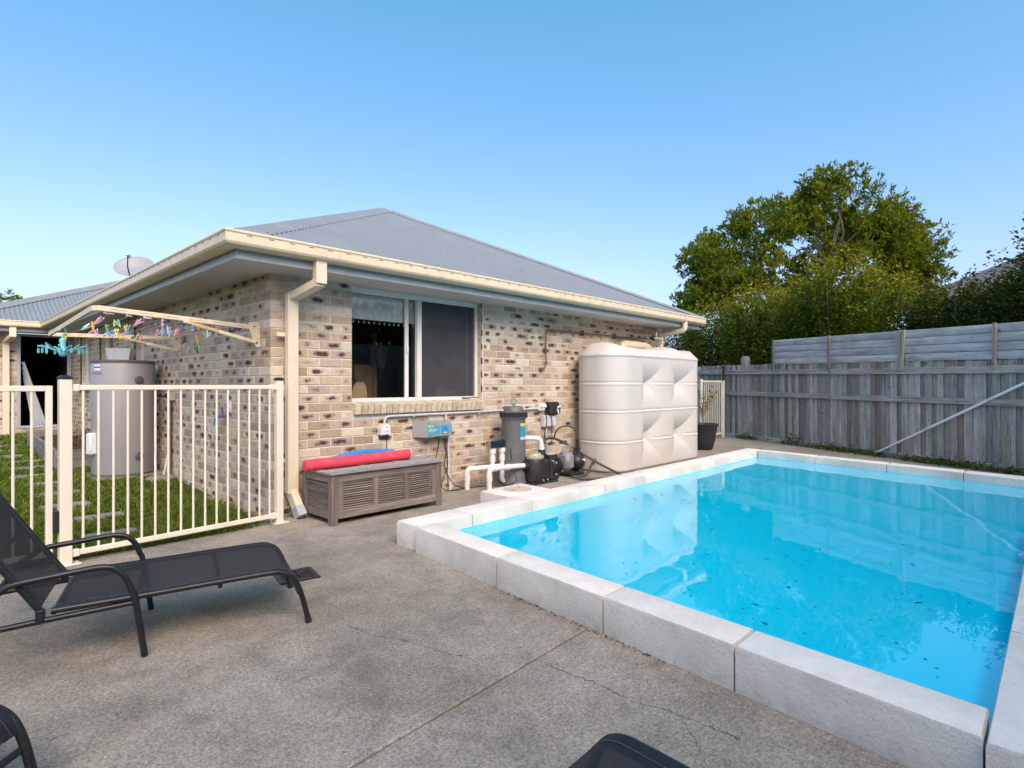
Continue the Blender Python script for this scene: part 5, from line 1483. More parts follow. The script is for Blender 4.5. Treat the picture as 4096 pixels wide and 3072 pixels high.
# pegs clipped on the lines
def peg_mesh(col):
    m = MB()
    for s_ in (-1, 1):
        Mx = Matrix.Rotation(R(12 * s_), 4, 'Y')
        m.box((0, 0, 0), (.010, .011, .074), .002, Matrix.Translation((s_ * .0085, 0, -.018)) @ Mx)
    m.box((0, 0, .0), (.016, .013, .010), .002)
    o = m.build('clothes_peg', M['peg_' + col], origin=(0, 0, 0)); return o
PROTO = {}
CNAME = {'pink': 'pale pink', 'blue': 'bright blue', 'navy': 'dark navy', 'yellow': 'yellow', 'green': 'soft green', 'mint': 'mint green', 'white': 'whitish', 'red': 'faded red', 'lightblue': 'light blue'}
prnd = random.Random(5)
def add_peg(col, line, t, tilt=None, turn=None):
    pts = LINES[line]; i = min(11, int(t * 12)); p = pts[i].lerp(pts[i + 1], t * 12 - i)
    if col in PROTO: o = PROTO[col].copy(); COL.objects.link(o)
    else: o = PROTO[col] = peg_mesh(col)
    tilt = prnd.uniform(-55, 55) if tilt is None else tilt
    o.matrix_world = Matrix.Translation(p) @ Matrix.Rotation(R(prnd.uniform(-60, 60) if turn is None else turn), 4, 'Z') @ Matrix.Rotation(R(tilt), 4, 'Y') @ Matrix.Rotation(R(prnd.uniform(-25, 25)), 4, 'X')
    tag(o, CNAME[col] + ' plastic clothes peg on the wall clothesline', 'clothes peg', CNAME[col] + ' pegs on the clothesline')
for a in [('pink', 0, .05, 80), ('pink', 0, .20, 25), ('pink', 0, .24, 35), ('yellow', 0, .34, 0), ('white', 0, .42, 60), ('blue', 0, .52, 70), ('lightblue', 0, .46, 55), ('yellow', 0, .93, 0), ('mint', 0, .97, 10), ('navy', 0, .95, 40),
          ('white', 1, .06, 75), ('green', 1, .28, 40), ('green', 1, .25, -20), ('green', 1, .42, 15), ('pink', 1, .62, -20), ('pink', 1, .68, 70),
          ('white', 2, .05, 85), ('pink', 2, .17, 55), ('pink', 2, .21, 50), ('mint', 2, .36, 5), ('yellow', 2, .40, 5), ('yellow', 2, .55, 0), ('blue', 2, .62, 35), ('lightblue', 2, .70, 60), ('navy', 2, .74, 60), ('green', 2, .56, -35),
          ('navy', 3, .06, 50), ('pink', 3, .10, 15), ('yellow', 3, .80, 0), ('lightblue', 3, .84, 50), ('pink', 3, .66, 60), ('white', 3, .90, 75), ('blue', 3, .60, 65),
          ('navy', 4, .08, 70), ('blue', 4, .30, -5), ('lightblue', 4, .33, 20), ('green', 4, .72, 20), ('red', 4, .68, 5), ('pink', 4, .40, 20), ('white', 4, .26, 15), ('navy', 4, .76, 60),
          ('yellow', 5, .10, 5), ('lightblue', 5, .14, 20), ('blue', 5, .12, 45), ('mint', 5, .06, -15), ('red', 5, .32, 20), ('navy', 5, .28, 45), ('pink', 5, .36, 20), ('white', 5, .44, 15),
          ('navy', 6, .10, 60), ('lightblue', 6, .13, 10), ('white', 6, .16, 15), ('pink', 6, .06, 5), ('green', 6, .20, -15), ('yellow', 6, .30, 5), ('navy', 6, .45, 55),
          ('yellow', 7, .10, 0), ('white', 7, .06, 15), ('navy', 7, .05, 60), ('red', 7, .02, 0), ('blue', 7, .03, 70), ('navy', 7, .50, -20), ('lightblue', 7, .60, 15), ('green', 7, .46, 10)]:
    add_peg(*a)

# ---- turquoise octopus sock hanger on the front bar
oc = thing('sock_hanger', 'turquoise plastic octopus hanger with small pegs on the clothesline', 'hanger', (-1.245, 1.70, 1.42))
OX, OY = -1.245, 1.70
zc = 1.715
m = MB(); m.tube(smooth_pts([(OX - .028, OY + .0, zc + .005), (OX - .012, OY, zc + .028), (OX + .012, OY, zc + .024), (OX + .022, OY, zc), (OX + .010, OY, zc - .022), (OX, OY, zc - .04), (OX, OY, zc - .07)]), .006, 8); m.build('hook', M['turq'], oc, smooth=60)
m = MB(); m.lathe([(0, -.055), (.010, -.06), (.026, -.075), (.030, -.09), (.024, -.12), (.026, -.15), (.032, -.18), (.036, -.205), (.028, -.235), (0, -.245)], (OX, OY, zc), 20); m.build('body', M['turq'], oc, smooth=60)
for k in range(12):
    a = 2 * math.pi * k / 12 + .2; ca, sa = math.cos(a), math.sin(a); r_ = .19 if k % 2 else .165
    pts = smooth_pts([(OX + ca * .028, OY + sa * .028, zc - .195), (OX + ca * .08, OY + sa * .08, zc - .175), (OX + ca * .13, OY + sa * .13, zc - .155), (OX + ca * r_, OY + sa * r_, zc - .135 + .012 * math.sin(k * 2))], 4)
    m = MB(); m.tube(pts, .0065, 6); ar = m.build('arm', M['turq'], oc, smooth=60)
    px_, py_ = OX + ca * r_ * .97, OY + sa * r_ * .97
    m = MB(); m.box((px_ - .004, py_, zc - .19), (.006, .014, .045), .001, None); m.box((px_ + .006, py_, zc - .19), (.006, .014, .045), .001); m.tube([(px_, py_, zc - .14), (px_, py_, zc - .17)], .002, 5); m.build('clip', M['turq'], ar)

# ---- electric hot water heater on its slab
HX, HY, HR = -.41, 3.33, .335
m = MB(); m.box((-.40, 3.34, .055), (.80, .80, .10), .03); tag(m.build('heater_slab', M['concrete'], smooth=30), 'concrete pad under the grey hot water tank', 'slab')
hw = thing('water_heater', 'tall grey cylindrical hot water tank beside the brick side wall', 'water heater', (HX, HY, .105))
m = MB(); m.lathe([(0, 0), (HR - .03, 0), (HR - .012, .006), (HR, .03), (HR, 1.365), (HR - .004, 1.372)], (HX, HY, .105), 56); m.build('body', M['heater'], hw, smooth=40)
m = MB(); m.lathe([(HR - .02, 1.37), (HR + .006, 1.368), (HR + .008, 1.395), (HR - .005, 1.405), (0, 1.41)], (HX, HY, .105), 56); m.build('top', M['heater_dark'], hw, smooth=40)
m = MB(); m.lathe([(HR - .02, 0), (HR + .006, 0), (HR + .006, .022), (HR - .01, .024)], (HX, HY, .105), 56); m.build('base_ring', M['heater_dark'], hw, smooth=40)
dirc = (Vector((-2.2085, -5.1306, 0)) - Vector((HX, HY, 0))).normalized(); sd = Vector((-dirc.y, dirc.x, 0))
def on_heater(s, z):                                      # point on the curved front, s = sideways fraction of the radius
    c = math.sqrt(max(0, 1 - s * s)); n_ = dirc * c + sd * s; return Vector((HX, HY, z)) + n_ * HR, n_
for z in (1.265, .335):
    p, n_ = on_heater(.47, z); Mx = Matrix((n_.cross(Vector((0, 0, 1))), Vector((0, 0, 1)), n_)).transposed().to_4x4(); Mx.translation = p
    m = MB(); m.lathe([(0, -.01), (.052, -.01), (.052, .008), (.044, .014), (0, .016)], (0, 0, 0), 24, Mx); m.build('access_cap', M['heater_dark'], hw, smooth=40)
p, n_ = on_heater(-.90, .50); Mx = Matrix((n_.cross(Vector((0, 0, 1))), Vector((0, 0, 1)), n_)).transposed().to_4x4(); Mx.translation = p
m = MB(); m.box((0, 0, .02), (.11, .26, .08), .015, Mx); m.build('element_cover', M['white'], hw, smooth=40)
def sticker(s, z, w, h, mat, lift=.0015):
    a0 = math.asin(s); vs = []
    for i in range(5):
        a = a0 + w / HR * (i / 4 - .5); q = dirc * math.cos(a) + sd * math.sin(a)
        for zz in (z - h / 2, z + h / 2): vs.append(Vector((HX, HY, zz)) + q * (HR + lift))
    mm = MB(); mm.add(vs, [(2 * i, 2 * i + 2, 2 * i + 3, 2 * i + 1) for i in range(4)]); return mm
sticker(-.79, 1.415, .10, .065, M['white']).build('sticker', M['white'], hw)
sticker(-.79, 1.418, .10, .022, M['blue_foam'], .003).build('sticker_band', M['blue_foam'], hw)
sticker(-.77, 1.345, .12, .035, M['heater_dark']).build('sticker', plain('faded_badge', (.22, .22, .27), .5), hw)
sticker(-.93, 1.345, .05, .022, M['rust']).build('sticker', plain('red_badge', (.35, .10, .10), .5), hw)
# silver planter on top
m = MB()
def planter(w0, w1, d0, d1, z0, z1):
    return [(-w0, -d0, z0), (w0, -d0, z0), (w0, d0, z0), (-w0, d0, z0), (-w1, -d1, z1), (w1, -d1, z1), (w1, d1, z1), (-w1, d1, z1)]
Mx = Matrix.Translation((HX - .02, HY + .03, 1.516)) @ Matrix.Rotation(R(-38), 4, 'Z')
m.add(planter(.115, .145, .06, .08, 0, .145), [(0, 3, 2, 1), (0, 1, 5, 4), (1, 2, 6, 5), (2, 3, 7, 6), (3, 0, 4, 7)], Mx); m.add(planter(.105, .138, .05, .073, .01, .145), [(0, 1, 2, 3), (0, 4, 5, 1), (1, 5, 6, 2), (2, 6, 7, 3), (3, 7, 4, 0)], Mx)
m.add(planter(.145, .138, .08, .073, .145, .146), [(0, 1, 5, 4), (1, 2, 6, 5), (2, 3, 7, 6), (3, 0, 4, 7)], Mx)
tag(m.build('planter', M['foil'], fix=False), 'hammered silver metal planter on top of the hot water tank', 'planter')
# pipes beside the heater, meter box, tap, stones
hp = thing('heater_pipes', 'dark pipes running down the bricks behind the hot water tank', 'pipes', (-.02, 2.9, .1))
m = MB(); m.tube([(-.03, 2.82, 1.02), (-.03, 2.82, .25), (-.03, 2.80, .10)], .018, 8); m.build('pipe', M['brass'], hp, smooth=50)
m = MB(); m.tube([(-.03, 2.90, .42), (-.05, 2.84, .36), (-.10, 2.76, .20), (-.16, 2.66, .06)], .012, 8); m.build('pipe', M['conduit'], hp, smooth=50)
m = MB(); m.tube([(-.10, 3.1, 1.07), (-.05, 2.95, 1.06), (-.03, 2.86, 1.04)], .012, 8); m.build('pipe', M['cap_black'], hp, smooth=50)
m = MB(); m.box((-.03, 2.76, 1.06), (.06, .10, .09), .006); tag(m.build('isolator_box', plain('beige_box', (.46, .43, .33), .6)), 'small beige switch box on the side wall by the hot water tank', 'switch box')
tp = thing('garden_tap', 'purple garden tap with hose fitting on the brick side wall', 'tap', (-.05, 1.03, .9))
M['purple'] = plain('purple_paint', (.13, .08, .30), .45)
m = MB(); m.tube([(-.0, 1.0, .885), (-.05, 1.01, .885)], .013, 10); m.tube(smooth_pts([(-.05, 1.01, .885), (-.075, 1.06, .885), (-.085, 1.10, .865), (-.088, 1.125, .82)]), .014, 10); m.cyl((-.052, 1.012, .885), (-.055, 1.015, .955), .011, .009, 10); m.build('body', M['purple'], tp, smooth=50)
m = MB(); m.tube([(-.055, .975, .962), (-.055, 1.055, .962)], .006, 8); m.tube([(-.055, 1.015, .95), (-.055, 1.015, .985)], .007, 8); m.build('handle', M['brass'], tp, smooth=50)
m = MB(); m.cyl((-.088, 1.125, .825), (-.09, 1.13, .785), .016, .016, 12); m.build('hose_fitting', plain('tap_fitting', (.05, .30, .42), .5), tp, smooth=40)
m = MB(); m.box((-.004, .945, .985), (.006, .05, .11)); m.build('sign', M['white'], tp)
rk = random.Random(4)
def rock(name, c, s, label, mat=None):
    m = MB(); bm_ = bmesh.new(); bmesh.ops.create_icosphere(bm_, subdivisions=3, radius=1)
    for v_ in bm_.verts:
        k = 1 + .10 * math.sin(v_.co.x * 5 + c[0] * 9) * math.cos(v_.co.y * 4 + c[1] * 7) + .05 * math.sin(v_.co.z * 9 + v_.co.x * 6)
        v_.co = Vector((v_.co.x * s[0] * k, v_.co.y * s[1] * k, v_.co.z * s[2] * k))
    vs = [tuple(Vector(c) + v_.co) for v_ in bm_.verts]; fs = [tuple(q.index for q in f_.verts) for f_ in bm_.faces]; bm_.free()
    m.add(vs, fs); return tag(m.build(name, mat or M['stone'], smooth=60), label, 'rock')
rock('rock', (-.19, 2.62, .075), (.17, .12, .055), 'flat pale rock on the grass beside the hot water tank pad')
# ---- raised garden bed
gb = thing('garden_bed', 'weathered timber raised garden bed on the lawn by the far wall', 'garden bed', (-.55, 5.8, .1))
def sleeper(a, b, z, h):
    a = Vector(a); b = Vector(b); d = (b - a).normalized(); L = (b - a).length
    m = MB(); m.box((0, 0, 0), (L, .045, h), .005); o = m.build('sleeper', M['sleeper'], gb, origin=(0, 0, 0))
    Mx = Matrix((d, Vector((0, 0, 1)).cross(d).normalized(), d.cross(Vector((0, 0, 1)).cross(d).normalized()))).transposed().to_4x4(); Mx.translation = (a + b) / 2 + Vector((0, 0, z)) - loc_of(gb)
    o.matrix_local = Mx
for k in range(2):
    sleeper((-.93, 4.20, zl(4.2)), (-.10, 4.24, zl(4.2)), .055 + k * .125, .12)
    sleeper((-.952, 4.20, zl(4.2)), (-.90, 7.4, zl(7.4)), .055 + k * .125, .12)
sleeper((-.90, 7.4, zl(7.4)), (-.10, 7.4, zl(7.4)), .12, .24)
m = MB(); m.grid(lambda u, v: (-.93 + .84 * u, 4.22 + 3.15 * v, zl(4.22 + 3.15 * v) + .13 + .02 * math.sin(u * 9 + v * 23)), 12, 30); m.build('soil', M['soil'], gb)
def sprig(m, c, n, h, spread, lw, seed):
    r_ = random.Random(seed)
    for i in range(n):
        a = r_.uniform(0, 6.28); d = r_.uniform(0, spread); z = r_.uniform(.02, h); p = Vector(c) + Vector((math.cos(a) * d, math.sin(a) * d, z))
        b = r_.uniform(0, 6.28); e = Vector((math.cos(b), math.sin(b), r_.uniform(-.4, .8))).normalized() * lw * r_.uniform(.6, 1.3); s_ = e.cross(Vector((0, 0, 1))).normalized() * lw * .32
        m.add([p, p + e * .5 + s_, p + e, p + e * .5 - s_], [(0, 1, 2, 3)])
for i, (c, n_) in enumerate((((-.35, 4.75, .26), 60), ((-.55, 5.6, .28), 50), ((-.25, 6.6, .30), 80))):
    m = MB(); sprig(m, c, n_, .16, .18, .05, i); tag(m.build('seedling', M['weed'], fix=False), ['leafy green seedling at the near end of the garden bed', 'leafy green seedling in the middle of the garden bed', 'leafy green seedling at the far end of the garden bed'][i], 'plant')
m = MB(); m.tube([(-.45, 6.0, .28), (-.43, 6.02, .45), (-.46, 6.0, .58)], .004, 5)
for k in range(7):
    a = k * .9; m.add([(-.46, 6.0, .58), (-.46 + .035 * math.cos(a), 6 + .035 * math.sin(a), .60), (-.46 + .035 * math.cos(a + .6), 6 + .035 * math.sin(a + .6), .595)], [(0, 1, 2)])
tag(m.build('flower', plain('orange_flower', (.45, .14, .02), .7), fix=False), 'small orange flower in the raised garden bed', 'flower')
m = MB(); m.box((-.20, 5.5, .52), (.16, .05, .20), .01); m.tube([(-.20, 5.53, .2), (-.20, 5.53, .45)], .02, 8)
tag(m.build('marker_box', M['white'], smooth=30), 'small white box on a stake above the garden bed', 'box')
# bars leaning inside the doorway
for i in range(4):
    m = MB(); a = Vector((-.76 + .012 * i, YW + .16 + .03 * i, 1.66 - .10 * i)); b = Vector((-.40 - .06 * i, YW + .22, .365)); m.bar(a, b, .05, .022, .002, up=(0, -1, 0))
    tag(m.build('aluminium_bar', M['galv']), ['longest', 'second longest', 'third longest', 'shortest'][i] + ' aluminium bar leaning inside the dark doorway', 'bar', 'bars leaning in the doorway')
# ---- satellite dish on the far roof slope
DP = Vector((.62, 7.30, 0)); zr = EZ + (DP.x - EX) * SL
sdh = thing('satellite_dish', 'grey satellite dish on a short mast on the roof', 'satellite dish', (DP.x, DP.y, zr))
dn = Vector((-.42, -.62, .66)).normalized(); dx_ = Vector((0, 0, 1)).cross(dn).normalized(); dy_ = dn.cross(dx_)
dc = Vector((DP.x, DP.y, zr + .42)); Mx = Matrix((dx_, dy_, dn)).transposed().to_4x4(); Mx.translation = dc
m = MB(); vs = []; NRr = 8
for k in range(NRr + 1):
    r_ = k / NRr
    for q in range(32):
        a = 2 * math.pi * q / 32; vs.append((.335 * r_ * math.cos(a), .29 * r_ * math.sin(a), .085 * r_ * r_))
m.add(vs, [(k * 32 + q, k * 32 + (q + 1) % 32, k * 32 + 32 + (q + 1) % 32, k * 32 + 32 + q) for k in range(NRr) for q in range(32)], Mx)
dsh = m.build('reflector', M['dish'], sdh, smooth=60, fix=False)
sol = dsh.modifiers.new('thickness', 'SOLIDIFY'); sol.thickness = .008
m = MB(); m.tube([Mx @ Vector((0, -.28, .07)), Mx @ Vector((0, -.22, .25)), Mx @ Vector((0, -.05, .38))], .011, 8); m.build('feed_arm', M['cap_black'], sdh, smooth=50)
m = MB(); m.cyl(Mx @ Vector((0, -.06, .41)), Mx @ Vector((0, -.03, .30)), .035, .028, 12); m.build('receiver', M['jbox'], sdh, smooth=40)
m = MB(); m.tube([(DP.x, DP.y, zr - .01), (DP.x, DP.y, zr + .25), tuple(dc - dn * .02)], .02, 8); m.build('mast', M['galv'], sdh, smooth=50)

# ================================================================ BACK FENCE
FA = Vector((11.11, .56, 0)); FU = Vector((-.4921, -.8705, 0)); FNv = Vector((-.8705, .4921, 0))      # along, towards the camera
def FW(s, o, z): return FA + FU * s + FNv * o + Vector((0, 0, z))
FM = Matrix((FU, -FNv, Vector((0, 0, 1)))).transposed().to_4x4()
bf = thing('paling_fence', 'weathered grey timber paling fence along the back of the pool', 'fence', tuple(FW(3, 0, 0)))
def piece(name, mat, parent, s, o, z, size, b=.003, rot=None):
    m = MB(); m.box((0, 0, 0), size, b); ob = m.build(name, mat, parent, origin=(0, 0, 0))
    Mx = FM.copy(); Mx.translation = FW(s, o, z) - loc_of(parent)
    if rot is not None: Mx = Mx @ rot
    ob.matrix_local = Mx; return ob
fr_ = random.Random(3)
s = -3.2; k = 0
while s < 8.6:
    w = fr_.uniform(.088, .112); top = 1.675 - .0205 * max(s, 0) + fr_.uniform(-.012, .010); bot = .045 + .006 * max(s, 0) + fr_.uniform(-.01, .01)
    gap = .012 if 2.55 < s < 2.66 else 0
    piece('paling', M['paling'], bf, s + w / 2, .009 if k % 2 else -.008, (top + bot) / 2, (w + (.012 if not k % 2 else 0), .015, top - bot), .002, Matrix.Rotation(R(fr_.uniform(-.5, .5)), 4, 'Y'))
    s += w - .004 + gap; k += 1
def frail(s0, s1, z0, z1, h, o=.042, mat=None):
    a = FW(s0, o, z0); b = FW(s1, o, z1); d = (b - a).normalized(); y_ = Vector((0, 0, 1)).cross(d).normalized(); zv = d.cross(y_)
    m = MB(); m.box((0, 0, 0), ((b - a).length, .045, h), .005); ob = m.build('rail', mat or M['rail'], bf, origin=(0, 0, 0)); Mx = Matrix((d, y_, zv)).transposed().to_4x4(); Mx.translation = (a + b) / 2 - loc_of(bf); ob.matrix_local = Mx
frail(-3.2, 3.0, 1.555, 1.458, .098); frail(3.02, 8.6, 1.452, 1.39, .104)
frail(-3.2, 3.0, 1.04, .996, .10); frail(3.03, 8.6, .985, .945, .092)
frail(-3.2, 2.4, -.02, .035, .13, .028); frail(2.42, 8.6, .030, .045, .12, .028)
m = MB(); q = FW(.49, -.13, 0)
m.lathe([(.105, 0), (.105, 1.70), (.100, 1.705), (.100, 1.715), (.105, 1.72), (.105, 1.80), (.092, 1.845), (.05, 1.865), (0, 1.868)], (q.x, q.y, 0), 18); m.build('post', wood('round_post', [(.16, .165, .16), (.28, .285, .27), (.38, .385, .37)], (26, 26, 1.3)), bf, smooth=40, origin=(q.x, q.y, 0))
# privacy screen of horizontal boards standing on the fence
ps = thing('privacy_screen', 'blue grey horizontal timber board screen raised above the paling fence', 'screen', tuple(FW(4, 0, 1.5)))
bays = [(1.60, 3.0), (3.03, 4.40), (4.50, 5.81), (5.85, 7.25), (7.29, 8.6)]
zt = lambda s: 2.150 - .0205 * (s - 1.6) if s < 6.5 else 2.05
zb_ = lambda s: 1.640 - .0185 * (s - 1.6)
for (a, b) in bays:
    nb = 4
    for k in range(nb):
        def zz(s, q): return zb_(s) + (zt(s) - zb_(s)) * q
        p0 = FW(a, .03, (zz(a, k / nb) + zz(a, (k + 1) / nb)) / 2); p1 = FW(b, .03, (zz(b, k / nb) + zz(b, (k + 1) / nb)) / 2); h = zz(a, (k + 1) / nb) - zz(a, k / nb)
        d = (p1 - p0).normalized(); y_ = Vector((0, 0, 1)).cross(d).normalized(); zv = d.cross(y_); L = (p1 - p0).length
        m = MB()                                                # log-lap: bellied face
        prof = [(-.006, -h / 2 + .001), (-.011, -h / 2 + .012), (-.016, -h * .18), (-.016, h * .12), (-.010, h / 2 - .014), (-.005, h / 2 - .005), (.008, h / 2 - .005), (.008, -h / 2 + .001)]
        m.prism(prof, -L / 2, L / 2, 'x'); ob = m.build('board', M['board'], ps, origin=(0, 0, 0)); Mx = Matrix((d, y_, zv)).transposed().to_4x4(); Mx.translation = (p0 + p1) / 2 - loc_of(ps)
        ob.matrix_local = Mx @ Matrix.Rotation(R(0), 4, 'X')
for s_, lean in ((1.585, 0), (3.015, 0), (4.415, 0), (4.475, 3.5), (5.83, 0), (7.27, 0)):
    z1 = zt(s_) + .008; z0 = 1.50 - .018 * (s_ - 1.6)
    ob = piece('post', M['paling'], ps, s_, .062, (z0 + z1) / 2, (.048, .035, z1 - z0), .003, Matrix.Rotation(R(lean), 4, 'Y'))
# ---- telescopic pool pole
pl = thing('telescopic_pole', 'long white telescopic pool pole leaning against the paling fence', 'pole', (9.10, -2.85, 0))
b0 = Vector((9.08, -2.845, .025)); b1 = Vector((8.06, -4.70, 1.165)); bd = b1 - b0
m = MB(); m.tube([b0, b0 + bd * .44], .0165, 12); m.build('inner_tube', M['pole'], pl, smooth=50)
m = MB(); m.tube([b0 + bd * .44, b0 + bd * 1.5], .020, 12); m.build('outer_tube', M['pole'], pl, smooth=50)
for t in (.0, .425, .845):
    m = MB(); m.tube([b0 + bd * (t - .005), b0 + bd * (t + .012), b0 + bd * (t + .035), b0 + bd * (t + .045)], [.019, .026, .026, .021] if t else [.012, .02, .02, .018], 12); m.build('collar', M['pole_grip'], pl, smooth=50)
# ---- weeds along the fence foot
def scatter_leaves(P, Nrm, size, asp=.45, tips=None, bend=.25):
    """one diamond leaf, folded, per point"""
    n = len(P); d = Nrm / np.maximum(np.linalg.norm(Nrm, axis=1, keepdims=True), 1e-6)
    up = np.tile(np.array([0, 0, 1.0]), (n, 1)) + rng.normal(0, .5, (n, 3)); s = np.cross(d, up); s /= np.maximum(np.linalg.norm(s, axis=1, keepdims=True), 1e-6)
    nn = np.cross(s, d); sz = size[:, None]
    a = P; b = P + d * sz * .5 + s * sz * asp * .5 + nn * sz * .10; c = P + d * sz - nn * sz * bend * .4; e = P + d * sz * .5 - s * sz * asp * .5 + nn * sz * .10
    V = np.stack([a, b, c, e], 1).reshape(-1, 3); i = np.arange(n) * 4
    F = np.concatenate([np.stack([i, i + 1, i + 2], 1), np.stack([i, i + 2, i + 3], 1)], 0)
    return V, F, (np.repeat(tips, 4) if tips is not None else None)
def leaf_mesh(name, V, F, T, mat, parent=None, origin=None):
    pl_ = loc_of(parent) if parent is not None else Vector((0, 0, 0)); origin = Vector(origin) if origin is not None else pl_
    me = bpy.data.meshes.new(name); V = V - np.array(origin)
    me.vertices.add(len(V)); me.vertices.foreach_set('co', V.ravel()); me.loops.add(F.size); me.loops.foreach_set('vertex_index', F.ravel().astype(np.int32))
    me.polygons.add(len(F)); me.polygons.foreach_set('loop_start', (np.arange(len(F)) * 3).astype(np.int32)); me.polygons.foreach_set('loop_total', np.full(len(F), 3, np.int32)); me.update(calc_edges=True)
    if T is not None: at = me.attributes.new('tip', 'FLOAT', 'POINT'); at.data.foreach_set('value', T.astype(np.float32))
    me.materials.append(mat); o = bpy.data.objects.new(name, me); COL.objects.link(o)
    if parent is not None: o.parent = parent
    o.location = origin - pl_; LOC[o.name] = origin; return o
n = 2600; cl_s = rng.choice(np.array([.8, 2.2, 3.0, 3.4, 3.9, 4.7, 5.1, 5.4, 6.0, 6.6]), n) + rng.normal(0, .22, n); oo = np.abs(rng.normal(0, .09, n)) + .05
zz_ = np.abs(rng.normal(0, .045, n)) * np.where(np.abs(cl_s - 2.2) < .2, 2.2, 1)
P_ = np.array(FA)[None] + np.outer(cl_s, np.array(FU)) + np.outer(oo, np.array(FNv)); P_[:, 2] = zz_
Vv, Ff, _ = scatter_leaves(P_, rng.normal(0, 1, (n, 3)) + np.array([0, 0, .6]), rng.uniform(.025, .06, n), .6)
tag(leaf_mesh('weeds', Vv, Ff, None, M['weed']), 'low green weeds creeping along the foot of the paling fence', 'weeds', kind='stuff')

# ---- side gate beyond the tank
sg = thing('side_gate', 'cream tubular gate with black latch between tank and paling fence', 'gate', (10.0, .43, 0))
for xx, hh, w in ((10.60, 1.60, .05), (9.49, 1.34, .045)):
    m = MB(); m.box((xx, .43, hh / 2), (w, w, hh), .004); po = m.build('post', M['fence_paint'], sg)
    m = MB(); m.box((xx, .43, hh + .008), (w + .006, w + .006, .022), .006); m.build('post_cap', M['cap_black'], po)
m = MB(); m.box((10.545, .40, 1.46), (.05, .05, .30), .006); m.box((10.54, .40, 1.62), (.09, .06, .05), .01); m.build('latch', M['cap_black'], sg)
for zc in (1.285, .10):
    m = MB(); m.box((10.02, .43, zc), (1.00, .026, .034), .003); m.build('rail', M['fence_paint'], sg)
for k in range(11):
    m = MB(); m.cyl((9.53 + k * .098, .43, .11), (9.53 + k * .098, .43, 1.28), .008, .008, 8); m.build('baluster', M['fence_paint'], sg, smooth=40)
# ---- black pot with a young citrus
pt = thing('potted_citrus', 'young sparse citrus tree in a large black pot beside the tank', 'potted plant', (8.05, -.30, 0))
QX, QY = 8.00, -.30
m = MB(); m.lathe([(.0, 0), (.165, 0), (.185, .02), (.225, .16), (.24, .28), (.258, .38), (.285, .46), (.292, .475), (.285, .482), (.272, .475), (.25, .42)], (QX, QY, 0), 40, cap1=False); m.build('pot', M['pot'], pt, smooth=45)
m = MB(); m.lathe([(0, .425), (.15, .43), (.252, .42)], (QX, QY, 0), 24, cap0=False, cap1=False); m.build('soil', M['soil'], pt, smooth=60)
tr_ = MB(); tips_ = []
tr_.tube(smooth_pts([(QX, QY, .42), (QX + .012, QY, .55), (QX - .005, QY, .70), (QX + .01, QY, .80)]), [.016] * 6 + [.014] * 6 + [.012] * 7, 8)
br = random.Random(8)
for k in range(17):
    a = k * 2.4; h0 = .58 + .012 * k; L_ = br.uniform(.25, .50); c_ = Vector((QX, QY, h0)); dirv = Vector((math.cos(a) * .75, math.sin(a) * .75, 1.0)).normalized()
    pts = [c_, c_ + dirv * L_ * .5, c_ + dirv * L_ + Vector((0, 0, .06))]
    tr_.tube(pts, [.006, .0045, .0025], 5); tips_ += [(pts[1], dirv), (pts[2], dirv), (pts[1].lerp(pts[2], .5), dirv)]
tr_.build('stem', M['twig'], pt, smooth=60)
PP, NN = [], []
for p, d in tips_:
    for q in range(br.choice((0, 1, 2, 4))): PP.append(tuple(p + Vector((br.uniform(-.03, .03), br.uniform(-.03, .03), br.uniform(-.02, .03))))); NN.append((d.x + br.uniform(-1, 1), d.y + br.uniform(-1, 1), d.z + br.uniform(-.8, .5)))
Vv, Ff, _ = scatter_leaves(np.array(PP), np.array(NN), rng.uniform(.045, .085, len(PP)), .5); leaf_mesh('leaves', Vv, Ff, None, M['leaf_citrus'], pt)

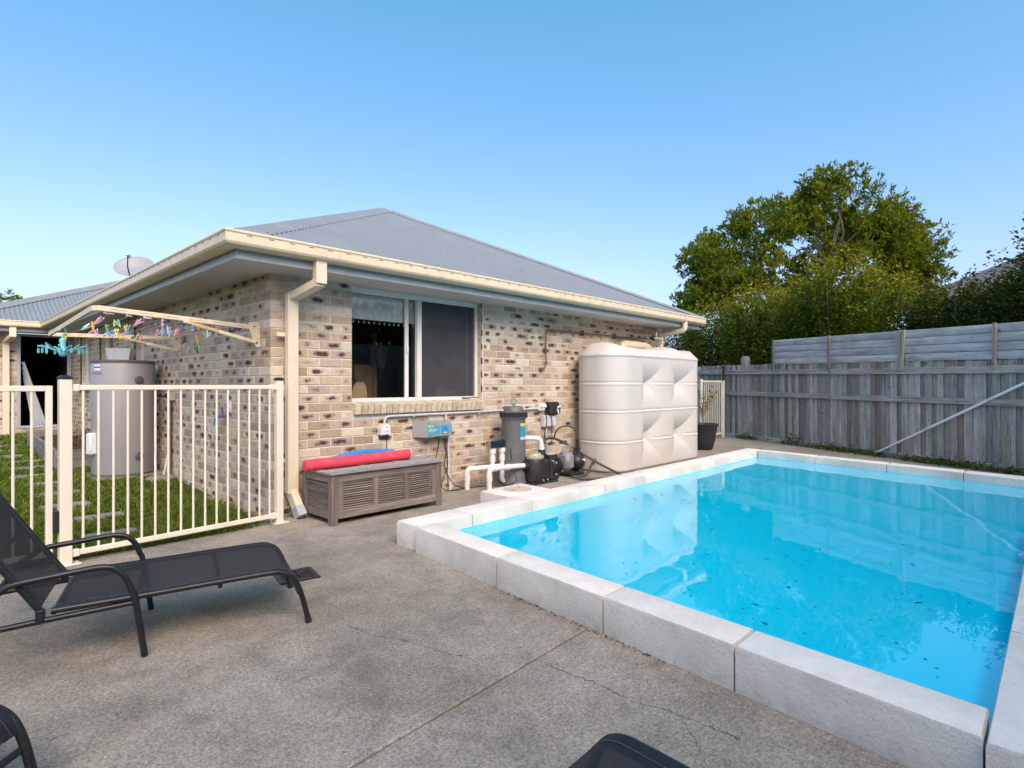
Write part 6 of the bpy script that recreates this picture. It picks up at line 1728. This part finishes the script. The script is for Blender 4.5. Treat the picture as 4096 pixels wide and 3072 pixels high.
# ================================================================ VEGETATION
def shrub(label, base, rad, top, n, mat, lean=.0, tipcol=.6, seed=0, leafs=(.05, .10), bottom=.5, depth=None):
    """dense upright shrub: shoots rise through an uneven mass and carry leaves towards their tips"""
    r_ = np.random.default_rng(seed); t = thing('hedge_shrub', label, 'shrub', (base[0], base[1], 0), 'hedge shrubs behind the paling fence')
    ns = int(190 * rad * rad) + 90
    a = r_.uniform(0, 2 * np.pi, ns); rr = np.sqrt(r_.uniform(0, 1, ns)) * rad
    bx = base[0] + np.cos(a) * rr; by = base[1] + np.sin(a) * rr
    th = top * (1 - .20 * (rr / rad) ** 2) + r_.normal(0, .16, ns) - .10 * top * (r_.random(ns) ** 2); th = np.minimum(th, top + .15)
    per = max(4, n // ns)
    t01 = r_.beta(1.25, 1.0, (ns, per)); z = bottom + (th[:, None] - bottom) * t01
    sp = .055 + .20 * (1 - t01) * r_.random((ns, per)) ; ang = r_.uniform(0, 2 * np.pi, (ns, per))
    out = (z / top) ** 2 * .10
    x = bx[:, None] + np.cos(a)[:, None] * out + np.cos(ang) * sp + .05 * np.sin(z * 4 + bx[:, None] * 7); y = by[:, None] + np.sin(a)[:, None] * out + np.sin(ang) * sp + .05 * np.cos(z * 5 + by[:, None] * 9)
    P = np.stack([x, y, z], -1).reshape(-1, 3); D = np.stack([np.cos(ang), np.sin(ang), .5 + r_.normal(0, .5, (ns, per))], -1).reshape(-1, 3)
    tip = (np.clip((t01 - .78) / .22, 0, 1) * np.clip((th[:, None] - top * .80) / (top * .2), 0, 1) * tipcol).reshape(-1)
    V, F, T = scatter_leaves(P, D, r_.uniform(leafs[0], leafs[1], len(P)), .55, tip)
    leaf_mesh('crown', V, F, T, mat, t)
    m = MB()
    for i in range(0, ns, max(1, ns // 26)):
        m.tube([(base[0] + (bx[i] - base[0]) * .35, base[1] + (by[i] - base[1]) * .35, -.16), (base[0] + (bx[i] - base[0]) * .8, base[1] + (by[i] - base[1]) * .8, th[i] * .45), (bx[i], by[i], th[i] * .93)], [.022, .014, .005], 5)
    m.build('stem', M['bark'], t, smooth=60)
    return t
def hs(s, off): p = FA + FU * s - FNv * off; return (p.x, p.y)
SH = [(-3.6, 1.4, 1.15, 3.05, 15000, 'leaf_dark', 'dark hedge shrub rising behind the far end of the house roof'),
      (-1.9, 1.3, 1.1, 3.60, 22000, 'leaf_hedge', 'green hedge shrub behind the tank and the side gate'),
      (-.3, 1.3, 1.05, 3.70, 22000, 'leaf_hedge', 'green hedge shrub above the round fence post'),
      (1.0, 1.25, .95, 3.55, 20000, 'leaf_hedge', 'green hedge shrub left of the tall sunlit shrub'),
      (2.1, 1.25, .85, 4.0, 20000, 'leaf_hedge', 'tallest hedge shrub with orange new tips'),
      (3.1, 1.2, .72, 3.45, 15000, 'leaf_hedge', 'yellow green hedge shrub beside the gap in the hedge'),
      (4.35, 1.3, .60, 2.95, 12000, 'leaf_dark', 'low dark shrub just right of the gap in the hedge'),
      (5.05, 1.25, .75, 3.05, 17000, 'leaf_dark', 'dark shrub in front of the neighbouring roof'),
      (6.05, 1.2, .85, 3.65, 21000, 'leaf_dark', 'tall dark shrub at the right edge of the hedge')]
for i, (s, off, rad, top, n_, mt, lb_) in enumerate(SH):
    shrub(lb_, hs(s, off), rad, top, n_, M[mt], seed=20 + i, tipcol=.9 if mt == 'leaf_hedge' else .45)
# loose sprays standing above the right-hand shrubs
# ---- big tree
def big_tree(label, base, lat, fw_, table, zbot, depth, ncl, per, mat, trunk_h, leafsz, seed, name='broad_tree', cat='tree', spread=.60):
    r_ = np.random.default_rng(seed); t = thing(name, label, cat, (base[0], base[1], -.16)); B = Vector((base[0], base[1], 0))
    us = np.array([p[0] for p in table]); ts = np.array([p[1] for p in table])
    C_ = []
    while len(C_) < ncl:
        u = r_.uniform(us[0] + .25, us[-1] - .25); top = np.interp(u, us, ts) - spread * .75; lo = zbot + .35 * abs(u) / us[-1] 
        if top < lo: continue
        z = lo + (top - lo) * r_.beta(1.15, 1.0); f_ = (1 - (u / (us[-1] * 1.15)) ** 2); w = r_.uniform(-1, 1) * depth * max(.3, f_)
        # keep more clusters near the outside of the crown
        e = max(abs(w) / depth, (z - lo) / (top - lo), abs(u) / us[-1])
        if r_.random() > .25 + .75 * e: continue
        if math.sin(u * 2.3 + 1.1) * math.cos(z * 2.6 + .4) + .5 * math.sin(w * 2.1 + u * 1.3 + seed) < -.38: continue
        C_.append(B + Vector(lat) * u + Vector(fw_) * w + Vector((0, 0, z)))
    m = MB(); top = B + Vector((.1, 0, trunk_h)); m.tube(smooth_pts([(B.x, B.y, -.16), (B.x + .08, B.y, trunk_h * .5), tuple(top)]), [.24 - .006 * i for i in range(13)], 10); m.build('trunk', M['bark'], t, smooth=60)
    m = MB(); NL = 9; ends = []
    for i in range(NL):                                           # main limbs, crooked, each feeding the clusters nearest to it
        a_ = 2 * math.pi * i / NL + r_.uniform(-.3, .3); st = B + Vector((0, 0, trunk_h * r_.uniform(.55, 1.0))); rr = abs(us[-1]) * r_.uniform(.35, .62)
        e = B + Vector(lat) * (math.cos(a_) * rr) + Vector(fw_) * (math.sin(a_) * depth * .6) + Vector((0, 0, trunk_h + r_.uniform(.4, 1.8)))
        q1 = st.lerp(e, .35) + Vector(r_.normal(0, .22, 3)); q2 = st.lerp(e, .7) + Vector(r_.normal(0, .22, 3)); pts = smooth_pts([st, q1, q2, e], 4)
        m.tube(pts, [.10 - .005 * j for j in range(len(pts))], 6); ends += [q2, e]
    for c in C_:
        if r_.random() < .45: continue
        st = min(ends, key=lambda q: (q - c).length); mid = st.lerp(c, .5) + Vector(r_.normal(0, .18, 3)); m.tube(smooth_pts([st, mid, c], 3), [.032 - .004 * j for j in range(7)], 4)
    m.build('limbs', M['bark'], t, smooth=60); bpy.data.objects[m_name(t, 'limbs')]["kind"] = 'stuff'
    P, D, T = [], [], []
    for c in C_:
        nt = per // 9
        for q in range(nt):                                       # tufts: leaves spreading from a twig end
            o = r_.normal(0, 1, 3); o /= np.linalg.norm(o); rad = spread * r_.random() ** .45; p = np.array(c) + o * rad * np.array([1, 1, .75])
            d0 = o * .7 + np.array([0, 0, .7]) + r_.normal(0, .3, 3)
            for j in range(9):
                P.append(p + r_.normal(0, .035, 3)); D.append(d0 + r_.normal(0, .75, 3)); T.append(max(0, min(1, (o[2] * .6 + o[0] * .2 + .1))) * r_.random())  # leaves on top and one side tinted yellow as painted sunlight
    P = np.array(P); V, F, Tt = scatter_leaves(P, np.array(D), r_.uniform(leafsz[0], leafsz[1], len(P)), .36, np.array(T)); leaf_mesh('crown', V, F, Tt, mat, t)
    return t
def m_name(t, nm):
    return [c.name for c in t.children if c.name.split('.')[0] == nm][0]
LAT = (rgt.x, rgt.y, 0); FWD = (fwd.x, fwd.y, 0)
big_tree('big broad leafy green tree standing behind the hedge', (18.2, .95), LAT, FWD, [(-4.1, 5.0), (-3.7, 5.9), (-2.8, 6.75), (-1.8, 7.3), (-1.3, 7.75), (-.3, 8.0), (.8, 7.9), (1.4, 7.8), (2.7, 7.3), (3.7, 6.6), (4.1, 6.0)], 3.4, 2.2, 215, 310, M['leaf_tree'], 3.6, (.09, .20), 3)
big_tree('small yellowish tree top showing above the far left roof', (-1.2, 25.5), LAT, FWD, [(-2.6, 4.0), (-1.2, 5.6), (0, 6.1), (1.2, 5.5), (2.4, 4.2)], 3.0, 1.5, 22, 200, M['leaf_tree'], 3.0, (.12, .2), 4, name='garden_tree')
# ---- neighbouring house seen over the right-hand shrubs
nh = thing('neighbour_house', 'neighbouring house with grey tiled roof behind the right shrubs', 'house', (31, -5, 0))
NB = Vector((30.1, -4.15, 0)); lv = Vector(LAT); fv = Vector(FWD)
def npt(a, b, z): q = NB + lv * a + fv * b; return (q.x, q.y, z)
m = MB(); vs = [npt(a, b, z) for z in (-.16, 5.35) for (a, b) in ((.6, .6), (10, .6), (10, 8), (.6, 8))]; m.add(vs, [(0, 1, 5, 4), (1, 2, 6, 5), (2, 3, 7, 6), (3, 0, 4, 7)]); m.build('wall', M['nb_wall'], nh)
m = MB(); NRW = 16
for k in range(NRW):                                             # courses of tiles stepping up the slopes
    f0, f1 = k / NRW, (k + 1) / NRW
    def ringp(f_, dz): h = 5.65 + 2.1 * f_ + dz; e = 4.0 * f_; return [npt(e, e, h), npt(10.6 - e, e, h), npt(10.6 - e, 8.6 - e * 1.05, h), npt(e, 8.6 - e * 1.05, h)]
    a = ringp(f0, .03); b = ringp(f1, 0.0); c = ringp(f0, -.02)
    m.add(a + b + c, [(i, (i + 1) % 4, 4 + (i + 1) % 4, 4 + i) for i in range(4)] + [(8 + i, 8 + (i + 1) % 4, (i + 1) % 4, i) for i in range(4)])
m.build('roof', M['tile_roof'], nh)
m = MB(); vs = [npt(a, b, z) for z in (5.45, 5.63) for (a, b) in ((-.05, -.05), (10.65, -.05), (10.65, 8.6), (-.05, 8.6))]; m.add(vs, [(0, 1, 5, 4), (1, 2, 6, 5), (2, 3, 7, 6), (3, 0, 4, 7), (0, 1, 2, 3)]); m.build('gutter', M['gutter'], nh)

# ---- behind the camera: the side boundary the window mirrors, its mirrored trees, and unseen dense ones added to block sky light
sf = thing('boundary_fence', 'paling fence behind the viewer mirrored in the window glass', 'fence', (4, -7.2, 0))
s = -6.0; k = 0
while s < 15:
    m = MB(); m.box((s + .075, -7.2 + (.008 if k % 2 else -.008), 1.1), (.158 if k % 2 else .14, .016, 2.25 + random.uniform(-.02, .02))); m.build('paling', M['paling'], sf, origin=(s, -7.2, 0)); s += .148; k += 1
for z in (.5, 1.30, 1.95): m = MB(); m.box((4.5, -7.16, z), (21, .045, .09)); m.build('rail', M['rail'], sf, origin=(4.5, -7.16, z))
def screen_tree(label, x0, x1, y, z0, topf, n, seed, dep=1.3, sz=(.22, .36)):
    r_ = np.random.default_rng(seed); t = thing('offscreen_tree', label, 'tree', ((x0 + x1) / 2, y, -.16), 'trees behind the viewer')
    x = r_.uniform(x0, x1, n); tt = topf(x); z = z0 + (tt - z0) * r_.random(n) ** .9; yy = y + r_.uniform(-dep, dep, n)
    V, F, T = scatter_leaves(np.stack([x, yy, z], 1), r_.normal(0, 1, (n, 3)), r_.uniform(sz[0], sz[1], n), .6, np.zeros(n)); leaf_mesh('crown', V, F, T, M['leaf_dark'], t)
    m = MB(); c = (x0 + x1) / 2; m.tube([(c, y, -.16), (c + .1, y, max(2.0, z0 * .6)), (c, y, z0 + 1.0)], [.2, .16, .1], 8)
    for k in range(5): m.tube([(c, y, z0 * .6 + .5), (x0 + (x1 - x0) * (k + .5) / 5, y, z0 + 1.2)], [.09, .04], 6)
    m.build('trunk', M['bark'], t, smooth=60)
screen_tree('unseen dense hedge added behind the viewer to block sky light, beside the patio', -8, -1.5, -9.6, .2, lambda x: 4.3 + .4 * np.sin(x * 2), 7000, 41)
screen_tree('unseen dense hedge added behind the viewer to block sky light, opposite the fence', -1.5, 4.6, -9.6, .2, lambda x: 4.3 + .4 * np.sin(x * 2.3), 7000, 42)
screen_tree('low hedge tree behind the viewer, mirrored in the window', 4.6, 13.0, -9.6, .2, lambda x: 3.35 + .2 * np.sin(x * 1.9), 9000, 43)
screen_tree('tall open tree behind the viewer, mirrored in the window', 4.6, 7.6, -11.5, 3.0, lambda x: 6.2 - .3 * (x - 6.1) ** 2, 1500, 45, 1.3, (.12, .2))
screen_tree('unseen tall dense tree added behind the viewer to block sky light, past the pool', 13.0, 19.0, -9.6, .2, lambda x: 6.0 + .4 * np.sin(x * 2), 8000, 46)

# ================================================================ FOREGROUND
# ---- sun lounger: local axes s (towards the foot), w (across), z
def lounger(label, O, ax, back=58, width=.57, backlen=.66):
    ax = Vector((ax[0], ax[1], 0)).normalized(); bx_ = Vector((-ax.y, ax.x, 0)); O = Vector((O[0], O[1], 0))
    t = thing('sun_lounger', label, 'sun lounger', tuple(O + ax * -.2 + bx_ * width / 2))
    W = lambda s, w, z: O + ax * s + bx_ * w + Vector((0, 0, z))
    rails = []
    for w in (0, width):
        pts = [(-.33, .262), (0, .268), (.30, .276), (.50, .280), (.565, .276), (.615, .250), (.645, .205), (.668, .14), (.70, .008)]
        m = MB(); m.tube([W(s, w, z) for s, z in smooth2(pts)], .0135, 12); r_ = m.build('seat_rail', M['sling'], t, smooth=60); rails.append(r_)
        pts = [(-.95, .20), (-.62, .208), (-.36, .226), (-.03, .243)]
        m = MB(); m.tube([W(s, w, z) for s, z in pts], .0125, 10); m.build('base_rail', M['sling'], t, smooth=60)
        pts = [(-.62, .215), (-.585, .27), (-.54, .335), (-.49, .372), (-.45, .395), (-.33, .408), (-.20, .420), (-.15, .420), (-.11, .408), (-.075, .372), (-.052, .315), (-.035, .26), (0, .006)]
        wo = w + (-.018 if w == 0 else .018)
        m = MB(); m.tube([W(s, wo, z) for s, z in smooth2(pts)], .0135, 12); m.build('armrest', M['sling'], t, smooth=60)
        m = MB(); m.tube([W(-.80, wo, .205), W(-.86, wo, .006)], .0135, 10); m.build('leg', M['sling'], t, smooth=60)
        m = MB(); q = W(-.365, w, .245); m.box((0, 0, 0), (.03, .034, .06), .006, Matrix.Translation(q) @ Matrix.Rotation(math.atan2(ax.y, ax.x), 4, 'Z')); m.build('hinge', M['sling'], t)
        m = MB(); m.cyl(W(.695, w, .03), W(.7005, w, .002), .0155, .0155, 10); m.build('foot_cap', M['cap_black'], t, smooth=40)
        ca, sa = math.cos(R(back)), math.sin(R(back))
        m = MB(); m.tube([W(-.362, w, .262), W(-.362 - ca * backlen * .6, w, .262 + sa * backlen * .6), W(-.362 - ca * backlen, w, .262 + sa * backlen)], .0135, 12); m.build('back_rail', M['sling'], t, smooth=60)
        m = MB(); m.tube([W(-.362 - ca * .30, w, .262 + sa * .30), W(-.362 - ca * .30 - .22, w, .21)], .008, 8); m.build('back_strut', M['sling'], t, smooth=60)
    for s, z in ((-.32, .255), (-.03, .235), (.30, .255), (.655, .16)):
        m = MB(); m.tube([W(s, 0, z), W(s, width, z)], .011, 10); m.build('cross_bar', M['sling'], t, smooth=60)
    m = MB(); m.tube([W(-.362 - ca * backlen, 0, .262 + sa * backlen), W(-.362 - ca * backlen, width, .262 + sa * backlen)], .0135, 12); m.build('cross_bar', M['sling'], t, smooth=60)
    # slings, sagging a little between the rails
    sp_ = smooth2([(-.315, .272), (0, .277), (.30, .285), (.50, .290), (.57, .286), (.622, .258), (.652, .21)])
    def seat(u, v):
        f_ = u * (len(sp_) - 1); i = min(len(sp_) - 2, int(f_)); s = sp_[i][0] + (sp_[i + 1][0] - sp_[i][0]) * (f_ - i); z = sp_[i][1] + (sp_[i + 1][1] - sp_[i][1]) * (f_ - i)
        sag = .022 * 4 * v * (1 - v) * min(1, (1 - u) * 6) * min(1, .25 + u * 6); return W(s, .004 + (width - .008) * v, z + .003 - sag)
    def backf(u, v):
        l = backlen * (.03 + .965 * u); off = .02 * 4 * v * (1 - v) * min(1, u * 6) * min(1, (1 - u) * 6)
        return W(-.362 - ca * l + sa * (.012 - off), .004 + (width - .008) * v, .262 + sa * l + ca * (.012 - off))
    m = MB(); m.grid(seat, 40, 14); m.build('seat_sling', M['fabric'], t, smooth=179, fix=False)
    m = MB(); m.grid(backf, 24, 14); m.build('back_sling', M['fabric'], t, smooth=179, fix=False)
    for fn_, n_ in ((seat, 110), (backf, 90)):
        for vv in (.055, .945):
            m = MB()
            for k in range(n_):
                a = fn_((k + .15) / n_, vv); b = fn_((k + .75) / n_, vv); up = Vector((0, 0, .0016)); m.bar(a + up, b + up, .0022, .0012)
            o = m.build('stitching', M['stitch'], t, fix=False); o["kind"] = 'stuff'
        for vv in ((.0, .10), (.90, 1.0)):
            m = MB(); m.grid(lambda u, v: fn_(u, vv[0] + (vv[1] - vv[0]) * v) + Vector((0, 0, -.002)), 40, 3); m.build('sling_sleeve', M['sleeve'], t, smooth=179, fix=False)
    return t
def smooth2(pts, n=5):
    return [(p.x, p.z) for p in smooth_pts([(a, 0, b) for a, b in pts], n)]
M['sleeve'] = plain('sling_sleeve', (.016, .018, .026), .55, .2, 10, .2, 300)
lounger('black sling sun lounger standing on the concrete before the cream fence', (-1.502, -2.184), (.96, -.28))
lounger('black sling sun lounger cut off at the bottom left corner', (-2.86, -2.90), (.69, -.72))
lounger('black sling sun lounger whose corner shows at the bottom edge by the pool', (-.945, -4.87), (.03, 1.0))
# ---- drain grate
dg = thing('drain_grate', 'square black drain grate set in the concrete by the lounger foot', 'drain grate', (-.55, -1.65, 0))
gc = Vector((-.55, -1.658, 0)); ga_ = Vector((.98, -.2, 0)).normalized(); gb_ = Vector((.2, .98, 0)); GS = .118
GMx = Matrix((ga_, gb_, Vector((0, 0, 1)))).transposed().to_4x4(); GMx.translation = gc
m = MB(); m.box((0, 0, .0015), (GS * 2, GS * 2, .002), 0, GMx); m.build('shade_plate', M['black_void'], dg)  # near-black plate painted for the shade below the grate
for s_ in (-1, 1):
    m = MB(); m.box((s_ * (GS - .012), 0, .006), (.024, GS * 2, .009), .002, GMx); m.build('frame', M['cap_black'], dg)
    m = MB(); m.box((0, s_ * (GS - .012), .006), (GS * 2 - .049, .024, .009), .002, GMx); m.build('frame', M['cap_black'], dg)
for q in (-1, 1):
    m = MB(); m.bar(GMx @ Vector((-GS + .02, q * (-GS + .02), .006)), GMx @ Vector((GS - .02, q * (GS - .02), .006)), .012, .008); m.build('bar', M['cap_black'], dg)
for k in range(-4, 5):
    if k == 0: continue
    m = MB(); e = abs(k) * .021
    m.box((k * .021, (GS - .02 + e) / 2, .006), (.009, max(.01, GS - .024 - e), .007), 0, GMx); m.build('bar', M['cap_black'], dg)
    m = MB(); m.box((k * .021, -(GS - .02 + e) / 2, .006), (.009, max(.01, GS - .024 - e), .007), 0, GMx); m.build('bar', M['cap_black'], dg)
    m = MB(); m.box(((GS - .02 + e) / 2, k * .021, .0062), (max(.01, GS - .024 - e), .009, .007), 0, GMx); m.build('bar', M['cap_black'], dg)
    m = MB(); m.box((-(GS - .02 + e) / 2, k * .021, .0062), (max(.01, GS - .024 - e), .009, .007), 0, GMx); m.build('bar', M['cap_black'], dg)
# ---- litter along the wall foot and bits on the concrete
m = MB()
for i in range(260):
    if i < 150:
        t = random.random(); y = -2.7 - 1.2 * t; x = xe(y) - abs(random.gauss(0, .02)) - .003; s_ = random.uniform(.003, .010)
    else: x = random.uniform(-2.2, .2); y = random.uniform(-4.8, -.6); s_ = random.uniform(.002, .006)
    if x > xe(y) - .002: continue
    a = random.random() * 6.28; ca, sa = math.cos(a) * s_, math.sin(a) * s_
    m.add([(x - ca, y - sa, .003), (x + sa * .4, y - ca * .4, .004), (x + ca, y + sa, .003), (x - sa * .4, y + ca * .4, .007)], [(0, 1, 2, 3)])
tag(m.build('leaf_litter', plain('litter', (.09, .06, .035), .9, .5, 60), fix=False), 'dark leaf litter gathered along the foot of the pool wall', 'litter', kind='stuff')
